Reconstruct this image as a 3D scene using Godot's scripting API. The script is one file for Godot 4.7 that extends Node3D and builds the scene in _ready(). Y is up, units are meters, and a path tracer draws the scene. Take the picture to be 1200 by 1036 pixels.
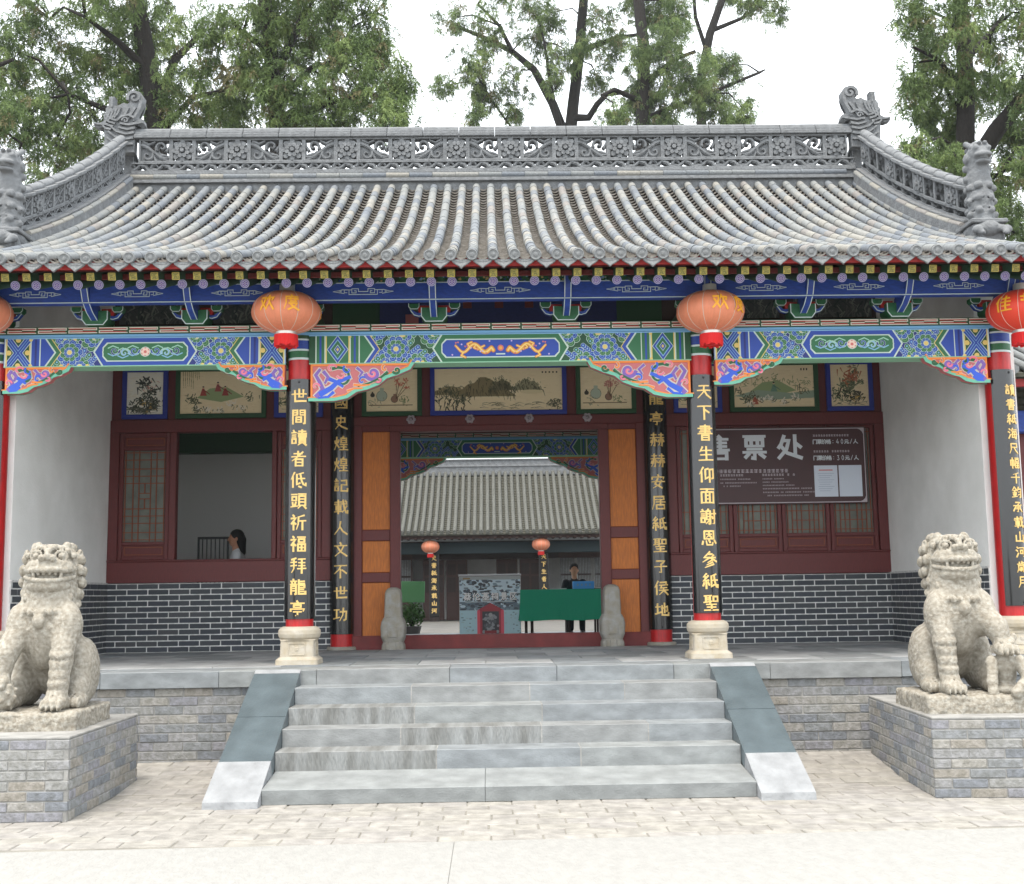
extends Node3D
# A gate hall of a Chinese memorial temple: tiled roof, painted beams, couplet columns, stone steps, two guardian lions.

const TERRACE := 0.955          # height of the terrace floor
const COL_Z := -1.03            # front column line
const WALL_Z := -4.45           # face of the inner wall
const RIDGE_Z := -5.5
const BACK_Z := -10.0           # rear column line

var M := {}                     # materials by name
var rng := RandomNumberGenerator.new()
var eye := Vector3(-0.127, 1.6493, 11.9722)
var taken := {}

func _ready() -> void:
	rng.seed = 7
	make_camera()
	make_sky()
	make_materials()
	build_ground()
	build_terrace()
	build_hall()
	build_back_hall()
	build_side_hall()
	build_trees()
	build_lions()
	build_couplets()
	build_sign()
	build_lanterns()
	build_gate_things()

func make_camera() -> void:
	var cam := Camera3D.new()
	cam.name = "camera"
	cam.fov = rad_to_deg(2.0 * atan(518.0 / 1410.07))
	cam.near = 0.05
	cam.far = 400.0
	cam.transform = Transform3D(Basis(Vector3(0.999758, -0.014483, 0.016554), Vector3(0.012274, 0.991891, 0.126496), Vector3(-0.018252, -0.126262, 0.991829)).orthonormalized(), eye)
	add_child(cam)
	cam.current = true

func make_sky() -> void:
	var sm := ProceduralSkyMaterial.new()
	sm.sky_top_color = Color(0.93, 0.955, 0.98)
	sm.sky_horizon_color = Color(0.965, 0.98, 0.99)
	sm.sky_curve = 0.2
	sm.ground_horizon_color = Color(0.62, 0.61, 0.58)
	sm.ground_bottom_color = Color(0.5, 0.49, 0.46)
	sm.sun_angle_max = 1.0
	sm.energy_multiplier = 1.0
	var sky := Sky.new()
	sky.sky_material = sm
	var e := Environment.new()
	e.background_mode = Environment.BG_SKY
	e.sky = sky
	e.tonemap_mode = Environment.TONE_MAPPER_LINEAR
	e.tonemap_exposure = 3.1
	e.fog_enabled = true
	e.fog_density = 0.0004
	e.fog_light_color = Color(0.93, 0.95, 0.97)
	e.sdfgi_enabled = true
	e.ssao_enabled = true
	e.ssil_enabled = true
	var w := WorldEnvironment.new()
	w.name = "world_environment"
	w.environment = e
	add_child(w)
	var sun := DirectionalLight3D.new()
	sun.name = "sun"
	sun.light_energy = 0.5
	sun.light_color = Color(1.0, 0.97, 0.93)
	sun.light_angular_distance = 28.0
	sun.shadow_enabled = true
	sun.rotation_degrees = Vector3(-70, -22, 0)
	add_child(sun)

# ---------------------------------------------------------------- mesh building

class MB:
	var v := PackedVector3Array()
	var n := PackedVector3Array()
	var u := PackedVector2Array()

	func tri(a: Vector3, b: Vector3, c: Vector3, na: Vector3, nb: Vector3, nc: Vector3, ua := Vector2.ZERO, ub := Vector2.ZERO, uc := Vector2.ZERO) -> void:
		if (c - a).cross(b - a).dot(na + nb + nc) < 0.0:
			v.append(a); v.append(c); v.append(b)
			n.append(na); n.append(nc); n.append(nb)
			u.append(ua); u.append(uc); u.append(ub)
		else:
			v.append(a); v.append(b); v.append(c)
			n.append(na); n.append(nb); n.append(nc)
			u.append(ua); u.append(ub); u.append(uc)

	func quad(a: Vector3, b: Vector3, c: Vector3, d: Vector3, nn: Vector3) -> void:
		tri(a, b, c, nn, nn, nn)
		tri(a, c, d, nn, nn, nn)

	func quad_uv(a: Vector3, b: Vector3, c: Vector3, d: Vector3, nn: Vector3, ua: Vector2, ub: Vector2, uc: Vector2, ud: Vector2) -> void:
		tri(a, b, c, nn, nn, nn, ua, ub, uc)
		tri(a, c, d, nn, nn, nn, ua, uc, ud)

	# box with chamfered edges, 44 triangles (12 when bevel is 0)
	func box(c: Vector3, s: Vector3, bevel := 0.0, t := Transform3D.IDENTITY) -> void:
		var h := s * 0.5
		var b := minf(bevel, minf(h.x, minf(h.y, h.z)) * 0.95)
		for ax in 3:
			var a1 := (ax + 1) % 3
			var a2 := (ax + 2) % 3
			for sg in [-1.0, 1.0]:
				var nn := Vector3.ZERO
				nn[ax] = sg
				var q := []
				for k in [[-1, -1], [1, -1], [1, 1], [-1, 1]]:
					var p := Vector3.ZERO
					p[ax] = sg * h[ax]
					p[a1] = k[0] * (h[a1] - b)
					p[a2] = k[1] * (h[a2] - b)
					q.append(t * (p + c))
				quad(q[0], q[1], q[2], q[3], t.basis * nn)
		if b <= 0.0:
			return
		for ax in 3:                      # edges that run along ax
			var a1 := (ax + 1) % 3
			var a2 := (ax + 2) % 3
			for s1 in [-1.0, 1.0]:
				for s2 in [-1.0, 1.0]:
					var q := []
					for k in [[-1, 0], [1, 0], [1, 1], [-1, 1]]:
						var p := Vector3.ZERO
						p[ax] = k[0] * (h[ax] - b)
						p[a1] = s1 * (h[a1] - (b if k[1] == 1 else 0.0))
						p[a2] = s2 * (h[a2] - (b if k[1] == 0 else 0.0))
						q.append(t * (p + c))
					var nn := Vector3.ZERO
					nn[a1] = s1
					nn[a2] = s2
					quad(q[0], q[1], q[2], q[3], t.basis * nn.normalized())
		for sx in [-1.0, 1.0]:
			for sy in [-1.0, 1.0]:
				for sz in [-1.0, 1.0]:
					var sg := Vector3(sx, sy, sz)
					var q := []
					for ax in 3:
						var p := sg * (h - Vector3(b, b, b))
						p[ax] = sg[ax] * h[ax]
						q.append(t * (p + c))
					var nn: Vector3 = t.basis * sg.normalized()
					tri(q[0], q[1], q[2], nn, nn, nn)

	func tube(pts: Array, radii: Array, sides := 8, caps := true) -> void:
		var rings := []
		var up := Vector3(0.13, 0.97, 0.21).normalized()
		var x := Vector3.ZERO
		for i in pts.size():
			var d: Vector3 = (pts[mini(i + 1, pts.size() - 1)] - pts[maxi(i - 1, 0)])
			d = d.normalized()
			if i == 0:
				x = d.cross(up).normalized()
				if x.length() < 0.5:
					x = d.cross(Vector3.RIGHT).normalized()
			else:
				x = (x - d * x.dot(d)).normalized()
			var y := d.cross(x)
			var ring := []
			for k in sides:
				var a := TAU * k / sides
				ring.append([pts[i] + (x * cos(a) + y * sin(a)) * radii[i], x * cos(a) + y * sin(a)])
			rings.append(ring)
		for i in pts.size() - 1:
			for k in sides:
				var a: Array = rings[i][k]
				var b: Array = rings[i][(k + 1) % sides]
				var c: Array = rings[i + 1][(k + 1) % sides]
				var d: Array = rings[i + 1][k]
				tri(a[0], b[0], c[0], a[1], b[1], c[1])
				tri(a[0], c[0], d[0], a[1], c[1], d[1])
		if caps:
			for e in [0, pts.size() - 1]:
				var nn: Vector3 = (pts[0] - pts[1]).normalized() if e == 0 else (pts[e] - pts[e - 1]).normalized()
				for k in sides:
					tri(pts[e], rings[e][k][0], rings[e][(k + 1) % sides][0], nn, nn, nn)

	# stack of superellipse rings: each section [y, rx, rz, exponent]; hard edges where two sections share a height
	func loft(sec: Array, sides := 24, o := Vector3.ZERO, smooth := true) -> void:
		var rings := []
		for s in sec:
			var ring := PackedVector3Array()
			for k in sides:
				var a := TAU * (k + 0.5) / sides
				var ca := cos(a)
				var sa := sin(a)
				var e: float = 2.0 / s[3]
				ring.append(o + Vector3(signf(ca) * pow(absf(ca), e) * s[1], s[0], signf(sa) * pow(absf(sa), e) * s[2]))
			rings.append(ring)
		for i in sec.size() - 1:
			for k in sides:
				var k2 := (k + 1) % sides
				var a: Vector3 = rings[i][k]
				var b: Vector3 = rings[i][k2]
				var c: Vector3 = rings[i + 1][k2]
				var d: Vector3 = rings[i + 1][k]
				var mid := (a + b + c + d) * 0.25 - o
				var nn := (c - a).cross(d - b).normalized()
				if nn.dot(Vector3(mid.x, 0, mid.z)) < 0.0 or (absf(nn.y) > 0.95 and nn.y * (sec[i + 1][0] - sec[i][0] + (sec[i][1] - sec[i + 1][1])) < 0.0):
					nn = -nn
				if smooth and sec[i][3] < 3.0 and absf(nn.y) < 0.9:
					var na := Vector3(a.x - o.x, 0, a.z - o.z).normalized() * sqrt(1.0 - nn.y * nn.y) + Vector3(0, nn.y, 0)
					var nb := Vector3(b.x - o.x, 0, b.z - o.z).normalized() * sqrt(1.0 - nn.y * nn.y) + Vector3(0, nn.y, 0)
					tri(a, b, c, na, nb, nb)
					tri(a, c, d, na, nb, na)
				else:
					quad(a, b, c, d, nn)
		for e in [0, sec.size() - 1]:
			var cc: Vector3 = o + Vector3(0, sec[e][0], 0)
			var nn := Vector3.DOWN if e == 0 else Vector3.UP
			for k in sides:
				tri(cc, rings[e][k], rings[e][(k + 1) % sides], nn, nn, nn)

	# outline in XY, pushed from z0 to z1
	func slab(pts: PackedVector2Array, z0: float, z1: float, t := Transform3D.IDENTITY) -> void:
		var idx := Geometry2D.triangulate_polygon(pts)
		for i in range(0, idx.size(), 3):
			for z in [z0, z1]:
				var nn := t.basis * Vector3(0, 0, 1.0 if z == maxf(z0, z1) else -1.0)
				var p := []
				for k in 3:
					p.append(t * Vector3(pts[idx[i + k]].x, pts[idx[i + k]].y, z))
				tri(p[0], p[1], p[2], nn, nn, nn)
		var cw := Geometry2D.is_polygon_clockwise(pts)
		for i in pts.size():
			var a := pts[i]
			var b := pts[(i + 1) % pts.size()]
			var d := (b - a).normalized()
			var nn2 := Vector2(d.y, -d.x)
			if cw:
				nn2 = -nn2
			quad(t * Vector3(a.x, a.y, z0), t * Vector3(b.x, b.y, z0), t * Vector3(b.x, b.y, z1), t * Vector3(a.x, a.y, z1), t.basis * Vector3(nn2.x, nn2.y, 0))

	# raised ribbon along a 2D polyline; place(x, y, height) gives the point in space
	func ribbon(pts: PackedVector2Array, w0: float, w1: float, h: float, place: Callable, step := 1e9) -> void:
		var q := PackedVector2Array()
		for i in pts.size() - 1:
			var k := maxi(1, int(ceil(pts[i].distance_to(pts[i + 1]) / step)))
			for j in k:
				q.append(pts[i].lerp(pts[i + 1], float(j) / k))
		q.append(pts[pts.size() - 1])
		var m := q.size()
		var l := []
		var r := []
		for i in m:
			var d1 := (q[i] - q[maxi(i - 1, 0)]).normalized() if i > 0 else (q[1] - q[0]).normalized()
			var d2 := (q[mini(i + 1, m - 1)] - q[i]).normalized() if i < m - 1 else d1
			var nn := Vector2(-d1.y - d2.y, d1.x + d2.x)
			nn = nn.normalized() if nn.length() > 0.3 else Vector2(-d2.y, d2.x)
			var miter := minf(1.4, 1.0 / maxf(0.5, nn.dot(Vector2(-d2.y, d2.x))))
			var w := lerpf(w0, w1, float(i) / (m - 1)) * 0.5 * miter
			var c := q[i]
			if i == 0:
				c -= d2 * w0 * 0.3
			if i == m - 1:
				c += d1 * w1 * 0.3
			l.append([place.call(c.x + nn.x * w, c.y + nn.y * w, h), place.call(c.x + nn.x * w, c.y + nn.y * w, -0.0005)])
			r.append([place.call(c.x - nn.x * w, c.y - nn.y * w, h), place.call(c.x - nn.x * w, c.y - nn.y * w, -0.0005)])
		for i in m - 1:
			var up: Vector3 = (l[i][0] - l[i][1]).normalized()
			quad(l[i][0], l[i + 1][0], r[i + 1][0], r[i][0], up)
			var side: Vector3 = (l[i][0] - r[i][0]).normalized()
			quad(l[i][0], l[i + 1][0], l[i + 1][1], l[i][1], side)
			quad(r[i][0], r[i + 1][0], r[i + 1][1], r[i][1], -side)
		for e in [0, m - 1]:
			var dd: Vector3 = (l[0][0] - l[1][0]).normalized() if e == 0 else (l[m - 1][0] - l[m - 2][0]).normalized()
			quad(l[e][0], r[e][0], r[e][1], l[e][1], dd)

	func add(o: MB, t: Transform3D) -> void:
		var nb := t.basis.inverse().transposed()
		var mirrored := t.basis.determinant() < 0.0
		for i in o.v.size():
			var j := i
			if mirrored and i % 3 > 0:
				j = i + 1 if i % 3 == 1 else i - 1
			v.append(t * o.v[j])
			n.append((nb * o.n[j]).normalized())
			u.append(o.u[j])

	func mesh() -> ArrayMesh:
		var a := []
		a.resize(Mesh.ARRAY_MAX)
		a[Mesh.ARRAY_VERTEX] = v
		a[Mesh.ARRAY_NORMAL] = n
		a[Mesh.ARRAY_TEX_UV] = u
		var am := ArrayMesh.new()
		am.add_surface_from_arrays(Mesh.PRIMITIVE_TRIANGLES, a)
		return am

# one named mesh under a parent; siblings of the same kind take three-digit numbers
func put(called: String, mesh: Variant, mat: Material, parent: Node = self, t := Transform3D.IDENTITY) -> MeshInstance3D:
	var o := MeshInstance3D.new()
	o.mesh = mesh.mesh() if mesh is MB else mesh
	o.material_override = mat
	o.transform = t
	o.name = numbered(called, parent)
	parent.add_child(o)
	return o

func numbered(called: String, parent: Node) -> String:
	var key := [parent.get_instance_id(), called]
	taken[key] = taken.get(key, -1) + 1
	return called if taken[key] == 0 else "%s_%03d" % [called, taken[key]]

func thing(called: String, label: String, category: String, at := Vector3.ZERO, turn := 0.0, group := "") -> Node3D:
	var o := Node3D.new()
	o.name = numbered(called, self)
	add_child(o)
	o.position = at
	o.rotation.y = turn
	tag(o, label, category, group)
	return o

func tag(o: Node, label: String, category: String, group := "") -> void:
	o.set_meta("label", label)
	o.set_meta("category", category)
	if group:
		o.set_meta("group", group)

func structure(called: String, mesh: Variant, mat: Material) -> MeshInstance3D:
	var o := put(called, mesh, mat)
	o.set_meta("kind", "structure")
	return o

# pieces: [mesh builder, transform, material]; the ones that show largest become single parts, the rest one part of kind stuff per material
func pieces(parent: Node3D, called: String, list: Array, limit := 300) -> void:
	var cache := {}
	for e in list:
		var p: Vector3 = (parent.global_transform * e[1]).origin
		var d := eye.distance_to(p)
		var seen := absf(atan2(p.x - eye.x, eye.z - p.z)) < 0.43
		e.append(d + (0.0 if seen else 1000.0))
	if list.size() > limit:
		list.sort_custom(func(a, b): return a[3] < b[3])
	var rest := {}
	for i in list.size():
		var e: Array = list[i]
		if i < limit:
			if not cache.has(e[0]):
				cache[e[0]] = e[0].mesh()
			put(called, cache[e[0]], e[2], parent, e[1])
		else:
			if not rest.has(e[2]):
				rest[e[2]] = MB.new()
			rest[e[2]].add(e[0], e[1])
	for m in rest:
		put(called + "_rows", rest[m], m, parent).set_meta("kind", "stuff")

func at(x: float, y: float, z: float, ry := 0.0) -> Transform3D:
	return Transform3D(Basis(Vector3.UP, ry), Vector3(x, y, z))

func boxm(s: Vector3, bevel := 0.0, c := Vector3.ZERO) -> MB:
	var b := MB.new()
	b.box(c, s, bevel)
	return b

# ---------------------------------------------------------------- smooth solids (surface nets over joined capsules and ellipsoids)

class Solid:
	var lo: Vector3
	var cell: float
	var nx: int
	var ny: int
	var nz: int
	var f := PackedFloat32Array()

	func _init(a: Vector3, b: Vector3, c: float) -> void:
		lo = a
		cell = c
		nx = int((b.x - a.x) / c) + 2
		ny = int((b.y - a.y) / c) + 2
		nz = int((b.z - a.z) / c) + 2
		f.resize(nx * ny * nz)
		f.fill(100.0)

	func _range(a: Vector3, b: Vector3) -> Array:
		var p := (a - lo) / cell
		var q := (b - lo) / cell
		return [maxi(0, int(p.x)), maxi(0, int(p.y)), maxi(0, int(p.z)), mini(nx - 1, int(q.x) + 1), mini(ny - 1, int(q.y) + 1), mini(nz - 1, int(q.z) + 1)]

	func _join(i: int, d: float, k: float, cut: bool) -> void:
		var o := f[i]
		if cut:
			var h := clampf(0.5 - 0.5 * (o + d) / k, 0.0, 1.0)
			f[i] = lerpf(o, -d, h) + k * h * (1.0 - h)
		else:
			var h := clampf(0.5 + 0.5 * (o - d) / k, 0.0, 1.0)
			f[i] = lerpf(o, d, h) - k * h * (1.0 - h)

	func ball(c: Vector3, r: Vector3, k := 0.03, cut := false, turn := Vector3.ZERO) -> void:
		var m := maxf(r.x, maxf(r.y, r.z))
		var e := (Vector3(m, m, m) if turn != Vector3.ZERO else r) + Vector3.ONE * (k + 2.0 * cell)
		var g := _range(c - e, c + e)
		var inv := Basis.from_euler(turn).inverse()
		var rm := minf(r.x, minf(r.y, r.z))
		for z in range(g[2], g[5] + 1):
			for y in range(g[1], g[4] + 1):
				for x in range(g[0], g[3] + 1):
					var p := inv * (lo + Vector3(x, y, z) * cell - c)
					var k0 := (p / r).length()
					var k1 := (p / (r * r)).length()
					var d := k0 * (k0 - 1.0) / k1 if k1 > 0.0001 else -rm
					_join((z * ny + y) * nx + x, d, k, cut)

	func limb(a: Vector3, ra: float, b: Vector3, rb: float, k := 0.03, cut := false) -> void:
		var m := Vector3.ONE * (maxf(ra, rb) + k + 2.0 * cell)
		var g := _range(a.min(b) - m, a.max(b) + m)
		var ab := b - a
		var il := 1.0 / maxf(ab.length_squared(), 1e-9)
		for z in range(g[2], g[5] + 1):
			for y in range(g[1], g[4] + 1):
				for x in range(g[0], g[3] + 1):
					var p := lo + Vector3(x, y, z) * cell - a
					var t := clampf(p.dot(ab) * il, 0.0, 1.0)
					_join((z * ny + y) * nx + x, (p - ab * t).length() - lerpf(ra, rb, t), k, cut)

	func chain(pts: Array, radii: Array, k := 0.02, cut := false) -> void:
		for i in pts.size() - 1:
			limb(pts[i], radii[i], pts[i + 1], radii[i + 1], k, cut)

	# adds the surface to a mesh builder; bump(point) moves it along its normal
	func into(mb: MB, t := Transform3D.IDENTITY, bump: Variant = null) -> void:
		var id := PackedInt32Array()
		id.resize(f.size())
		id.fill(-1)
		var vs := PackedVector3Array()
		var cells := PackedInt32Array()
		var lim := cell * 2.0
		var ox := [0, 1, 0, 1, 0, 1, 0, 1]
		var oy := [0, 0, 1, 1, 0, 0, 1, 1]
		var oz := [0, 0, 0, 0, 1, 1, 1, 1]
		var off := PackedInt32Array()
		for c in 8:
			off.append((oz[c] * ny + oy[c]) * nx + ox[c])
		var ea := [0, 2, 4, 6, 0, 1, 4, 5, 0, 1, 2, 3]
		var eb := [1, 3, 5, 7, 2, 3, 6, 7, 4, 5, 6, 7]
		for z in nz - 1:
			for y in ny - 1:
				var row := (z * ny + y) * nx
				for x in nx - 1:
					var i := row + x
					if absf(f[i]) > lim:
						continue
					var inside := 0
					for c in 8:
						if f[i + off[c]] < 0.0:
							inside += 1
					if inside == 0 or inside == 8:
						continue
					var s := Vector3.ZERO
					var cnt := 0
					for e in 12:
						var fa := f[i + off[ea[e]]]
						var fb := f[i + off[eb[e]]]
						if (fa < 0.0) != (fb < 0.0):
							var w := fa / (fa - fb)
							s += Vector3(lerpf(ox[ea[e]], ox[eb[e]], w), lerpf(oy[ea[e]], oy[eb[e]], w), lerpf(oz[ea[e]], oz[eb[e]], w))
							cnt += 1
					id[i] = vs.size()
					cells.append(i)
					vs.append(lo + (Vector3(x, y, z) + s / cnt) * cell)
		var tris := PackedInt32Array()
		for ci in cells.size():
			var i := cells[ci]
			var inner := f[i] < 0.0
			var x := i % nx
			var y := (i / nx) % ny
			var z := i / (nx * ny)
			for ax in 3:
				var d: int = [1, nx, nx * ny][ax]
				var d1: int = [nx, nx * ny, 1][ax]
				var d2: int = [nx * ny, 1, nx][ax]
				if [y, z, x][ax] == 0 or [z, x, y][ax] == 0:
					continue
				if (f[i + d] < 0.0) == inner:
					continue
				var a := id[i]
				var b := id[i - d1]
				var c := id[i - d1 - d2]
				var e := id[i - d2]
				if a < 0 or b < 0 or c < 0 or e < 0:
					continue
				if inner:
					tris.append_array([a, b, c, a, c, e])
				else:
					tris.append_array([a, c, b, a, e, c])
		var ns := PackedVector3Array()
		ns.resize(vs.size())
		for k in 2:
			ns.fill(Vector3.ZERO)
			for i in range(0, tris.size(), 3):
				var nn := (vs[tris[i + 2]] - vs[tris[i]]).cross(vs[tris[i + 1]] - vs[tris[i]])
				for j in 3:
					ns[tris[i + j]] += nn
			var sign := 0.0
			for i in vs.size():
				ns[i] = ns[i].normalized()
			# outward: the field grows along the normal
			for ci in range(0, cells.size(), maxi(1, cells.size() / 60)):
				var i := cells[ci]
				if i + 1 + nx + nx * ny < f.size():
					sign += Vector3(f[i + 1] - f[i], f[i + nx] - f[i], f[i + nx * ny] - f[i]).dot(ns[ci])
			if sign < 0.0:
				for i in vs.size():
					ns[i] = -ns[i]
			if k == 0:
				if bump == null:
					break
				for i in vs.size():
					vs[i] += ns[i] * float(bump.call(vs[i], ns[i]))
		for i in range(0, tris.size(), 3):
			mb.tri(t * vs[tris[i]], t * vs[tris[i + 1]], t * vs[tris[i + 2]], t.basis * ns[tris[i]], t.basis * ns[tris[i + 1]], t.basis * ns[tris[i + 2]])

# ---------------------------------------------------------------- flat print: a picture drawn with filled shapes

class Canvas:
	var im: Image
	var s: float

	func _init(w: float, h: float, scale: float, bg: Color) -> void:
		s = scale
		im = Image.create(int(w * s), int(h * s), false, Image.FORMAT_RGB8)
		im.fill(bg)

	func poly(pts: Array, c: Color) -> void:
		var y0 := 1e9
		var y1 := -1e9
		for p in pts:
			y0 = minf(y0, p.y * s)
			y1 = maxf(y1, p.y * s)
		for y in range(maxi(0, int(y0)), mini(im.get_height() - 1, int(y1)) + 1):
			var xs := PackedFloat32Array()
			var yy := y + 0.5
			for i in pts.size():
				var a: Vector2 = pts[i] * s
				var b: Vector2 = pts[(i + 1) % pts.size()] * s
				if (a.y <= yy) != (b.y <= yy):
					xs.append(a.x + (yy - a.y) / (b.y - a.y) * (b.x - a.x))
			xs.sort()
			for i in range(0, xs.size() - 1, 2):
				var x0 := maxi(0, int(round(xs[i])))
				var x1 := mini(im.get_width(), int(round(xs[i + 1])))
				if x1 > x0:
					im.fill_rect(Rect2i(x0, y, x1 - x0, 1), c)

	func rect(x: float, y: float, w: float, h: float, c: Color) -> void:
		im.fill_rect(Rect2i(int(round(x * s)), int(round(y * s)), maxi(1, int(round(w * s))), maxi(1, int(round(h * s)))), c)

	func disc(p: Vector2, r: float, c: Color, ry := 0.0) -> void:
		var q := []
		var k := clampi(int(r * s * 2.0), 8, 40)
		for i in k:
			q.append(p + Vector2(cos(TAU * i / k) * r, sin(TAU * i / k) * (ry if ry > 0.0 else r)))
		poly(q, c)

	func line(pts: Array, w: float, c: Color, w1 := -1.0) -> void:
		var e := w1 if w1 >= 0.0 else w
		for i in pts.size() - 1:
			var a: Vector2 = pts[i]
			var b: Vector2 = pts[i + 1]
			var d := (b - a).normalized().orthogonal()
			var wa := lerpf(w, e, float(i) / (pts.size() - 1)) * 0.5
			var wb := lerpf(w, e, float(i + 1) / (pts.size() - 1)) * 0.5
			poly([a + d * wa, b + d * wb, b - d * wb, a - d * wa], c)
			if wa * s > 1.0:
				disc(a, wa, c)
				disc(b, wb, c)

	func spiral(p: Vector2, r: float, a0: float, turns: float, w: float, c: Color) -> void:
		line(coil(p, r, a0, turns), w, c, w * 0.5)

	static func coil(p: Vector2, r: float, a0: float, turns: float) -> Array:
		var q := []
		var k := int(absf(turns) * 14.0) + 2
		for i in k + 1:
			var t := float(i) / k
			var a := a0 + turns * TAU * t
			q.append(p + Vector2(cos(a), sin(a)) * r * (1.0 - 0.88 * t))
		return q

	func material(rough := 0.6) -> StandardMaterial3D:
		var m := StandardMaterial3D.new()
		m.albedo_texture = ImageTexture.create_from_image(im)
		m.texture_repeat = false
		m.roughness = rough
		return m

# ---------------------------------------------------------------- characters as brush strokes on a 100 x 100 square, y down

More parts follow.
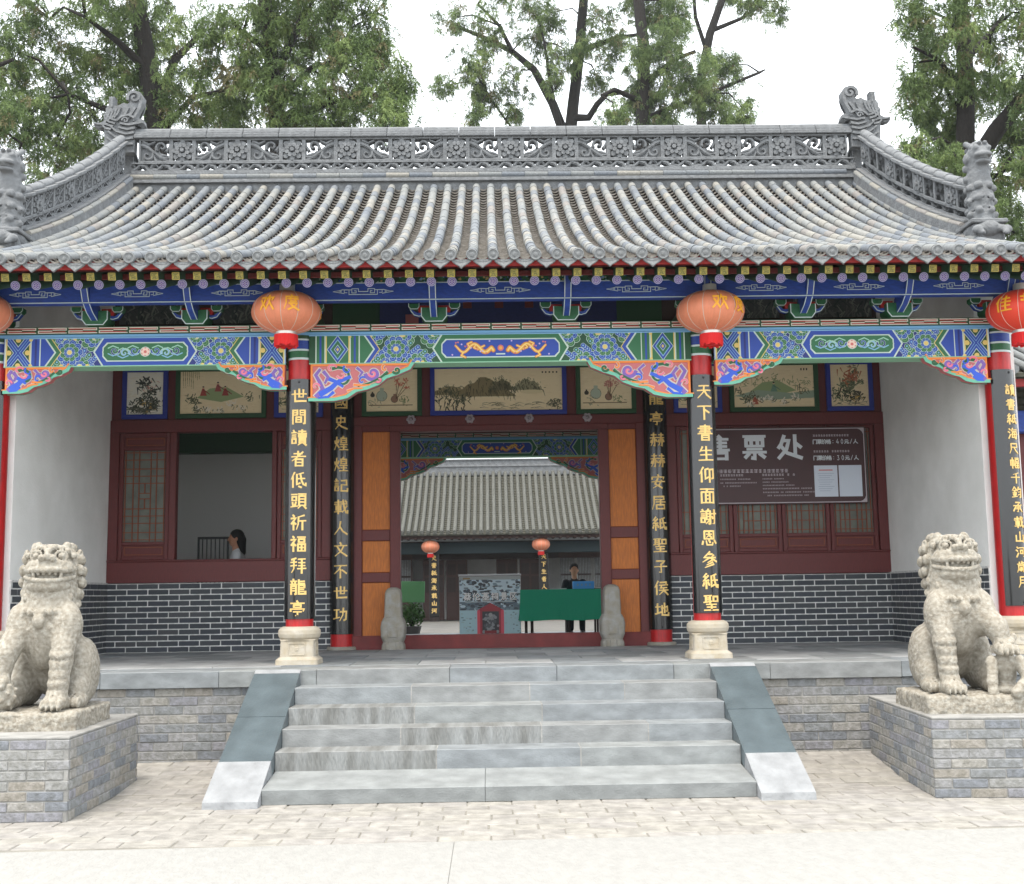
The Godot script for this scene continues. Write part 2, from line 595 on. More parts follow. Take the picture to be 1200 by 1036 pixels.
const RADICAL_SPEECH := "18 6 24 14|6 20 36 20|10 34 34 34|10 46 34 46|10 58 10 84|10 58 34 58 34 84|10 84 34 84|"
const RADICAL_ALTAR := "20 6 28 14|8 26 38 24 10 58|24 46 24 94|26 50 38 60|"
const RADICAL_WATER := "14 10 24 20|6 34 18 44|8 92 24 60|"
const RADICAL_MAN := "28 6 6 46|18 32 18 94|"
const GLYPHS := {
	"世": "6 40 94 38|26 18 28 84 92 82|52 10 52 58|76 14 75 58 52 58",
	"間": "14 10 14 94|14 12 42 12 42 40|14 26 42 26|14 40 42 40|86 12 58 12 58 40|86 12 86 90 78 92|58 26 86 26|58 40 86 40|36 54 36 84|36 54 64 54 64 84|36 69 64 69|36 84 64 84",
	"讀": RADICAL_SPEECH + "50 12 92 12|71 4 71 24|46 24 96 24|52 34 52 46|52 34 92 34 92 46|64 34 64 46|78 34 78 46|52 46 92 46|56 54 56 82|56 54 88 54 88 82|56 63 88 63|56 72 88 72|56 82 88 82|62 84 48 96|80 84 94 96",
	"者": "22 20 72 20|48 6 48 38|8 38 92 36|76 10 40 44 10 64|34 54 34 94|34 54 74 54 74 94|34 73 74 73|34 93 74 93",
	"低": RADICAL_MAN + "80 8 42 18|42 18 42 78 60 70|42 44 88 42|62 14 70 56 80 78 94 84 94 70|54 90 68 96",
	"頭": "8 10 44 10|14 24 14 46|14 24 40 24 40 46|14 46 40 46|16 58 20 76|38 56 32 76|6 84 46 80|52 8 96 8|74 8 68 20|56 20 56 76|56 20 92 20 92 76|56 38 92 38|56 56 92 56|56 76 92 76|64 78 50 94|82 78 96 94",
	"祈": RADICAL_ALTAR + "86 8 54 18|54 18 52 60 42 92|54 42 96 40|76 42 76 94",
	"福": RADICAL_ALTAR + "48 10 94 10|56 22 56 40|56 22 88 22 88 40|56 40 88 40|52 52 52 92|52 52 92 52 92 92|52 72 92 72|72 52 72 92|52 92 92 92",
	"拜": "40 8 14 16|8 32 44 30|8 52 44 50|28 14 28 70 14 92|54 14 94 12|56 34 92 34|56 52 92 52|50 70 98 68|74 12 74 96",
	"龍": "26 4 26 14|8 16 46 16|16 20 20 32|38 20 34 32|6 34 48 34|12 44 12 92|12 44 42 44 42 90 36 92|12 58 42 58|12 72 42 72|58 8 58 30 90 30|58 18 90 16|58 40 90 40 90 54|58 54 90 54|58 40 58 90 96 90 96 76|66 64 86 64|66 76 86 76",
	"亭": "48 4 54 14|10 18 90 18|30 28 30 42|30 28 70 28 70 42|30 42 70 42|10 52 10 64|10 52 90 52 84 64|28 68 74 68|52 68 52 92 40 90",
	"天": "20 18 80 16|10 46 90 44|50 18 46 56 12 92|52 48 66 74 94 92",
	"下": "8 16 92 14|46 16 46 96|50 38 76 54",
	"書": "20 12 76 12 76 34|6 23 94 23|20 34 76 34|48 4 48 56|14 45 82 45|6 56 94 55|28 66 28 96|28 66 70 66 70 96|28 80 70 80|28 95 70 95",
	"生": "28 10 12 40|18 32 86 30|16 58 84 56|50 8 50 90|6 90 94 88",
	"仰": RADICAL_MAN + "58 14 40 20 40 76 58 66|64 20 90 18 90 70 80 74|66 18 66 96",
	"面": "8 10 92 10|50 10 42 26|14 28 14 94|14 28 86 28 86 94|38 28 38 92|62 28 62 92|38 48 62 48|38 70 62 70|14 92 86 92",
	"謝": "14 6 18 12|4 18 30 18|8 32 28 32|8 44 28 44|8 56 8 82|8 56 28 56 28 82|8 82 28 82|50 4 44 14|38 16 38 66|38 16 60 16 60 90 52 92|38 32 60 32|38 48 60 48|34 66 62 64|58 68 34 92|66 32 98 30|86 8 86 90 76 90|70 48 76 60",
	"恩": "22 8 22 54|22 8 78 8 78 54|34 26 66 26|50 12 48 34 34 46|52 34 64 46|22 54 78 54|14 68 10 86|32 66 36 90 68 90 72 76|48 62 54 76|82 64 92 80",
	"參": "50 4 34 18 64 18|30 24 16 38 40 38|74 24 58 38 84 38|50 38 8 64|50 38 92 62|62 54 36 68|66 66 30 82|72 78 20 97",
	"紙": "26 6 10 24 26 26|36 18 8 48 38 46|24 48 24 94|12 60 6 78|34 58 42 74|84 10 54 20|54 20 54 82 72 72|54 46 94 44|70 16 76 56 86 84 96 86 96 72",
	"聖": "8 10 52 8|18 10 18 44|42 10 42 52|18 22 42 22|18 33 42 33|6 48 52 42|62 14 62 42|62 14 90 14 90 42|62 42 90 42|20 60 80 60|24 76 76 76|50 60 50 93|8 94 92 93",
	"國": "12 10 12 94|12 10 88 10 88 94|12 93 88 93|24 30 76 28|28 42 28 58|28 42 46 42 46 58|28 58 46 58|24 74 50 70|56 18 62 56 76 80 80 68|70 42 52 78|66 18 72 24",
	"史": "22 22 22 50|22 22 76 20 76 48|22 50 76 48|50 6 48 56 12 94|30 60 56 80 92 94",
	"煌": "8 32 12 50|36 28 30 46|22 8 22 50 6 92|22 54 38 78|68 4 62 14|52 16 52 46|52 16 86 16 86 46|52 30 86 30|52 46 86 46|46 58 92 58|50 74 88 74|69 58 69 93|42 94 97 93",
	"記": RADICAL_SPEECH + "54 18 88 16 88 46|56 46 88 46|56 46 54 86 94 88 95 70",
	"載": "8 20 60 18|34 6 34 32|6 33 92 31|16 44 54 44|20 52 20 72|20 52 50 52 50 72|20 62 50 62|20 72 50 72|8 84 60 82|35 36 35 97|66 6 74 60 86 90 95 92 96 76|90 46 62 88|80 10 88 20",
	"人": "50 8 44 48 8 92|48 44 64 72 94 92",
	"文": "48 4 54 16|8 26 92 24|70 28 54 62 12 94|28 30 50 64 92 94",
	"不": "8 16 92 14|54 16 36 46 8 68|50 38 50 96|60 44 90 66",
	"功": "6 22 44 20|26 22 26 72|4 80 46 70|50 34 90 32 86 84 74 90|70 10 66 56 46 94",
	"赫": "10 18 44 18|27 6 27 36|4 38 48 37|22 38 20 66 8 92|33 38 33 92 28 90|12 54 8 68|42 52 47 64|60 18 94 18|77 6 77 36|54 38 98 37|72 38 70 66 58 92|83 38 83 92 78 90|62 54 58 68|92 52 97 64",
	"安": "48 4 52 14|10 20 8 34|10 20 90 20 84 34|46 28 28 66 74 94|70 42 56 72 14 94|8 52 94 50",
	"居": "18 10 84 10 84 30|18 30 84 30|18 10 18 56 6 94|30 46 94 46|60 34 60 66|34 66 34 94|34 66 86 66 86 94|34 92 86 92",
	"子": "22 14 76 14 50 38|50 38 52 90 38 88|8 52 92 50",
	"侯": RADICAL_MAN + "42 14 82 12 82 30|36 32 94 30|52 34 40 54|46 50 86 48|34 66 96 64|64 50 60 72 34 95|64 66 94 95",
	"地": "20 12 20 76|6 34 38 32|4 80 42 68|46 44 86 30 86 60 78 62|66 8 66 72|50 24 50 86 94 88 95 72",
	"海": RADICAL_WATER + "46 6 32 32|42 20 94 18|44 34 38 82 86 82|44 34 86 34 82 94 70 92|58 42 64 52|56 62 62 72|30 58 98 56",
	"尺": "22 12 80 12 80 42|22 42 80 42|22 12 22 60 8 94|48 42 64 70 94 94",
	"幅": "10 28 10 72|10 28 38 28 38 72 34 72|24 8 24 96|48 10 96 10|54 22 54 40|54 22 90 22 90 40|54 40 90 40|50 52 50 92|50 52 94 52 94 92|50 72 94 72|72 52 72 92|50 92 94 92",
	"千": "78 10 24 24|6 48 94 46|50 18 50 96",
	"鈞": "26 4 6 34|26 6 46 32|16 34 38 34|10 50 44 50|27 34 27 84|14 62 18 74|40 60 34 74|4 90 48 84|64 6 52 40|60 24 94 22 90 88 78 92|62 48 78 46|58 72 80 66",
	"承": "28 10 72 10 50 28|50 28 50 88 38 86|36 36 64 36|34 50 66 50|30 64 70 64|10 38 32 36 8 82|86 30 68 48|62 36 74 64 94 86",
	"山": "50 8 50 84|14 36 14 84 88 84|88 34 88 92",
	"河": RADICAL_WATER + "34 16 98 14|44 36 44 64|44 36 66 36 66 64|44 64 66 64|86 16 86 90 72 88",
	"歲": "50 4 50 26|50 14 74 14|26 10 26 26|8 27 92 25|18 38 90 36|18 38 16 70 6 94|30 52 50 52|40 52 40 84|30 64 26 78|50 62 54 76|60 28 68 66 84 92 95 80|86 50 58 92",
	"月": "26 8 26 62 10 94|26 8 76 8 76 92 62 90|26 34 76 34|26 58 76 58",
	"欢": "8 20 42 20 36 52 6 88|12 36 44 84|62 8 50 38|56 24 94 24 86 40|70 32 66 60 44 94|70 52 94 94",
	"度": "52 4 56 14|16 18 92 18|18 18 18 60 6 94|28 32 92 32|44 24 44 48|74 24 74 48|44 48 74 48|34 60 80 60 64 80 30 96|42 64 60 82 92 96",
	"佳": RADICAL_MAN + "44 22 90 22|66 8 66 44|38 44 96 44|44 66 92 66|66 48 66 92|36 92 98 92",
	"节": "10 22 90 22|34 8 34 36|66 8 66 36|14 46 78 46 78 76 68 78|46 46 46 96",
	"售": "30 4 12 28|26 14 24 62|24 18 84 18|28 32 78 32|28 46 78 46|24 60 88 60|54 18 54 60|48 6 56 14|26 70 26 96|26 70 78 70 78 96|26 94 78 94",
	"票": "8 8 92 8|18 20 18 46|18 20 82 20 82 46|38 8 38 46|62 8 62 46|18 46 82 46|22 58 78 58|6 70 94 70|50 70 50 94 40 92|28 76 14 90|70 76 88 90",
	"处": "30 8 18 40 8 54|24 26 48 26 38 60 8 94|16 46 40 74 96 94|72 6 72 80|74 36 94 52",
	"门": "18 6 26 16|14 24 14 96|36 12 86 12 86 92 74 90",
	"价": RADICAL_MAN + "64 6 34 46|64 8 96 44|52 48 50 72 38 95|78 46 78 96",
	"格": "4 30 44 30|24 6 24 96|24 34 4 70|26 40 42 60|66 6 50 36|60 18 88 18 72 42 44 60|58 28 96 58|56 66 56 95|56 66 88 66 88 95|56 94 88 94",
	"元": "20 16 80 16|8 42 92 42|38 42 34 70 8 94|62 42 62 88 94 88 95 72",
	"蔡": "8 14 92 14|34 4 34 24|66 4 66 24|34 28 12 56|30 36 46 36 34 54 10 72|56 34 90 34 60 66|60 40 94 66|32 66 70 66|14 78 88 78|52 78 52 96|34 84 22 94|68 84 82 94",
	"伦": RADICAL_MAN + "64 6 34 46|64 8 96 44|84 52 52 68|50 48 50 90 88 90 90 74",
	"墓": "8 10 92 10|34 2 34 18|66 2 66 18|30 24 30 44|30 24 70 24 70 44|30 34 70 34|30 44 70 44|10 54 90 54|44 46 12 74|56 54 88 72|30 76 70 76|50 66 50 94|10 95 90 95",
	"祠": RADICAL_ALTAR + "50 12 90 12 90 90 78 90|50 32 78 32|52 50 52 74|52 50 76 50 76 74|52 74 76 74",
	"景": "26 6 26 34|26 6 74 6 74 34|26 20 74 20|26 34 74 34|48 38 52 44|8 48 92 48|30 58 30 74|30 58 70 58 70 74|30 74 70 74|50 74 50 94 42 92|30 80 16 94|70 80 86 92",
	"区": "14 10 90 10|14 10 14 92 92 92|72 24 30 78|32 28 74 76",
	"4": "60 4 10 66 90 66|66 40 66 96", "0": "50 4 20 30 20 70 50 96 80 70 80 30 50 4", "3": "20 8 76 8 46 44 78 62 76 86 48 96 18 86", "/": "80 4 20 96", "：": "46 30 54 30|46 76 54 76"}

func strokes(ch: String) -> Array:
	var out := []
	for s in GLYPHS[ch].split("|", false):
		var p := PackedVector2Array()
		var f: PackedFloat64Array = s.split_floats(" ", false)
		for i in range(0, f.size(), 2):
			p.append(Vector2(f[i], f[i + 1]))
		out.append(p)
	return out

# raised lettering: the square is size metres wide, place(x, y, height) in metres from its middle, y up
func glyph(ch: String, size: float, place: Callable, weight := 10.0, height := 0.006, brush := true) -> MB:
	var mb := MB.new()
	var k := 0
	for s in strokes(ch):
		var q := PackedVector2Array()
		for p in s:
			q.append(Vector2(p.x - 50.0, 50.0 - p.y) * size / 100.0)
		var d: Vector2 = s[s.size() - 1] - s[0]
		var w := weight * (0.82 if absf(d.y) < absf(d.x) * 0.3 else 1.12) * size / 100.0
		var down: bool = brush and s.size() >= 2 and absf(d.x) > 8 and d.y > 8
		mb.ribbon(q, w * (1.1 if brush else 1.0), w * (0.5 if down and d.x < 0 else 1.15 if brush else 1.0), height + 0.0004 * k, place, size * 0.3)
		k += 1
	return mb

func canvas_glyph(cv: Canvas, ch: String, p: Vector2, size: float, c: Color, weight := 10.0) -> void:
	for s in strokes(ch):
		var q := []
		for e in s:
			q.append(p + (e - Vector2(50, 50)) * size / 100.0)
		cv.line(q, weight * size / 100.0, c)

# ---------------------------------------------------------------- materials

func noise_tex(seed_: int, freq: float, lo: Color, hi: Color, mid := -1.0, octaves := 5, size := 512, kind := FastNoiseLite.TYPE_SIMPLEX_SMOOTH) -> NoiseTexture2D:
	var n := FastNoiseLite.new()
	n.noise_type = kind
	n.seed = seed_
	n.frequency = freq
	n.fractal_type = FastNoiseLite.FRACTAL_FBM
	n.fractal_octaves = octaves
	n.fractal_gain = 0.55
	var g := Gradient.new()
	g.set_color(0, lo)
	g.set_color(1, hi)
	if mid >= 0.0:
		g.set_offset(0, mid - 0.12)
		g.set_offset(1, mid + 0.12)
	var t := NoiseTexture2D.new()
	t.width = size
	t.height = size
	t.seamless = true
	t.noise = n
	t.color_ramp = g
	return t

func bump_tex(seed_: int, freq: float, strength: float, octaves := 5) -> NoiseTexture2D:
	var t := noise_tex(seed_, freq, Color.BLACK, Color.WHITE, -1.0, octaves)
	t.color_ramp = null
	t.as_normal_map = true
	t.bump_strength = strength
	return t

func mat(c: Color, rough := 0.8, tex: Texture2D = null, scale := Vector3.ONE, nrm: Texture2D = null, nscale := 0.5) -> StandardMaterial3D:
	var m := StandardMaterial3D.new()
	m.albedo_color = c
	m.roughness = rough
	if tex or nrm:
		m.uv1_triplanar = true
		m.uv1_world_triplanar = true
		m.uv1_scale = scale
		m.albedo_texture = tex
		if nrm:
			m.normal_enabled = true
			m.normal_texture = nrm
			m.normal_scale = nscale
	return m

func grey(v: float) -> Color:
	return Color(v, v, v)

func make_materials() -> void:
	var fine := noise_tex(1, 0.02, grey(0.75), grey(1.0))
	var blotch := noise_tex(2, 0.008, grey(0.78), grey(1.0), -1.0, 6)
	var speck := noise_tex(3, 0.06, grey(0.7), grey(1.0), -1.0, 3)
	var warm := noise_tex(4, 0.009, Color(0.88, 0.83, 0.74), Color(1, 1, 1), -1.0, 6)
	var streak := noise_tex(5, 0.012, Color(0.87, 0.865, 0.86), Color(1, 1, 1), -1.0, 6)
	var grain := noise_tex(6, 0.02, grey(0.78), grey(1.0), -1.0, 5)
	var moss := noise_tex(8, 0.012, Color(0.74, 0.74, 0.71), Color(1, 1, 1), -1.0, 6)
	var rough_n := bump_tex(11, 0.03, 6.0)
	var fine_n := bump_tex(12, 0.08, 3.0, 3)
	var v1 := Vector3(0.9, 0.9, 0.9)
	M.concrete = mat(Color(0.585, 0.58, 0.565), 0.95, noise_tex(21, 0.03, grey(0.93), grey(1.0), -1.0, 6), Vector3(0.6, 0.6, 0.25), fine_n, 0.4)
	M.court = mat(Color(0.40, 0.39, 0.37), 0.95, blotch, v1 * 0.5)
	M.soil = mat(Color(0.56, 0.545, 0.51), 0.95, blotch, v1 * 0.5, rough_n, 0.5)
	M.pavers = []
	for c in [Color(0.63, 0.615, 0.585), Color(0.615, 0.60, 0.575), Color(0.64, 0.625, 0.60), Color(0.625, 0.61, 0.59)]:
		M.pavers.append(mat(c, 0.92, blotch, v1 * 1.3, rough_n, 0.5))
	M.terrace_floor = mat(Color(0.66, 0.665, 0.665), 0.8, blotch, v1 * 0.5, fine_n, 0.3)
	M.slabs = []
	for c in [Color(0.545, 0.565, 0.575), Color(0.565, 0.58, 0.58), Color(0.555, 0.565, 0.565), Color(0.54, 0.56, 0.572)]:
		M.slabs.append(mat(c, 0.75, blotch, Vector3(0.7, 1.4, 0.7), fine_n, 0.35))
	M.stained = mat(Color(0.55, 0.56, 0.56), 0.8, noise_tex(15, 0.012, Color(0.70, 0.69, 0.67), Color(1, 1, 1), -1.0, 6), Vector3(1.0, 0.16, 0.05), fine_n, 0.35)
	M.ramp = mat(Color(0.365, 0.41, 0.43), 0.35, noise_tex(31, 0.006, grey(0.78), grey(1.0), -1.0, 6), Vector3(0.8, 0.5, 0.8), fine_n, 0.2)
	M.ramp_foot = mat(Color(0.61, 0.62, 0.63), 0.85, blotch, v1, rough_n, 0.5)
	M.mortar = mat(Color(0.62, 0.615, 0.60), 0.95, blotch, v1, rough_n, 0.5)
	M.bricks = []
	for c in [Color(0.60, 0.60, 0.60), Color(0.55, 0.56, 0.575), Color(0.63, 0.62, 0.605), Color(0.62, 0.61, 0.60), Color(0.51, 0.525, 0.555), Color(0.61, 0.59, 0.565), Color(0.57, 0.57, 0.60), Color(0.60, 0.60, 0.61)]:
		M.bricks.append(mat(c, 0.92, moss, v1 * 2.2, rough_n, 0.7))
	M.joint = mat(Color(0.90, 0.90, 0.89), 0.9, fine, v1)
	M.dark_bricks = []
	for c in [Color(0.31, 0.33, 0.35), Color(0.28, 0.30, 0.325), Color(0.34, 0.35, 0.365), Color(0.29, 0.31, 0.345)]:
		M.dark_bricks.append(mat(c, 0.8, speck, v1 * 3.0, rough_n, 0.4))
	M.plaster = mat(Color(0.93, 0.93, 0.92), 0.92, noise_tex(41, 0.006, Color(0.94, 0.94, 0.935), Color(1, 1, 1), -1.0, 6), v1 * 0.5, fine_n, 0.15)
	M.room_plaster = mat(Color(0.88, 0.88, 0.87), 0.92)
	M.maroon = mat(Color(0.40, 0.12, 0.115), 0.55, grain, Vector3(6.0, 0.8, 6.0), fine_n, 0.12)
	M.threshold = mat(Color(0.46, 0.17, 0.165), 0.7, blotch, v1, fine_n, 0.3)
	M.orange = mat(Color(0.78, 0.44, 0.13), 0.6, grain, Vector3(4.0, 0.5, 4.0))
	M.lattice = mat(Color(0.55, 0.27, 0.13), 0.6, grain, Vector3(5.0, 5.0, 5.0))
	M.paper_pane = mat(Color(0.42, 0.44, 0.40), 0.5, blotch, v1)
	M.column_red = mat(Color(0.75, 0.11, 0.12), 0.4, grain, Vector3(3.0, 0.5, 3.0))
	M.eave_red = mat(Color(0.62, 0.13, 0.12), 0.6, grain, Vector3(1.0, 4.0, 1.0))
	M.lacquer = mat(Color(0.035, 0.04, 0.045), 0.22)
	M.lacquer.clearcoat_enabled = true
	M.lacquer.clearcoat = 0.5
	M.lacquer.clearcoat_roughness = 0.2
	M.gold = mat(Color(0.88, 0.74, 0.45), 0.45)
	M.gold.metallic = 0.25
	M.base_stone = mat(Color(0.74, 0.72, 0.68), 0.85, warm, v1 * 1.2, rough_n, 0.4)
	M.post_stone = mat(Color(0.60, 0.60, 0.59), 0.85, warm, v1 * 1.5, rough_n, 0.6)
	M.lion = mat(Color(0.70, 0.69, 0.655), 0.95, noise_tex(51, 0.045, Color(0.62, 0.58, 0.53), Color(1, 1, 1), -1.0, 7), v1 * 1.0, bump_tex(13, 0.05, 8.0, 4), 0.45)
	M.tiles = []
	for c in [Color(0.54, 0.555, 0.56), Color(0.60, 0.60, 0.585), Color(0.47, 0.495, 0.525), Color(0.62, 0.61, 0.58), Color(0.57, 0.58, 0.575), Color(0.51, 0.53, 0.55), Color(0.57, 0.555, 0.54)]:
		M.tiles.append(mat(c.darkened(0.05), 0.9, fine, v1 * 2.5, rough_n, 0.5))
	M.pan = mat(Color(0.55, 0.53, 0.51), 0.95, moss, v1 * 1.6, rough_n, 0.6)
	M.tile_end = mat(Color(0.52, 0.53, 0.535), 0.9, fine, v1 * 3.0, rough_n, 0.6)
	M.ridge = mat(Color(0.49, 0.50, 0.51), 0.92, blotch, v1 * 1.5, rough_n, 0.8)
	M.far_tiles = mat(Color(0.42, 0.42, 0.41), 0.9, noise_tex(33, 0.03, Color(0.55, 0.56, 0.50), Color(1, 1, 1), -1.0, 6), v1 * 0.9, rough_n, 0.5)
	M.far_pan = mat(Color(0.33, 0.33, 0.30), 0.95, moss, v1)
	M.brown_wood = mat(Color(0.25, 0.15, 0.12), 0.7, grain, Vector3(5, 0.8, 5))
	M.old_wood = mat(Color(0.19, 0.14, 0.12), 0.8, grain, Vector3(5, 0.8, 5))
	M.blue = mat(Color(0.12, 0.27, 0.63), 0.55, grain, Vector3(1.0, 3.0, 1.0))
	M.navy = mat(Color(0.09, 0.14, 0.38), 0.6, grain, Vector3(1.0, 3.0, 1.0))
	M.frame_blue = mat(Color(0.10, 0.17, 0.52), 0.55)
	M.green = mat(Color(0.13, 0.40, 0.24), 0.55, grain, Vector3(2, 2, 2))
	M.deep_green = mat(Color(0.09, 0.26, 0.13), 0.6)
	M.pale_line = mat(Color(0.74, 0.80, 0.80), 0.6)
	M.sky_blue = mat(Color(0.42, 0.62, 0.78), 0.6)
	M.turquoise = mat(Color(0.42, 0.70, 0.60), 0.6)
	M.salmon = mat(Color(0.74, 0.42, 0.43), 0.6)
	M.orange_line = mat(Color(0.88, 0.50, 0.22), 0.6)
	M.cream = mat(Color(0.80, 0.77, 0.72), 0.6)
	M.violet = mat(Color(0.48, 0.36, 0.66), 0.6)
	M.bright_blue = mat(Color(0.20, 0.36, 0.80), 0.6)
	M.pink = mat(Color(0.88, 0.46, 0.55), 0.6)
	M.red_paint = mat(Color(0.66, 0.10, 0.09), 0.6)
	M.underside = mat(Color(0.24, 0.16, 0.12), 0.85, grain, Vector3(4, 4, 0.6))
	M.rafter_green = mat(Color(0.13, 0.30, 0.18), 0.7, grain, Vector3(4, 4, 0.6))
	M.rafter_red = mat(Color(0.42, 0.10, 0.08), 0.7, grain, Vector3(4, 4, 0.6))
	M.sign = mat(Color(0.26, 0.125, 0.135), 0.5, noise_tex(61, 0.01, grey(0.9), grey(1.0)), v1)
	M.sign_line = mat(Color(0.70, 0.66, 0.68), 0.6)
	M.letter_white = mat(Color(0.80, 0.82, 0.84), 0.6)
	M.sheet = mat(Color(0.80, 0.83, 0.88), 0.6)
	M.sheet_ink = mat(Color(0.62, 0.66, 0.74), 0.7)
	M.sheet_red = mat(Color(0.78, 0.45, 0.45), 0.7)
	M.lantern = mat(Color(0.90, 0.55, 0.41), 0.55, noise_tex(71, 0.01, grey(0.9), grey(1.0)), Vector3(4, 1.0, 4))
	M.lantern.backlight_enabled = true
	M.lantern.backlight = Color(0.35, 0.12, 0.06)
	M.lantern_rim = mat(Color(0.83, 0.82, 0.80), 0.35)
	M.lantern_rim.metallic = 0.5
	M.tassel = mat(Color(0.80, 0.09, 0.09), 0.75)
	M.lantern_print = mat(Color(0.93, 0.66, 0.16), 0.55)
	M.cord = mat(Color(0.25, 0.22, 0.2), 0.8)
	M.bark = mat(Color(0.17, 0.145, 0.125), 0.95, noise_tex(81, 0.02, grey(0.45), grey(1.0), -1.0, 5), Vector3(2.2, 0.45, 2.2), rough_n, 1.0)
	M.leaf = []
	for c in [Color(0.31, 0.39, 0.21), Color(0.39, 0.47, 0.26), Color(0.47, 0.54, 0.31), Color(0.46, 0.44, 0.30)]:
		var lm := mat(c, 0.75)
		lm.backlight_enabled = true
		lm.backlight = c * 0.45
		M.leaf.append(lm)
	M.cloth_green = mat(Color(0.14, 0.68, 0.53), 0.85, noise_tex(91, 0.05, grey(0.88), grey(1.0)), v1 * 6.0)
	M.board_green = mat(Color(0.36, 0.60, 0.40), 0.6)
	M.bush = mat(Color(0.20, 0.36, 0.11), 0.7)
	M.pot = mat(Color(0.28, 0.27, 0.26), 0.8)
	M.box_blue = mat(Color(0.26, 0.62, 0.92), 0.5)
	M.metal = mat(Color(0.72, 0.72, 0.73), 0.3)
	M.metal.metallic = 0.8
	M.dark_metal = mat(Color(0.16, 0.16, 0.17), 0.5)
	M.skin = mat(Color(0.72, 0.52, 0.41), 0.6)
	M.hair = mat(Color(0.045, 0.04, 0.04), 0.85)
	M.shirt_white = mat(Color(0.82, 0.83, 0.84), 0.85)
	M.shirt_navy = mat(Color(0.07, 0.08, 0.12), 0.85)
	M.trousers = mat(Color(0.08, 0.12, 0.16), 0.85)
	M.shoe = mat(Color(0.05, 0.05, 0.05), 0.5)
	M.white = mat(Color(0.85, 0.85, 0.84), 0.7)
	M.far_window = mat(Color(0.55, 0.57, 0.57), 0.4, fine, v1)

# ---------------------------------------------------------------- ground, terrace, steps

const YZ := Basis(Vector3(0, 0, 1), Vector3(0, 1, 0), Vector3(1, 0, 0))   # an outline of (z, y) pushed along x

func pave_height(z: float) -> float:
	return 0.0 if z > 1.45 else 0.09 * (1.45 - z) / 1.5

func build_ground() -> void:
	structure("ground", boxm(Vector3(300, 0.3, 300), 0.0, Vector3(0, -0.19, 0)), M.soil)
	var road := MB.new()
	var slabs := []
	var edge := [[-40.0, 3.9], [-3.0, 3.68], [3.5, 3.48], [40.0, 3.0]]
	for x in [-13.9, -9.4, -4.9, -0.4, 4.1, 8.6, 13.1]:
		var slab := MB.new()
		slab.slab(PackedVector2Array([Vector2(x + 0.002, 3.59 - 0.031 * x), Vector2(x + 4.498, 3.59 - 0.031 * (x + 4.5)), Vector2(x + 4.498, 9.4), Vector2(x + 0.002, 9.4)]), 0.0, 0.012, Transform3D(Basis(Vector3.RIGHT, Vector3.BACK, Vector3.UP), Vector3(0, 0, 0)))
		slabs.append(slab)
	for i in 3:
		var a := Vector3(edge[i][0], 0.004, edge[i][1])
		var b := Vector3(edge[i + 1][0], 0.004, edge[i + 1][1])
		var c := Vector3(edge[i + 1][0], 0.004, 40.0)
		var d := Vector3(edge[i][0], 0.004, 40.0)
		road.quad(a, b, c, d, Vector3.UP)
		road.quad(a, b, b - Vector3(0, 0.05, 0), a - Vector3(0, 0.05, 0), Vector3.FORWARD)
	var road_node := structure("concrete_road", road, M.concrete)
	for s in slabs:
		put("road_slab", s, M.concrete, road_node)
	# brick paving between the road and the terrace, rising a little towards the wall
	var bed := MB.new()
	bed.quad(Vector3(-14, -0.005, 3.75), Vector3(14, -0.005, 3.75), Vector3(14, -0.005, 1.45), Vector3(-14, -0.005, 1.45), Vector3.UP)
	bed.quad(Vector3(-14, -0.005, 1.45), Vector3(14, -0.005, 1.45), Vector3(14, 0.085, -0.06), Vector3(-14, 0.085, -0.06), Vector3.UP)
	var paving := structure("paving", bed, M.soil)
	var kinds := []
	for k in 3:
		kinds.append(boxm(Vector3(0.355 - 0.004 * k, 0.04, 0.190 + 0.003 * k), 0.006))
	var list := []
	var row := 0
	var z := 0.05
	while z < 3.62:
		var x := -7.0 + (0.18 if row % 2 else 0.0) + rng.randf_range(-0.02, 0.02)
		while x < 7.0:
			var under := absf(x) < 1.9 and z < 1.85
			var front := 3.60 - 0.03 * x
			if not under and z < front - 0.06:
				var b := Basis(Vector3.RIGHT, 0.06 if z < 1.45 else 0.0) * Basis.from_euler(Vector3(rng.randf_range(-0.012, 0.012), rng.randf_range(-0.012, 0.012), rng.randf_range(-0.008, 0.008)))
				list.append([kinds[rng.randi() % 3], Transform3D(b, Vector3(x, pave_height(z) - 0.018 + rng.randf_range(-0.004, 0.003), z)), M.pavers[rng.randi() % 4]])
			x += 0.36
		z += 0.2
		row += 1
	pieces(paving, "paver", list)
	# the court behind the gate hall
	var court := MB.new()
	court.box(Vector3(0, 0.4, -32), Vector3(60, 0.9, 43.2))
	structure("courtyard", court, M.court)

func brick_face(list: Array, origin: Vector3, along: Vector3, length: float, courses: int, mats: Array, bl: float, bh: float, joint: float, out: float, jitter := 0.003, phase := 0) -> void:
	# bricks laid in running bond on a face that starts at origin and runs along a direction
	var kinds := {}
	var turn := atan2(-along.z, along.x)
	for c in courses:
		var s := -(bl * 0.5 if (c + phase) % 2 else 0.0)
		while s < length - 0.02:
			var a := maxf(s, 0.0)
			var e := minf(s + bl - joint, length)
			if e - a > 0.03:
				var key := int(round((e - a) * 200.0))
				if not kinds.has(key):
					kinds[key] = boxm(Vector3(e - a, bh - joint, out * 2.0), 0.005)
				var p := origin + along * ((a + e) * 0.5) + Vector3(0, (c + 0.5) * bh, 0)
				list.append([kinds[key], Transform3D(Basis(Vector3.UP, turn) * Basis.from_euler(Vector3(rng.randf_range(-1, 1), rng.randf_range(-1, 1), 0) * jitter), p + Vector3(rng.randf_range(-1, 1), 0, rng.randf_range(-1, 1)) * jitter), mats[rng.randi() % mats.size()]])
			s += bl

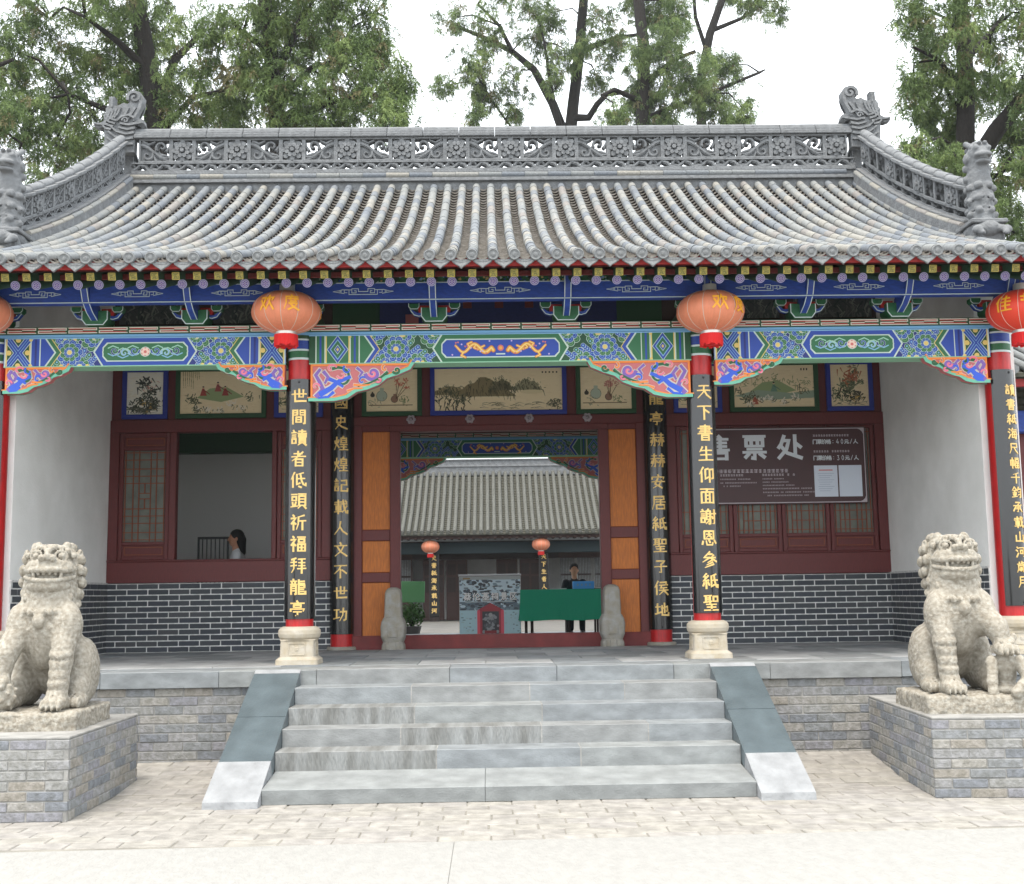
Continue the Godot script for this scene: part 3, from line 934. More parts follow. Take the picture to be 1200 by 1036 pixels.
func build_terrace() -> void:
	var core := MB.new()
	core.box(Vector3(0, 0.40, -5.6), Vector3(17.0, 0.788, 11.08))
	core.box(Vector3(0, 0.871, -5.85), Vector3(17.0, 0.158, 10.6))
	var t := structure("terrace", core, M.terrace_floor)
	var list := []
	brick_face(list, Vector3(-8.5, 0.02, -0.058), Vector3.RIGHT, 17.0, 9, M.bricks, 0.282, 0.0865, 0.01, 0.02)
	pieces(t, "brick", list)
	var back := MB.new()
	back.box(Vector3(0, 0.39, -0.06), Vector3(17.0, 0.78, 0.03))
	put("mortar_bed", back, M.mortar, t)
	# dressed stone slabs along the terrace edge
	var x := -8.4
	var widths := [1.15, 0.95, 1.3, 1.05]
	var i := 0
	while x < 8.4:
		var w: float = widths[i % 4]
		put("edge_slab", boxm(Vector3(w - 0.003, 0.158, 0.56), 0.005), M.slabs[i % 4], t, at(x + w * 0.5, TERRACE - 0.079 + rng.randf_range(-0.002, 0.002), -0.28))
		x += w
		i += 1
	# floor slabs of the porch
	var zf := -0.95
	var r := 0
	while zf > -4.3:
		x = -5.1 + (0.35 if r % 2 else 0.0)
		while x < 5.1:
			put("floor_slab", boxm(Vector3(0.692, 0.02, 0.692), 0.004), M.terrace_floor if rng.randf() < 0.6 else M.slabs[rng.randi() % 4], t, at(x + 0.35, TERRACE - 0.006 + rng.randf_range(-0.001, 0.001), zf))
			x += 0.7
		zf -= 0.7
		r += 1
	# steps
	var s := thing("stone_steps", "wide flight of six grey stone steps between two sloping cheek stones", "steps", Vector3(0, 0, 1.0))
	var tops := [[2.0, 0.125, 1.40], [1.40, 0.345, 1.06], [1.06, 0.5, 0.73], [0.73, 0.655, 0.38], [0.38, 0.81, 0.004]]
	var cuts := [[-2.0, -0.2, 2.0], [-2.0, -0.62, 0.62, 2.0], [-2.0, -0.95, 0.3, 1.25, 2.0], [-2.0, -0.85, 0.32, 2.0], [-2.0, -0.9, 0.22, 1.12, 2.0]]
	for k in 5:
		var d: Array = tops[k]
		for j in cuts[k].size() - 1:
			var x0: float = cuts[k][j] + 0.001
			var x1: float = cuts[k][j + 1] - 0.001
			var b := MB.new()
			var low := 0.0 if k == 0 else float(tops[k - 1][1]) - 0.03
			var depth: float = d[0] - d[2] + 0.06
			b.box(Vector3((x0 + x1) * 0.5, (d[1] + low) * 0.5, d[0] - depth * 0.5), Vector3(x1 - x0, d[1] - low, depth), 0.005)
			var tilt := Basis.IDENTITY
			if k == 0:
				tilt = Basis(Vector3.RIGHT, 0.10)
			var o := put("step_slab", b, M.stained if (k in [1, 3] and j == 0) or (k == 2 and j == 1) else M.slabs[(k + j * 2) % 4] if k > 0 else M.slabs[1], s, Transform3D(Basis.IDENTITY, Vector3(0, 0, -1.0)))
			if j > 0 and k > 0:
				put("mortar_joint", boxm(Vector3(0.014, d[1] - low - 0.012, depth - 0.01), 0.0, Vector3(x0, (d[1] + low) * 0.5 + 0.004, d[0] - depth * 0.5 + 0.0045)), M.mortar, s, Transform3D(Basis.IDENTITY, Vector3(0, 0, -1.0)))
			if k == 0:
				# the lowest slab rises towards its back edge
				o.transform = Transform3D(Basis.IDENTITY, Vector3(0, 0, -1.0)) * Transform3D(Basis.IDENTITY, Vector3(0, 0.125, 2.0)) * Transform3D(tilt, Vector3.ZERO) * Transform3D(Basis.IDENTITY, Vector3(0, -0.125, -2.0))
	var core2 := MB.new()
	core2.box(Vector3(0, 0.05, 0.5 - 1.0), Vector3(3.96, 0.5, 0.9))
	put("step_core", core2, M.mortar, s)
	for sx in [-1.0, 1.0]:
		var side := PackedVector2Array([Vector2(-0.99, 0.0), Vector2(1.0, 0.0), Vector2(1.0, 0.05), Vector2(-0.99, 0.80)])
		var cheek := MB.new()
		cheek.slab(side, 2.02 * sx, 2.42 * sx, Transform3D(YZ, Vector3.ZERO))
		put("cheek_wall", cheek, M.mortar, s)
		# sloping stones: dark polished slab above, pale foot stone below
		var a := Vector2(-1.0, 0.962)
		var e := Vector2(1.13, 0.045)
		var nn := Vector2(-(e - a).y, (e - a).x).normalized()
		for part in [[0.0, 0.035, "top_stone"], [0.037, 0.40, "cheek_stone"], [0.403, 0.735, "cheek_stone"], [0.738, 1.0, "foot_stone"]]:
			var p: Vector2 = a.lerp(e, part[0])
			var q: Vector2 = a.lerp(e, part[1])
			var lift := 0.0
			if part[2] == "foot_stone":
				lift = 0.012
			var up := nn * lift
			var o := PackedVector2Array([p + up, q + up, q - nn * 0.14, p - nn * 0.14])
			if part[2] == "foot_stone":
				o = PackedVector2Array([p + up, q + up, Vector2(q.x + 0.02, -0.02), Vector2(p.x - 0.1, -0.02), p - nn * 0.14])
			var b := MB.new()
			b.slab(o, 2.0 * sx, 2.44 * sx, Transform3D(YZ, Vector3.ZERO))
			put(part[2], b, M.ramp if part[2] == "cheek_stone" else M.ramp_foot, s)

# ---------------------------------------------------------------- gate hall

func profile(z: float) -> float:
	var zz := z if z >= RIDGE_Z else 2.0 * RIDGE_Z - z
	var t := 0.4 - zz
	return 5.0 + 0.31 * t + 0.0275 * t * t

func slope_dir(z: float) -> Vector3:
	var d := Vector3(0, profile(z + 0.02) - profile(z - 0.02), 0.04)
	return d.normalized()

var hall: Node3D
var roof: MeshInstance3D

func build_hall() -> void:
	hall = thing("gate_hall", "single-storey gate hall with grey tiled roof and blue and green painted beams", "building")
	build_roof()
	build_eaves()
	build_beams()
	build_columns()
	build_walls()
	build_gate()

func barrel(r: float, length: float) -> MB:
	# a half round tile, its lower end a little wider than its upper one and closed by a rim
	var b := MB.new()
	var seg := 8
	for i in seg:
		var a0 := PI * (-0.08 + 1.16 * i / seg)
		var a1 := PI * (-0.08 + 1.16 * (i + 1) / seg)
		var p := [Vector3(cos(a0), sin(a0), 0), Vector3(cos(a1), sin(a1), 0)]
		var up := Vector3(0, 0, -length * 0.5)
		var dn := Vector3(0, 0, length * 0.5)
		b.tri(p[0] * r * 0.94 + up, p[1] * r * 0.94 + up, p[1] * r + dn, p[0], p[1], p[1])
		b.tri(p[0] * r * 0.94 + up, p[1] * r + dn, p[0] * r + dn, p[0], p[1], p[0])
		b.quad(p[0] * r + dn, p[1] * r + dn, p[1] * r * 0.8 + dn, p[0] * r * 0.8 + dn, Vector3.BACK)
	return b

func build_roof() -> void:
	# boarded deck under the tiles
	var deck := MB.new()
	var n := 24
	for half in 2:
		for i in n:
			var z0 := lerpf(0.33, RIDGE_Z, float(i) / n)
			var z1 := lerpf(0.33, RIDGE_Z, float(i + 1) / n)
			var y0 := profile(z0) - 0.09
			var y1 := profile(z1) - 0.09
			if half == 1:
				z0 = 2.0 * RIDGE_Z - z0
				z1 = 2.0 * RIDGE_Z - z1
			var nn := Vector3(0, absf(z0 - z1), (y1 - y0) * (1.0 if half == 0 else -1.0)).normalized()
			for k in 2:
				var dy := -0.05 * k
				deck.quad(Vector3(-6.0, y0 + dy, z0), Vector3(6.0, y0 + dy, z0), Vector3(6.0, y1 + dy, z1), Vector3(-6.0, y1 + dy, z1), nn if k == 0 else -nn)
			for sx in [-6.0, 6.0]:
				deck.quad(Vector3(sx, y0, z0), Vector3(sx, y1, z1), Vector3(sx, y1 - 0.05, z1), Vector3(sx, y0 - 0.05, z0), Vector3(signf(sx), 0, 0))
	roof = put("roof", deck, M.underside, hall)
	# barrel tile rows
	var tile := barrel(0.057, 0.275)
	var list := []
	for k in range(-25, 28):
		var x := row_x(k)
		for side in 2:
			var z := 0.39
			var count := 0
			while z > RIDGE_Z + 0.12:
				var d := slope_dir(z)
				var zm := z - 0.135 * d.z
				d = slope_dir(zm)
				var y := profile(zm)
				var xf := Transform3D(Basis(Vector3.RIGHT, d.cross(Vector3.RIGHT) * -1.0 if false else Vector3(0, d.z, -d.y), d), Vector3(x + rng.randf_range(-0.004, 0.004), y + rng.randf_range(-0.003, 0.003), zm))
				if side == 1:
					xf = Transform3D(Basis(Vector3.UP, PI), Vector3(0, 0, 2.0 * RIDGE_Z)) * xf
					xf.origin.x = x
				var m: Material = M.tiles[[0, 0, 1, 1, 2, 3, 4, 4, 5, 5, 6][rng.randi() % 11]]
				list.append([tile, xf, m])
				z -= 0.268 * d.z
				count += 1
	pieces(roof, "barrel_tile", list)
	# concave tiles between the rows, overlapping in steps
	var pan := MB.new()
	for k in range(-26, 28):
		var xa := row_x(k) + 0.045
		var xb := row_x(k + 1) - 0.045
		for side in 2:
			var z := 0.36
			while z > RIDGE_Z + 0.1:
				var z1 := z - 0.15
				var q := []
				for e in 5:
					var f := e / 4.0
					var sag := -0.03 * (1.0 - (2.0 * f - 1.0) * (2.0 * f - 1.0))
					var xx := lerpf(xa, xb, f)
					q.append([Vector3(xx, profile(z) - 0.008 + sag, z), Vector3(xx, profile(z1) - 0.062 + sag, z1)])
				for e in 4:
					var a: Vector3 = q[e][0]
					var b: Vector3 = q[e + 1][0]
					var c: Vector3 = q[e + 1][1]
					var dd: Vector3 = q[e][1]
					if side == 1:
						for v in [0]:
							a.z = 2.0 * RIDGE_Z - a.z; b.z = 2.0 * RIDGE_Z - b.z; c.z = 2.0 * RIDGE_Z - c.z; dd.z = 2.0 * RIDGE_Z - dd.z
					var nn := (b - a).cross(dd - a).normalized()
					if nn.y < 0.0:
						nn = -nn
					pan.quad(a, b, c, dd, nn)
					var lip := Vector3(0, -0.02, 0)
					pan.quad(a, b, b + lip, a + lip, Vector3(0, 0, 1.0 if side == 0 else -1.0))
				z = z1
	put("pan_tiles", pan, M.pan, roof).set_meta("kind", "stuff")
	# round end discs and heart shaped drip tiles along the eave
	var disc := MB.new()
	disc.tube([Vector3(0, 0, -0.03), Vector3(0, 0, 0.012)], [0.056, 0.058], 18)
	var prev := 0.0
	for ring in [[0.057, 0.012, 0.050, 0.022], [0.050, 0.022, 0.041, 0.014], [0.041, 0.014, 0.026, 0.0125], [0.026, 0.0125, 0.018, 0.021], [0.018, 0.021, 0.0005, 0.024]]:
		for i in 18:
			var a0 := TAU * i / 18
			var a1 := TAU * (i + 1) / 18
			var p0 := Vector3(cos(a0), sin(a0), 0)
			var p1 := Vector3(cos(a1), sin(a1), 0)
			var nn := Vector3((p0.x + p1.x) * (ring[3] - ring[1]), (p0.y + p1.y) * (ring[3] - ring[1]), (ring[0] - ring[2]) * 2.0).normalized()
			disc.quad(p0 * ring[0] + Vector3(0, 0, ring[1]), p1 * ring[0] + Vector3(0, 0, ring[1]), p1 * ring[2] + Vector3(0, 0, ring[3]), p0 * ring[2] + Vector3(0, 0, ring[3]), nn)
	var heart := PackedVector2Array([Vector2(-0.098, 0.0), Vector2(-0.06, -0.012), Vector2(0.0, -0.017), Vector2(0.06, -0.012), Vector2(0.098, 0.0), Vector2(0.094, -0.028), Vector2(0.062, -0.050), Vector2(0.03, -0.066), Vector2(0.0, -0.088), Vector2(-0.03, -0.066), Vector2(-0.062, -0.050), Vector2(-0.094, -0.028)])
	for i in heart.size():
		heart[i] = heart[i] * Vector2(0.98, 1.25)
	var drip := MB.new()
	drip.slab(heart, 0.0, 0.014)
	for i in heart.size():
		var pa := heart[i]
		var pb := heart[(i + 1) % heart.size()]
		drip.ribbon(PackedVector2Array([pa * 0.9 + Vector2(0, -0.003), pb * 0.9 + Vector2(0, -0.003)]), 0.006, 0.006, 0.004 + 0.0003 * i, func(x, y, h): return Vector3(x, y, 0.014 + h))
	drip.ribbon(PackedVector2Array([Vector2(-0.05, -0.03), Vector2(0, -0.04), Vector2(0.05, -0.03)]), 0.008, 0.008, 0.005, func(x, y, h): return Vector3(x, y, 0.014 + h))
	var dm := disc.mesh()
	var hm := drip.mesh()
	for k in range(-25, 28):
		put("tile_end", dm, M.tile_end, roof, Transform3D(Basis(Vector3.RIGHT, 0.15), Vector3(row_x(k), 4.992 + rng.randf_range(-0.004, 0.004), 0.405)))
	for k in range(-26, 28):
		put("drip_tile", hm, M.tile_end, roof, Transform3D(Basis(Vector3.RIGHT, -0.2) * Basis(Vector3.BACK, rng.randf_range(-0.04, 0.04)), Vector3(row_x(k) + 0.1055, 4.962 + rng.randf_range(-0.004, 0.004), 0.375)))
	build_ridge()

func row_x(k: int) -> float:
	return -0.284 + 0.2105 * k

# carved openwork blocks of the ridge, about 0.36 tall, standing on y 0, thickness centred on z 0
func flower_block(w: float, h: float) -> MB:
	var b := MB.new()
	frame(b, w, h, 0.028, 0.15)
	# a plate with open corners, an octagon ring and a layered rosette on both faces
	var oct := PackedVector2Array()
	for i in 12:
		oct.append(Vector2(w * 0.5 + cos(TAU * i / 12) * h * 0.44, h * 0.5 + sin(TAU * i / 12) * h * 0.46))
	b.slab(oct, -0.045, 0.045)
	for s in [-1.0, 1.0]:
		for ring in [[0.36, 8, 0.042, 0.030], [0.22, 8, 0.036, 0.050]]:
			for i in ring[1]:
				var a: float = TAU * (i + (0.5 if ring[0] < 0.3 else 0.0)) / ring[1]
				var c := Vector2(w * 0.5 + cos(a) * h * ring[0], h * 0.5 + sin(a) * h * ring[0])
				var petal := PackedVector2Array()
				for j in 7:
					var t := TAU * j / 7
					var r := Vector2(cos(t) * ring[2], sin(t) * ring[2] * 0.9).rotated(a)
					petal.append(c + r)
				b.slab(petal, 0.04 * s, (0.045 + ring[3]) * s - 0.001 * s * (i % 3))
		var boss := PackedVector2Array()
		for j in 9:
			boss.append(Vector2(w * 0.5 + cos(TAU * j / 9) * 0.032, h * 0.5 + sin(TAU * j / 9) * 0.032))
		b.slab(boss, 0.05 * s, 0.115 * s)
	return b

func frame(b: MB, w: float, h: float, t: float, d: float) -> void:
	b.box(Vector3(w * 0.5, t * 0.5, 0), Vector3(w, t, d), 0.004)
	b.box(Vector3(w * 0.5, h - t * 0.5, 0), Vector3(w, t, d), 0.004)
	b.box(Vector3(t * 0.5, h * 0.5, 0), Vector3(t, h - 2.0 * t, d - 0.01))
	b.box(Vector3(w - t * 0.5, h * 0.5, 0), Vector3(t, h - 2.0 * t, d - 0.01))

func vine(b: MB, pts: Array, w0: float, w1: float, d: float) -> void:
	var q := PackedVector2Array()
	for p in pts:
		q.append(p)
	b.ribbon(q, w0, w1, d * 2.0, func(x, y, hh): return Vector3(x, y, hh - d))
	b.ribbon(q, w0 * 0.45, w1 * 0.45, d * 2.0 + 0.03, func(x, y, hh): return Vector3(x, y, hh - d - 0.015))

func scroll_block(w: float, h: float, flip: bool) -> MB:
	# trailing leaf scrolls with gaps that let the sky through
	var b := MB.new()
	var c := MB.new()
	var stem := []
	for i in 13:
		var t := i / 12.0
		stem.append(Vector2(w * (0.04 + 0.92 * t), h * (0.5 + 0.26 * cos(t * PI * 1.15) - 0.05 * t)))
	vine(c, stem, 0.06, 0.03, 0.05)
	vine(c, Canvas.coil(Vector2(w * 0.70, h * 0.66), h * 0.24, 3.6, -0.95), 0.045, 0.02, 0.052)
	vine(c, Canvas.coil(Vector2(w * 0.26, h * 0.33), h * 0.24, 0.4, -0.9), 0.05, 0.02, 0.048)
	vine(c, [Vector2(w * 0.12, h * 0.9), Vector2(w * 0.3, h * 0.78), Vector2(w * 0.47, h * 0.88), Vector2(w * 0.5, h * 0.97)], 0.05, 0.02, 0.044)
	vine(c, [Vector2(w * 0.5, h * 0.42), Vector2(w * 0.66, h * 0.24), Vector2(w * 0.84, h * 0.12), Vector2(w * 0.97, h * 0.1)], 0.06, 0.025, 0.046)
	vine(c, [Vector2(w * 0.72, h * 0.34), Vector2(w * 0.86, h * 0.3), Vector2(w * 0.98, h * 0.22)], 0.05, 0.02, 0.042)
	vine(c, [Vector2(w * 0.46, h * 0.30), Vector2(w * 0.52, h * 0.12), Vector2(w * 0.56, h * 0.03)], 0.045, 0.03, 0.040)
	vine(c, [Vector2(w * 0.86, h * 0.52), Vector2(w * 0.95, h * 0.7), Vector2(w * 0.97, h * 0.9)], 0.05, 0.03, 0.041)
	c.slab(PackedVector2Array([Vector2(w * 0.03, h * 0.06), Vector2(w * 0.97, h * 0.06), Vector2(w * 0.97, h * 0.26), Vector2(w * 0.80, h * 0.30), Vector2(w * 0.62, h * 0.50), Vector2(w * 0.46, h * 0.46), Vector2(w * 0.34, h * 0.66), Vector2(w * 0.14, h * 0.62), Vector2(w * 0.03, h * 0.84)]), -0.02, 0.02)
	if flip:
		b.add(c, Transform3D(Basis(Vector3(-1, 0, 0), Vector3.UP, Vector3.BACK), Vector3(w, 0, 0)))
	else:
		b.add(c, Transform3D.IDENTITY)
	frame(b, w, h, 0.028, 0.15)
	return b

func band_block(w: float, h: float) -> MB:
	# low strip pierced by S-shaped leaves
	var b := MB.new()
	b.box(Vector3(w * 0.5, 0.012, 0), Vector3(w, 0.024, 0.15))
	b.box(Vector3(w * 0.5, h - 0.010, 0), Vector3(w, 0.020, 0.15))
	vine(b, [Vector2(0, h * 0.30), Vector2(w * 0.14, h * 0.28), Vector2(w * 0.26, h * 0.5), Vector2(w * 0.38, h * 0.78), Vector2(w * 0.5, h * 0.72)], 0.055, 0.035, 0.05)
	vine(b, [Vector2(w * 0.5, h * 0.72), Vector2(w * 0.64, h * 0.62), Vector2(w * 0.72, h * 0.3), Vector2(w * 0.9, h * 0.24), Vector2(w * 1.0, h * 0.3)], 0.055, 0.05, 0.052)
	vine(b, [Vector2(w * 0.86, h * 0.5), Vector2(w * 0.92, h * 0.78), Vector2(w * 1.0, h * 0.86)], 0.05, 0.045, 0.046)
	vine(b, [Vector2(w * 0.0, h * 0.86), Vector2(w * 0.1, h * 0.8), Vector2(w * 0.16, h * 0.62)], 0.045, 0.03, 0.044)
	return b

func build_ridge() -> void:
	var y0 := 7.775
	var half := 5.42
	var base := MB.new()
	base.box(Vector3(0, y0 - 0.05, RIDGE_Z), Vector3(half * 2.0, 0.2, 0.30))
	base.box(Vector3(0, y0 + 0.018, RIDGE_Z), Vector3(half * 2.0, 0.028, 0.42), 0.004)
	base.box(Vector3(0, y0 + 0.055, RIDGE_Z), Vector3(half * 2.0, 0.03, 0.34), 0.004)
	base.box(Vector3(0, y0 + 0.11, RIDGE_Z), Vector3(half * 2.0, 0.09, 0.22))
	base.box(Vector3(0, y0 + 0.17, RIDGE_Z), Vector3(half * 2.0, 0.035, 0.30), 0.004)
	base.box(Vector3(0, y0 + 0.205, RIDGE_Z), Vector3(half * 2.0, 0.03, 0.24), 0.004)
	put("ridge_base", base, M.ridge, roof)
	for s in [-1.0, 1.0]:
		var bead := MB.new()
		bead.tube([Vector3(-0.17, 0, 0), Vector3(0.17, 0, 0)], [0.047, 0.043], 10)
		var bm := bead.mesh()
		var k := 0
		var x := -half + 0.17
		while x < half:
			put("ridge_bead", bm, M.tiles[[0, 2, 4, 5, 5, 2, 1, 3][rng.randi() % 8]], roof, at(x, y0 + 0.112, RIDGE_Z + 0.13 * s))
			x += 0.345
			k += 1
	var yb := y0 + 0.22
	var hb := 0.145
	var band := band_block(0.34, hb)
	var bmesh := band.mesh()
	for i in 32:
		put("ridge_band_block", bmesh, M.ridge, roof, at(-5.44 + 0.34 * i, yb, RIDGE_Z))
	var yf := yb + hb
	var hf := 0.37
	var fl := flower_block(0.34, hf).mesh()
	var s1 := scroll_block(0.48, hf, false).mesh()
	var s2 := scroll_block(0.48, hf, true).mesh()
	var x := -5.33
	var i := 0
	while x < 5.2:
		put("ridge_scroll_block", s1 if i % 2 == 0 else s2, M.ridge, roof, at(x, yf, RIDGE_Z))
		x += 0.48
		if x > 5.2:
			break
		put("ridge_flower_block", fl, M.ridge, roof, at(x, yf, RIDGE_Z))
		x += 0.34
		i += 1
	x = -5.4
	while x < 5.4:
		var cap := MB.new()
		cap.box(Vector3(0.27, 0.03, 0), Vector3(0.535, 0.06, 0.24), 0.008)
		cap.box(Vector3(0.27, 0.085, 0), Vector3(0.535, 0.05, 0.18), 0.01)
		cap.tube([Vector3(0.004, 0.12, 0), Vector3(0.534, 0.12, 0)], [0.062, 0.062], 10)
		put("ridge_cap", cap, M.ridge, roof, at(x, yf + hf, RIDGE_Z))
		x += 0.54
	for sx in [-1.0, 1.0]:
		dragon_end(sx)
		gable_ridge(sx, 1.0)
		gable_ridge(sx, -1.0)

func dragon_end(sx: float) -> void:
	# ridge-end dragon: pierced tile with a curled tail towards the middle, a horn and a spur outwards
	var b := MB.new()
	var zoom := [128, 300, 130, 262, 105, 272, 82, 258, 85, 238, 105, 230, 128, 236, 122, 205, 108, 170, 92, 140, 88, 105, 106, 80, 135, 70, 165, 80, 181, 102, 176, 126, 158, 134, 175, 146, 196, 138, 215, 150, 234, 156, 251, 150, 248, 114, 244, 104, 278, 104, 274, 114, 276, 150, 292, 172, 290, 190, 302, 205, 300, 240, 318, 250, 352, 256, 352, 270, 325, 280, 300, 276, 296, 300, 292, 420, 132, 420]
	var o := PackedVector2Array()
	for i in range(0, zoom.size(), 2):
		o.append(Vector2((zoom[i] - 205) * 0.00276, 0.70 + (280 - zoom[i + 1]) * 0.00276))
	b.slab(o, -0.075, 0.075)
	var inner := PackedVector2Array()
	for p in o:
		inner.append(Vector2((p.x - 0.0) * 0.80, 0.62 + (p.y - 0.62) * 0.84))
	for s in [-1.0, 1.0]:
		var on := func(x: float, y: float, h: float) -> Vector3: return Vector3(x, y, (0.075 + h) * s)
		var n := [0]
		var rib := func(pts: Array, w: float, h: float) -> void:
			n[0] += 1
			b.ribbon(PackedVector2Array(pts), w, w * 0.7, h + 0.0006 * n[0], on)
		rib.call(Canvas.coil(Vector2(-0.192, 1.165), 0.105, -0.3, 1.3), 0.042, 0.035)
		rib.call([Vector2(-0.29, 1.10), Vector2(-0.27, 1.0), Vector2(-0.22, 0.9), Vector2(-0.19, 0.80)], 0.045, 0.03)
		rib.call([Vector2(-0.20, 1.0), Vector2(-0.14, 0.90), Vector2(-0.10, 0.82)], 0.045, 0.026)
		rib.call([Vector2(-0.10, 1.0), Vector2(-0.06, 0.90), Vector2(-0.04, 0.84)], 0.04, 0.03)
		# eye with brow, snout lines, mane locks
		rib.call(Canvas.coil(Vector2(-0.07, 0.80), 0.05, 0.0, 1.2), 0.022, 0.045)
		rib.call([Vector2(-0.20, 0.84), Vector2(-0.12, 0.88), Vector2(-0.02, 0.86), Vector2(0.05, 0.80)], 0.035, 0.05)
		rib.call([Vector2(-0.32, 0.77), Vector2(-0.22, 0.75), Vector2(-0.12, 0.73), Vector2(0.0, 0.75)], 0.04, 0.045)
		rib.call([Vector2(-0.20, 0.68), Vector2(-0.10, 0.66), Vector2(0.02, 0.69)], 0.036, 0.04)
		rib.call([Vector2(-0.19, 0.61), Vector2(-0.08, 0.59), Vector2(0.06, 0.63), Vector2(0.14, 0.70)], 0.036, 0.036)
		rib.call([Vector2(-0.18, 0.53), Vector2(-0.06, 0.51), Vector2(0.08, 0.55), Vector2(0.18, 0.63)], 0.036, 0.032)
		rib.call([Vector2(-0.18, 0.44), Vector2(-0.04, 0.43), Vector2(0.10, 0.46), Vector2(0.20, 0.54)], 0.036, 0.03)
		for j in 4:
			rib.call([Vector2(0.02 + 0.05 * j, 1.0 - 0.02 * j), Vector2(0.05 + 0.05 * j, 0.91 - 0.02 * j), Vector2(0.10 + 0.045 * j, 0.85 - 0.03 * j)], 0.034, 0.028)
			rib.call([Vector2(0.06 + 0.03 * j, 0.80 - 0.045 * j), Vector2(0.15 + 0.025 * j, 0.83 - 0.05 * j), Vector2(0.23 + 0.01 * j, 0.90 - 0.06 * j)], 0.03, 0.03)
		rib.call([Vector2(0.14, 1.16), Vector2(0.14, 1.02)], 0.03, 0.02)
		rib.call([Vector2(0.20, 0.74), Vector2(0.30, 0.745), Vector2(0.39, 0.755)], 0.03, 0.03)
	var m := MB.new()
	m.add(b, Transform3D(Basis(Vector3(sx, 0, 0), Vector3.UP, Vector3.BACK), Vector3.ZERO))
	put("ridge_dragon", m, M.ridge, roof, at(5.60 * sx, 7.99, RIDGE_Z))

func rough_noise(freq: float) -> FastNoiseLite:
	var n := FastNoiseLite.new()
	n.seed = 31
	n.frequency = freq
	n.fractal_octaves = 3
	return n

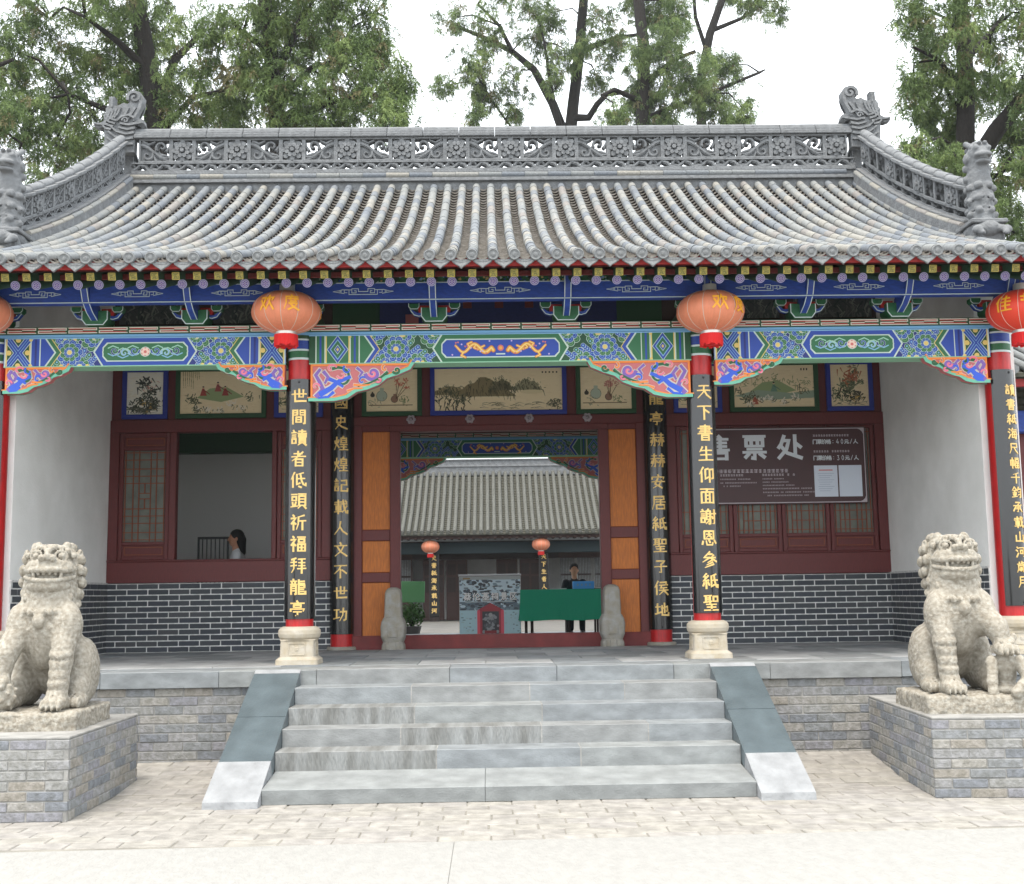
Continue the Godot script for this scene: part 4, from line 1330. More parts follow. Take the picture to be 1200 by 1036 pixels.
func gable_ridge(sx: float, side: float) -> void:
	# openwork ridge down the slope; sheared blocks keep their uprights vertical
	var x := 5.56 * sx
	var n := 11
	var z_top := RIDGE_Z + 0.2
	var z_end := -1.5
	var flower := flower_block(0.34, 0.33)
	var leaf := scroll_block(0.34, 0.33, sx > 0)
	var band := band_block(0.34, 0.13)
	var fm := flower.mesh()
	var lm := leaf.mesh()
	var bm := band.mesh()
	var rail := []
	var rail_r := []
	for i in n:
		var za := lerpf(z_top, z_end, float(i) / n)
		var zb := lerpf(z_top, z_end, float(i + 1) / n)
		var ya := profile(za) + 0.02
		var yb := profile(zb) + 0.02
		var shrink := lerpf(1.0, 0.78, float(i) / n)
		var lenz := (zb - za) / 0.34
		var bas := Basis(Vector3(0, (yb - ya) / 0.34, lenz), Vector3(0, shrink, 0), Vector3(1, 0, 0))
		var tr := func(y: float) -> Transform3D:
			var t := Transform3D(bas, Vector3(x, ya + y * shrink, za))
			if side < 0.0:
				t = Transform3D(Basis(Vector3.RIGHT, Vector3.UP, Vector3.FORWARD), Vector3(0, 0, 2.0 * RIDGE_Z)) * t
			return t
		var curb := MB.new()
		curb.box(Vector3(0.17, 0.06, 0), Vector3(0.34, 0.20, 0.40))
		curb.box(Vector3(0.17, 0.185, 0), Vector3(0.34, 0.05, 0.26), 0.004)
		curb.box(Vector3(0.17, 0.225, 0), Vector3(0.34, 0.03, 0.30), 0.004)
		put("gable_ridge_base", curb, M.ridge, roof, tr.call(0.0))
		var bead := MB.new()
		bead.tube([Vector3(0.003, 0.165, -sx * 0.16), Vector3(0.337, 0.165, -sx * 0.16)], [0.042, 0.045], 8)
		put("ridge_bead", bead, M.tiles[rng.randi() % 7], roof, tr.call(0.0))
		put("ridge_band_block", bm, M.ridge, roof, tr.call(0.24))
		put("ridge_leaf_block" if i % 3 else "ridge_flower_block", lm if i % 3 else fm, M.ridge, roof, tr.call(0.37))
		var cap := MB.new()
		cap.box(Vector3(0.17, 0.025, 0), Vector3(0.34, 0.05, 0.22), 0.006)
		cap.tube([Vector3(-0.002, 0.075, 0), Vector3(0.342, 0.075, 0)], [0.07, 0.07], 10)
		put("ridge_cap", cap, M.ridge, roof, tr.call(0.70))
	# beast at the lower end
	var s := Solid.new(Vector3(-0.3, -0.35, -0.35), Vector3(0.3, 1.25, 0.45), 0.013)
	s.ball(Vector3(0, -0.1, 0.02), Vector3(0.20, 0.16, 0.26), 0.05)
	s.chain([Vector3(0, 0.0, 0), Vector3(0, 0.35, 0.02), Vector3(0, 0.62, 0.0), Vector3(0, 0.80, 0.02)], [0.15, 0.14, 0.12, 0.12], 0.04)
	s.ball(Vector3(0, 0.90, 0.04), Vector3(0.13, 0.14, 0.15), 0.04)
	s.ball(Vector3(0, 0.85, 0.17), Vector3(0.10, 0.05, 0.08), 0.02)
	s.ball(Vector3(0, 0.77, 0.15), Vector3(0.085, 0.03, 0.07), 0.015)
	for k in [-1.0, 1.0]:
		s.ball(Vector3(0.07 * k, 0.96, 0.15), Vector3.ONE * 0.035, 0.01)
		s.chain([Vector3(0.08 * k, 1.0, 0.05), Vector3(0.11 * k, 1.07, -0.03), Vector3(0.07 * k, 1.10, -0.12)], [0.035, 0.03, 0.025], 0.015)
		s.ball(Vector3(0.13 * k, 0.86, 0.0), Vector3(0.03, 0.07, 0.06), 0.012)
		s.ball(Vector3(0.07 * k, 0.965, 0.185), Vector3.ONE * 0.012, 0.004, true)
		for j in 5:
			s.ball(Vector3((0.03 + 0.035 * (j % 3)) * k, 1.02 - 0.02 * j, 0.16 - 0.035 * j), Vector3.ONE * 0.026, 0.004)
			s.ball(Vector3(0.135 * k, 0.74 - 0.14 * j, -0.03), Vector3(0.035, 0.05, 0.04), 0.005)
		s.limb(Vector3(0, 0.815, 0.26), 0.016, Vector3(0.09 * k, 0.82, 0.16), 0.012, 0.004, true)
		for j in 3:
			s.ball(Vector3(0.06 * k, 0.16 + 0.16 * j, 0.13), Vector3.ONE * 0.05, 0.012)
			s.ball(Vector3(0.13 * k, 0.12 + 0.17 * j, 0.05), Vector3.ONE * 0.05, 0.012)
		s.chain([Vector3(0.1 * k, -0.1, 0.2), Vector3(0.17 * k, -0.14, 0.28), Vector3(0.13 * k, -0.2, 0.34)], [0.05, 0.05, 0.03], 0.02)
	for j in 5:
		for k in [-1.0, 1.0]:
			s.limb(Vector3(0.02 * k, 0.70 - 0.13 * j, 0.17), 0.012, Vector3(0.17 * k, 0.66 - 0.13 * j, 0.04), 0.012, 0.006, true)
		s.ball(Vector3(0, 1.02 - j * 0.11, -0.13), Vector3(0.09, 0.06, 0.05), 0.015)
	s.ball(Vector3(0, 1.04, 0.0), Vector3(0.07, 0.05, 0.08), 0.015)
	var b := MB.new()
	var noise := rough_noise(13.0)
	s.into(b, Transform3D(Basis(Vector3.RIGHT, Vector3.UP, Vector3.BACK * 1.0) if side > 0.0 else Basis(Vector3.UP, PI), Vector3.ZERO), func(p: Vector3, _n: Vector3) -> float: return noise.get_noise_3dv(p) * 0.008)
	var zb2 := -1.36 if side > 0.0 else 2.0 * RIDGE_Z + 1.36
	put("ridge_beast", b, M.ridge, roof, Transform3D(Basis.from_scale(Vector3(1, 0.92, 1)), Vector3(x, profile(-1.36) + 0.16, zb2)))
	var foot := MB.new()
	foot.box(Vector3(0, 0.0, 0), Vector3(0.36, 0.26, 0.42), 0.02)
	foot.box(Vector3(0, 0.15, 0), Vector3(0.42, 0.05, 0.48), 0.01)
	put("beast_base", foot, M.ridge, roof, at(x, profile(-1.36) + 0.0, zb2))

func build_eaves() -> void:
	# end patterns of the rafters
	var cv := Canvas.new(1, 1, 48, Color(0.60, 0.54, 0.24))
	var ink := Color(0.16, 0.24, 0.12)
	for l in [[0.12, 0.12, 0.76, 0.07], [0.12, 0.81, 0.76, 0.07], [0.12, 0.12, 0.07, 0.4], [0.81, 0.48, 0.07, 0.4], [0.3, 0.3, 0.4, 0.07], [0.3, 0.3, 0.07, 0.5], [0.46, 0.3, 0.07, 0.4], [0.63, 0.46, 0.07, 0.4], [0.3, 0.63, 0.4, 0.07]]:
		cv.rect(l[0], l[1], l[2], l[3], ink)
	var square_end := cv.material()
	cv = Canvas.new(1, 1, 48, Color(0.45, 0.40, 0.68))
	for r in [[0.48, Color(0.66, 0.64, 0.76)], [0.40, Color(0.28, 0.27, 0.52)], [0.33, Color(0.74, 0.71, 0.80)], [0.27, Color(0.36, 0.26, 0.54)], [0.12, Color(0.78, 0.74, 0.80)], [0.07, Color(0.3, 0.26, 0.52)]]:
		cv.disc(Vector2(0.5, 0.5), r[0], r[1])
	for i in 6:
		cv.disc(Vector2(0.5, 0.5) + Vector2.from_angle(TAU * i / 6) * 0.2, 0.05, Color(0.7, 0.66, 0.85))
	var round_end := cv.material()
	var fly := MB.new()
	var d := Vector3(0, 0.30, -1.0).normalized()
	fly.box(Vector3(0, 0, -0.45), Vector3(0.078, 0.078, 0.9), 0.003)
	var fend := MB.new()
	fend.quad_uv(Vector3(-0.038, -0.038, 0.0025), Vector3(0.038, -0.038, 0.0025), Vector3(0.038, 0.038, 0.0025), Vector3(-0.038, 0.038, 0.0025), Vector3.BACK, Vector2(0, 1), Vector2(1, 1), Vector2(1, 0), Vector2(0, 0))
	var rnd := MB.new()
	rnd.tube([Vector3(0, 0, -1.6), Vector3(0, 0, 0)], [0.048, 0.048], 12)
	var rend := MB.new()
	for i in 16:
		var a0 := TAU * i / 16
		var a1 := TAU * (i + 1) / 16
		rend.tri(Vector3(0, 0, 0.0025), Vector3(cos(a0), sin(a0), 0.052) * 0.048, Vector3(cos(a1), sin(a1), 0.052) * 0.048, Vector3.BACK, Vector3.BACK, Vector3.BACK, Vector2(0.5, 0.5), Vector2(0.5 + cos(a0) * 0.5, 0.5 - sin(a0) * 0.5), Vector2(0.5 + cos(a1) * 0.5, 0.5 - sin(a1) * 0.5))
	var fm := fly.mesh()
	var fe := fend.mesh()
	var rm := rnd.mesh()
	var re := rend.mesh()
	for k in range(-25, 28):
		var f := put("flying_rafter", fm, M.rafter_green, hall, Transform3D(Basis(Vector3.RIGHT, 0.292), Vector3(row_x(k), 4.846, 0.26)))
		put("painted_end", fe, square_end, f)
		var r := put("rafter", rm, M.rafter_green, hall, Transform3D(Basis(Vector3.RIGHT, 0.33) * Basis.from_scale(Vector3.ONE), Vector3(row_x(k), 4.832, 0.0)))
		put("painted_end", re, round_end, r)
	# boards that close the eave
	var eb := MB.new()
	eb.box(Vector3(0, 4.938, 0.315), Vector3(11.9, 0.085, 0.05), 0.004)
	put("eave_board", eb, mat(Color(0.58, 0.12, 0.11), 0.65), hall)
	var soff := MB.new()
	soff.box(Vector3(0, 0, -0.46), Vector3(11.9, 0.018, 0.92))
	put("soffit_board", soff, M.rafter_red, hall, Transform3D(Basis(Vector3.RIGHT, 0.292), Vector3(0, 4.900, 0.285)))
	var soff2 := MB.new()
	soff2.box(Vector3(0, 0, -0.8), Vector3(11.9, 0.018, 1.6))
	put("soffit_board", soff2, M.rafter_red, hall, Transform3D(Basis(Vector3.RIGHT, 0.33), Vector3(0, 4.892, 0.02)))
	var fill := MB.new()
	fill.box(Vector3(0, 4.905, 0.022), Vector3(11.9, 0.05, 0.03))
	put("eave_board", fill, M.rafter_red, hall)

const BLUE := Color(0.135, 0.27, 0.62)
const DEEP := Color(0.10, 0.16, 0.45)
const GREEN := Color(0.16, 0.41, 0.26)
const DKGREEN := Color(0.09, 0.28, 0.17)
const PALE := Color(0.74, 0.80, 0.76)
const LIGHT := Color(0.50, 0.68, 0.82)
const YELLOW := Color(0.84, 0.74, 0.42)
const GOLD := Color(0.86, 0.64, 0.26)
const ROSE := Color(0.80, 0.42, 0.40)

func rosette(cv: Canvas, p: Vector2, r: float, swap: bool) -> void:
	var a := BLUE if not swap else GREEN
	var b := GREEN if not swap else BLUE
	for ring in [[1.0, 10, a, 0.30], [0.66, 8, b, 0.26], [0.36, 8, a, 0.18]]:
		for i in ring[1]:
			var q: Vector2 = p + Vector2.from_angle(TAU * (i + (0.5 if ring[0] < 0.7 else 0.0)) / ring[1]) * r * ring[0] * 0.78
			cv.disc(q, r * ring[3], PALE)
			cv.disc(q, r * ring[3] * 0.88, ring[2])
			cv.disc(q, r * ring[3] * 0.52, LIGHT if ring[2] == BLUE else Color(0.50, 0.62, 0.36))
			cv.disc(q, r * ring[3] * 0.42, ring[2])
	cv.disc(p, r * 0.22, PALE)
	cv.disc(p, r * 0.18, YELLOW)

func beam_print(length: float, h: float, main: bool, dull := 1.0) -> StandardMaterial3D:
	var cv := Canvas.new(length, h, 380, GREEN)
	var field := GREEN if main else BLUE      # frame colour of the cartouche
	var inner := BLUE if main else GREEN
	var c := length * 0.5
	var cart := 0.71 if main else 0.52
	var chev := 1.40 if main else 0.98       # chevron that ends the flower zone
	# flower zone
	for sx in [-1.0, 1.0]:
		cv.rect(c + sx * (cart + chev) * 0.5 - (chev - cart) * 0.5 - 0.1, 0, chev - cart + 0.2, h, DKGREEN if main else DEEP)
		var span := chev - cart
		for i in (5 if main else 4):
			rosette(cv, Vector2(c + sx * (cart + 0.02 + span * i / (4.0 if main else 3.0)), 0.0 if i % 2 == 0 else h), 0.15, i % 2 == 0)
		for i in 30:
			var q := Vector2(c + sx * (cart + span * fmod(i * 0.371, 1.0)), h * fmod(i * 0.618, 1.0))
			cv.disc(q, 0.028, PALE)
			cv.disc(q, 0.0245, BLUE if i % 2 else GREEN)
			cv.disc(q, 0.010, LIGHT)
		rosette(cv, Vector2(c + sx * (cart + span * 0.62), h * 0.5), 0.135, false)
		for i in 3:
			cv.disc(Vector2(c + sx * (cart + span * (0.2 + 0.3 * i)), 0.012 if i % 2 else h - 0.012), 0.02, YELLOW)
	# chevrons, stripes and boxes towards the ends
	for sx in [-1.0, 1.0]:
		var x: float = c + sx * chev
		cv.poly([Vector2(x + sx * 0.02, 0), Vector2(x - sx * 0.09, h * 0.5), Vector2(x + sx * 0.02, h), Vector2(c + sx * (length * 0.5 + 0.1), h), Vector2(c + sx * (length * 0.5 + 0.1), 0)], YELLOW)
		for band in [[0.01, BLUE if main else GREEN], [0.055, PALE], [0.075, GREEN if main else BLUE]]:
			cv.poly([Vector2(x + sx * (0.02 + band[0]), 0), Vector2(x + sx * (-0.09 + band[0]), h * 0.5), Vector2(x + sx * (0.02 + band[0]), h), Vector2(c + sx * (length * 0.5 + 0.1), h), Vector2(c + sx * (length * 0.5 + 0.1), 0)], band[1])
		var s1: float = chev + 0.13
		var stripe := func(a: float, w: float, col: Color) -> void:
			var xa: float = c + sx * a
			var xb: float = c + sx * (a + w)
			cv.rect(minf(xa, xb), 0, absf(w), h, col)
		stripe.call(s1, 0.8, PALE)
		stripe.call(s1 + 0.012, 0.085, field)
		stripe.call(s1 + 0.045, 0.02, BLUE if main else DEEP)
		stripe.call(s1 + 0.097, 0.014, PALE)
		stripe.call(s1 + 0.111, 0.012, YELLOW)
		# square box with a diamond (middle bay) or a cross (side bays)
		var b0 := s1 + 0.123
		var bw := 0.235
		stripe.call(b0, bw, DKGREEN if not main else GREEN)
		var bx: float = c + sx * (b0 + bw * 0.5)
		if main:
			for e in [[1.0, PALE], [0.93, BLUE], [0.72, LIGHT], [0.62, GREEN], [0.34, PALE], [0.28, BLUE], [0.14, YELLOW]]:
				cv.poly([Vector2(bx - bw * 0.5 * e[0], h * 0.5), Vector2(bx, h * 0.5 - h * 0.5 * e[0]), Vector2(bx + bw * 0.5 * e[0], h * 0.5), Vector2(bx, h * 0.5 + h * 0.5 * e[0])], e[1])
		else:
			for e in [[0.085, PALE], [0.07, BLUE], [0.03, LIGHT], [0.018, BLUE]]:
				cv.line([Vector2(bx - bw * 0.5, 0), Vector2(bx + bw * 0.5, h)], e[0], e[1])
				cv.line([Vector2(bx + bw * 0.5, 0), Vector2(bx - bw * 0.5, h)], e[0], e[1])
			for q in [Vector2(bx, 0.02), Vector2(bx, h - 0.02), Vector2(bx - bw * 0.42, h * 0.5), Vector2(bx + bw * 0.42, h * 0.5)]:
				cv.disc(q, 0.028, YELLOW)
		stripe.call(b0 + bw, 0.012, YELLOW)
		stripe.call(b0 + bw + 0.012, 0.014, PALE)
		stripe.call(b0 + bw + 0.026, 0.085, field)
		stripe.call(b0 + bw + 0.06, 0.02, BLUE if main else DEEP)
		stripe.call(b0 + bw + 0.111, 0.012, PALE)
		stripe.call(b0 + bw + 0.123, 0.4, DKGREEN)
		for q in [0.02, h - 0.02]:
			cv.disc(Vector2(c + sx * (s1 + 0.11), q), 0.018, YELLOW)
	# cartouche
	for e in [[cart + 0.035, PALE], [cart + 0.015, field]]:
		cv.poly([Vector2(c - e[0], h * 0.5), Vector2(c - e[0] + 0.10, 0), Vector2(c + e[0] - 0.10, 0), Vector2(c + e[0], h * 0.5), Vector2(c + e[0] - 0.10, h), Vector2(c - e[0] + 0.10, h)], e[1])
	for e in [[0.0, PALE], [0.013, inner]]:
		var w: float = cart - 0.11 - e[0]
		var hh: float = h * 0.5 - 0.055 - e[0]
		var q := []
		for sx in [1.0, -1.0]:
			for i in 7:
				var a := -PI * 0.5 + PI * i / 6.0
				q.append(Vector2(c + sx * (w + cos(a) * 0.022 + (0.025 if absi(i - 3) < 2 else 0.0)), h * 0.5 + sx * sin(a) * hh))
		cv.poly(q, e[1])
	if main:
		for sx in [-1.0, 1.0]:
			# facing dragons among clouds
			for pass_ in [[0.056, Color(0.72, 0.36, 0.16)], [0.042, GOLD], [0.014, Color(0.92, 0.80, 0.50)]]:
				var body := []
				for i in 22:
					var t := i / 21.0
					body.append(Vector2(c + sx * (0.13 + 0.36 * t), h * 0.5 + 0.045 * sin(t * 9.5 + 0.6)))
				cv.line(body, pass_[0], pass_[1], pass_[0] * 0.5)
				cv.line([body[1], body[0] + Vector2(-sx * 0.03, -0.03), body[0] + Vector2(-sx * 0.05, 0.0)], pass_[0] * 0.9, pass_[1])
				for i in [4, 8, 12, 16]:
					var up := -1.0 if i % 8 else 1.0
					cv.line([body[i], body[i] + Vector2(sx * 0.025, 0.035 * up), body[i] + Vector2(-sx * 0.02, 0.055 * up)], pass_[0] * 0.5, pass_[1])
			for i in 12:
				cv.disc(Vector2(c + sx * (0.12 + 0.43 * fmod(i * 0.618, 1.0)), h * (0.26 + 0.48 * fmod(i * 0.371, 1.0))), 0.010, ROSE if i % 2 else Color(0.75, 0.66, 0.82))
		cv.disc(Vector2(c, h * 0.5), 0.034, ROSE)
		cv.disc(Vector2(c, h * 0.5), 0.018, GOLD)
		cv.rect(c - 0.05, h * 0.68, 0.10, 0.016, PALE)
	else:
		cv.disc(Vector2(c, h * 0.5), 0.055, PALE)
		cv.disc(Vector2(c, h * 0.5), 0.046, ROSE)
		for i in 6:
			cv.disc(Vector2(c, h * 0.5) + Vector2.from_angle(TAU * i / 6) * 0.03, 0.016, Color(0.9, 0.78, 0.72))
		for sx in [-1.0, 1.0]:
			for i in 3:
				var q := Vector2(c + sx * (0.115 + 0.105 * i), h * 0.5 + (0.012 if i % 2 else -0.012))
				cv.spiral(q, 0.052, PI if sx > 0 else 0.0, sx * 1.1 * (1 if i % 2 else -1), 0.026, PALE)
				cv.spiral(q, 0.052, PI if sx > 0 else 0.0, sx * 1.1 * (1 if i % 2 else -1), 0.017, [BLUE, LIGHT, DEEP][i])
				cv.line([q + Vector2(-sx * 0.04, 0.03), q + Vector2(sx * 0.02, 0.055), q + Vector2(sx * 0.07, 0.03)], 0.012, LIGHT)
				cv.line([q + Vector2(-sx * 0.04, -0.03), q + Vector2(sx * 0.02, -0.055), q + Vector2(sx * 0.07, -0.03)], 0.012, Color(0.6, 0.78, 0.7))
	# edge lines
	cv.rect(0, 0, length, 0.010, LIGHT)
	cv.rect(0, h - 0.012, length, 0.012, Color(0.55, 0.75, 0.62))
	return cv.material(0.55)

func painted_beam(x0: float, x1: float, z: float, main: bool, print_mat: Material) -> void:
	var y0 := 4.165
	var y1 := 4.485
	var b := MB.new()
	var d := 0.13
	for s in [1.0, -1.0]:
		var a := Vector3(x0 if s > 0 else x1, y0, z + d * s)
		var e := Vector3(x1 if s > 0 else x0, y0, z + d * s)
		b.quad_uv(a, e, Vector3(e.x, y1, e.z), Vector3(a.x, y1, a.z), Vector3(0, 0, s), Vector2(0, 1), Vector2(1, 1), Vector2(1, 0), Vector2(0, 0))
	b.quad_uv(Vector3(x0, y0, z + d), Vector3(x1, y0, z + d), Vector3(x1, y0, z - d), Vector3(x0, y0, z - d), Vector3.DOWN, Vector2(0, 0.975), Vector2(1, 0.975), Vector2(1, 0.99), Vector2(0, 0.99))
	b.quad_uv(Vector3(x0, y1, z + d), Vector3(x1, y1, z + d), Vector3(x1, y1, z - d), Vector3(x0, y1, z - d), Vector3.UP, Vector2(0, 0.01), Vector2(1, 0.01), Vector2(1, 0.02), Vector2(0, 0.02))
	put("painted_beam", b, print_mat, hall)

func corner_bracket(x: float, dir: float, length: float, drop: float, z: float) -> void:
	# carved and painted bracket in the corner of column and beam
	var root := Node3D.new()
	root.name = numbered("corner_bracket", hall)
	hall.add_child(root)
	root.transform = Transform3D(Basis(Vector3(dir, 0, 0), Vector3.UP, Vector3.BACK), Vector3(x, 4.162, z))
	var l := length
	var d := drop
	var o := PackedVector2Array([Vector2(0, 0), Vector2(l, 0), Vector2(l * 0.965, -d * 0.16), Vector2(l * 0.85, -d * 0.30), Vector2(l * 0.74, -d * 0.40), Vector2(l * 0.66, -d * 0.58), Vector2(l * 0.55, -d * 0.70), Vector2(l * 0.45, -d * 0.76), Vector2(l * 0.36, -d * 0.93), Vector2(l * 0.24, -d), Vector2(0, -d)])
	var body := MB.new()
	body.slab(o, -0.045, 0.045)
	put("panel", body, M.salmon, root)
	var zf := 0.0455
	for s in [1.0, -1.0]:
		var on := func(px: float, py: float, h: float) -> Vector3: return Vector3(px, py, (zf + h) * s)
		var trim := MB.new()
		var low := PackedVector2Array()
		for i in range(1, o.size()):
			low.append(o[i] + (Vector2(-0.012, 0.012) if i > 1 else Vector2(-0.02, 0)))
		trim.ribbon(low, 0.036, 0.036, 0.012, on)
		put("edge_trim", trim, M.turquoise, root)
		var trim2 := MB.new()
		var low2 := PackedVector2Array()
		for i in range(1, o.size()):
			low2.append(o[i] + Vector2(-0.030, 0.034))
		trim2.ribbon(low2, 0.014, 0.014, 0.009, on)
		trim2.ribbon(PackedVector2Array([Vector2(0.012, -d + 0.04), Vector2(0.012, -0.012), Vector2(l * 0.93, -0.012)]), 0.022, 0.022, 0.011, on)
		put("edge_line", trim2, M.orange_line, root)
		var parts := {"cream": MB.new(), "bright_blue": MB.new(), "violet": MB.new(), "green": MB.new(), "pink": MB.new(), "orange_line": MB.new()}
		var n := [0]
		var scroll := func(pts: Array, w: float, kind: String) -> void:
			var q := PackedVector2Array()
			for p in pts:
				q.append(p)
			n[0] += 1
			parts.cream.ribbon(q, w * 1.75, w * 1.15, 0.006 + 0.0003 * n[0], on)
			parts[kind].ribbon(q, w * 1.12, w * 0.65, 0.012 + 0.0003 * n[0], on)
		scroll.call(Canvas.coil(Vector2(l * 0.29, -d * 0.42), d * 0.36, 2.2, -0.8), 0.028, "green")
		scroll.call([Vector2(l * 0.06, -d * 0.88), Vector2(l * 0.12, -d * 0.7), Vector2(l * 0.09, -d * 0.5), Vector2(l * 0.05, -d * 0.3), Vector2(l * 0.09, -d * 0.15)], 0.045, "violet")
		scroll.call([Vector2(l * 0.10, -d * 0.82), Vector2(l * 0.20, -d * 0.66), Vector2(l * 0.26, -d * 0.5), Vector2(l * 0.38, -d * 0.36)], 0.055, "bright_blue")
		scroll.call([Vector2(l * 0.17, -d * 0.40), Vector2(l * 0.24, -d * 0.48), Vector2(l * 0.31, -d * 0.62)], 0.04, "bright_blue")
		scroll.call([Vector2(l * 0.13, -d * 0.22), Vector2(l * 0.17, -d * 0.36), Vector2(l * 0.14, -d * 0.52)], 0.035, "violet")
		scroll.call([Vector2(l * 0.22, -d * 0.78), Vector2(l * 0.17, -d * 0.9), Vector2(l * 0.08, -d * 0.93)], 0.03, "bright_blue")
		scroll.call(Canvas.coil(Vector2(l * 0.60, -d * 0.27), d * 0.20, 3.3, 1.15), 0.036, "violet")
		scroll.call(Canvas.coil(Vector2(l * 0.60, -d * 0.27), d * 0.115, 3.3, 0.9), 0.02, "pink")
		scroll.call(Canvas.coil(Vector2(l * 0.83, -d * 0.19), d * 0.105, 3.6, 1.1), 0.024, "green")
		scroll.call([Vector2(l * 0.74, -d * 0.24), Vector2(l * 0.68, -d * 0.38), Vector2(l * 0.58, -d * 0.52), Vector2(l * 0.46, -d * 0.62)], 0.024, "green")
		scroll.call([Vector2(l * 0.45, -d * 0.12), Vector2(l * 0.50, -d * 0.24), Vector2(l * 0.47, -d * 0.36)], 0.026, "violet")
		scroll.call([Vector2(l * 0.42, -d * 0.58), Vector2(l * 0.50, -d * 0.60), Vector2(l * 0.57, -d * 0.58)], 0.022, "orange_line")
		scroll.call([Vector2(l * 0.36, -d * 0.74), Vector2(l * 0.42, -d * 0.68), Vector2(l * 0.50, -d * 0.68)], 0.02, "orange_line")
		for e in [[0.20, 0.14, 0.06, 0.4, "pink"], [0.36, 0.16, 0.055, 2.4, "bright_blue"], [0.50, 0.48, 0.05, 1.0, "bright_blue"], [0.72, 0.14, 0.04, 2.0, "orange_line"], [0.30, 0.30, 0.05, 3.5, "pink"], [0.05, 0.62, 0.045, 0.2, "pink"], [0.66, 0.44, 0.035, 4.0, "pink"]]:
			scroll.call(Canvas.coil(Vector2(l * e[0], -d * e[1]), e[2] * (0.6 + d), e[3], 0.7), 0.018, e[4])
		for k in parts:
			put("carved_scroll", parts[k], M[k], root)

func bracket_set(x: float) -> void:
	var root := Node3D.new()
	root.name = numbered("bracket_set", hall)
	hall.add_child(root)
	root.position = Vector3(x, 4.60, -0.92)
	var cup := PackedVector2Array([Vector2(-0.095, 0), Vector2(0.095, 0), Vector2(0.14, 0.06), Vector2(0.14, 0.155), Vector2(-0.14, 0.155), Vector2(-0.14, 0.06)])
	var b := MB.new()
	b.slab(cup, -0.12, 0.13)
	put("bearing_block", b, M.green, root)
	var e := MB.new()
	e.ribbon(PackedVector2Array([cup[4], cup[5], cup[0], cup[1], cup[2], cup[3]]), 0.010, 0.010, 0.003, func(px, py, h): return Vector3(px * 0.97, py * 0.96 + 0.003, 0.1305 + h))
	put("edge_line", e, M.pale_line, root)
	# forward arm curving up to the eave purlin
	var arm := PackedVector2Array([Vector2(0.06, 0.04), Vector2(0.15, 0.05), Vector2(0.30, 0.10), Vector2(0.43, 0.18), Vector2(0.50, 0.30), Vector2(0.52, 0.40), Vector2(0.36, 0.40), Vector2(0.06, 0.20)])
	var ab := MB.new()
	ab.slab(arm, -0.036, 0.036, Transform3D(YZ, Vector3.ZERO))
	put("forward_arm", ab, M.blue, root)
	var al := MB.new()
	for sx in [-1.0, 1.0]:
		for i in 5:
			var p := arm[i]
			var q := arm[i + 1]
			var nn := Vector3(0, -(q - p).x, (q - p).y).normalized()
			al.quad(Vector3(sx * 0.037, p.y, p.x) + nn * 0.0015, Vector3(sx * 0.037, q.y, q.x) + nn * 0.0015, Vector3(sx * 0.028, q.y, q.x) + nn * 0.0015, Vector3(sx * 0.028, p.y, p.x) + nn * 0.0015, nn)
	put("edge_line", al, M.pale_line, root)
	for sx in [-1.0, 1.0]:
		var low := PackedVector2Array([Vector2(0.10 * sx, 0.09), Vector2(0.17 * sx, 0.075), Vector2(0.22 * sx, 0.09), Vector2(0.262 * sx, 0.145), Vector2(0.235 * sx, 0.15), Vector2(0.19 * sx, 0.115), Vector2(0.10 * sx, 0.12)])
		var lb := MB.new()
		lb.slab(low, -0.02, 0.04)
		put("side_arm", lb, M.blue, root)
		var ll := MB.new()
		ll.ribbon(PackedVector2Array([low[0], low[1], low[2], low[3]]), 0.008, 0.008, 0.002, func(px, py, h): return Vector3(px, py + 0.005, 0.0405 + h))
		put("edge_line", ll, M.pale_line, root)
		var rb := MB.new()
		rb.slab(PackedVector2Array([Vector2(0.04 * sx, 0.125), Vector2(0.17 * sx, 0.125), Vector2(0.185 * sx, 0.20), Vector2(0.04 * sx, 0.20)]), -0.03, 0.03)
		put("side_block", rb, M.red_paint, root)
		var gb := MB.new()
		var g := PackedVector2Array([Vector2(0.185 * sx, 0.155), Vector2(0.255 * sx, 0.155), Vector2(0.278 * sx, 0.18), Vector2(0.278 * sx, 0.215), Vector2(0.165 * sx, 0.215), Vector2(0.165 * sx, 0.18)])
		gb.slab(g, -0.05, 0.06)
		put("small_block", gb, M.green, root)
		var gl := MB.new()
		gl.ribbon(PackedVector2Array([g[4], g[5], g[0], g[1], g[2], g[3]]), 0.007, 0.007, 0.002, func(px, py, h): return Vector3(px, py + 0.002, 0.0605 + h))
		put("edge_line", gl, M.pale_line, root)

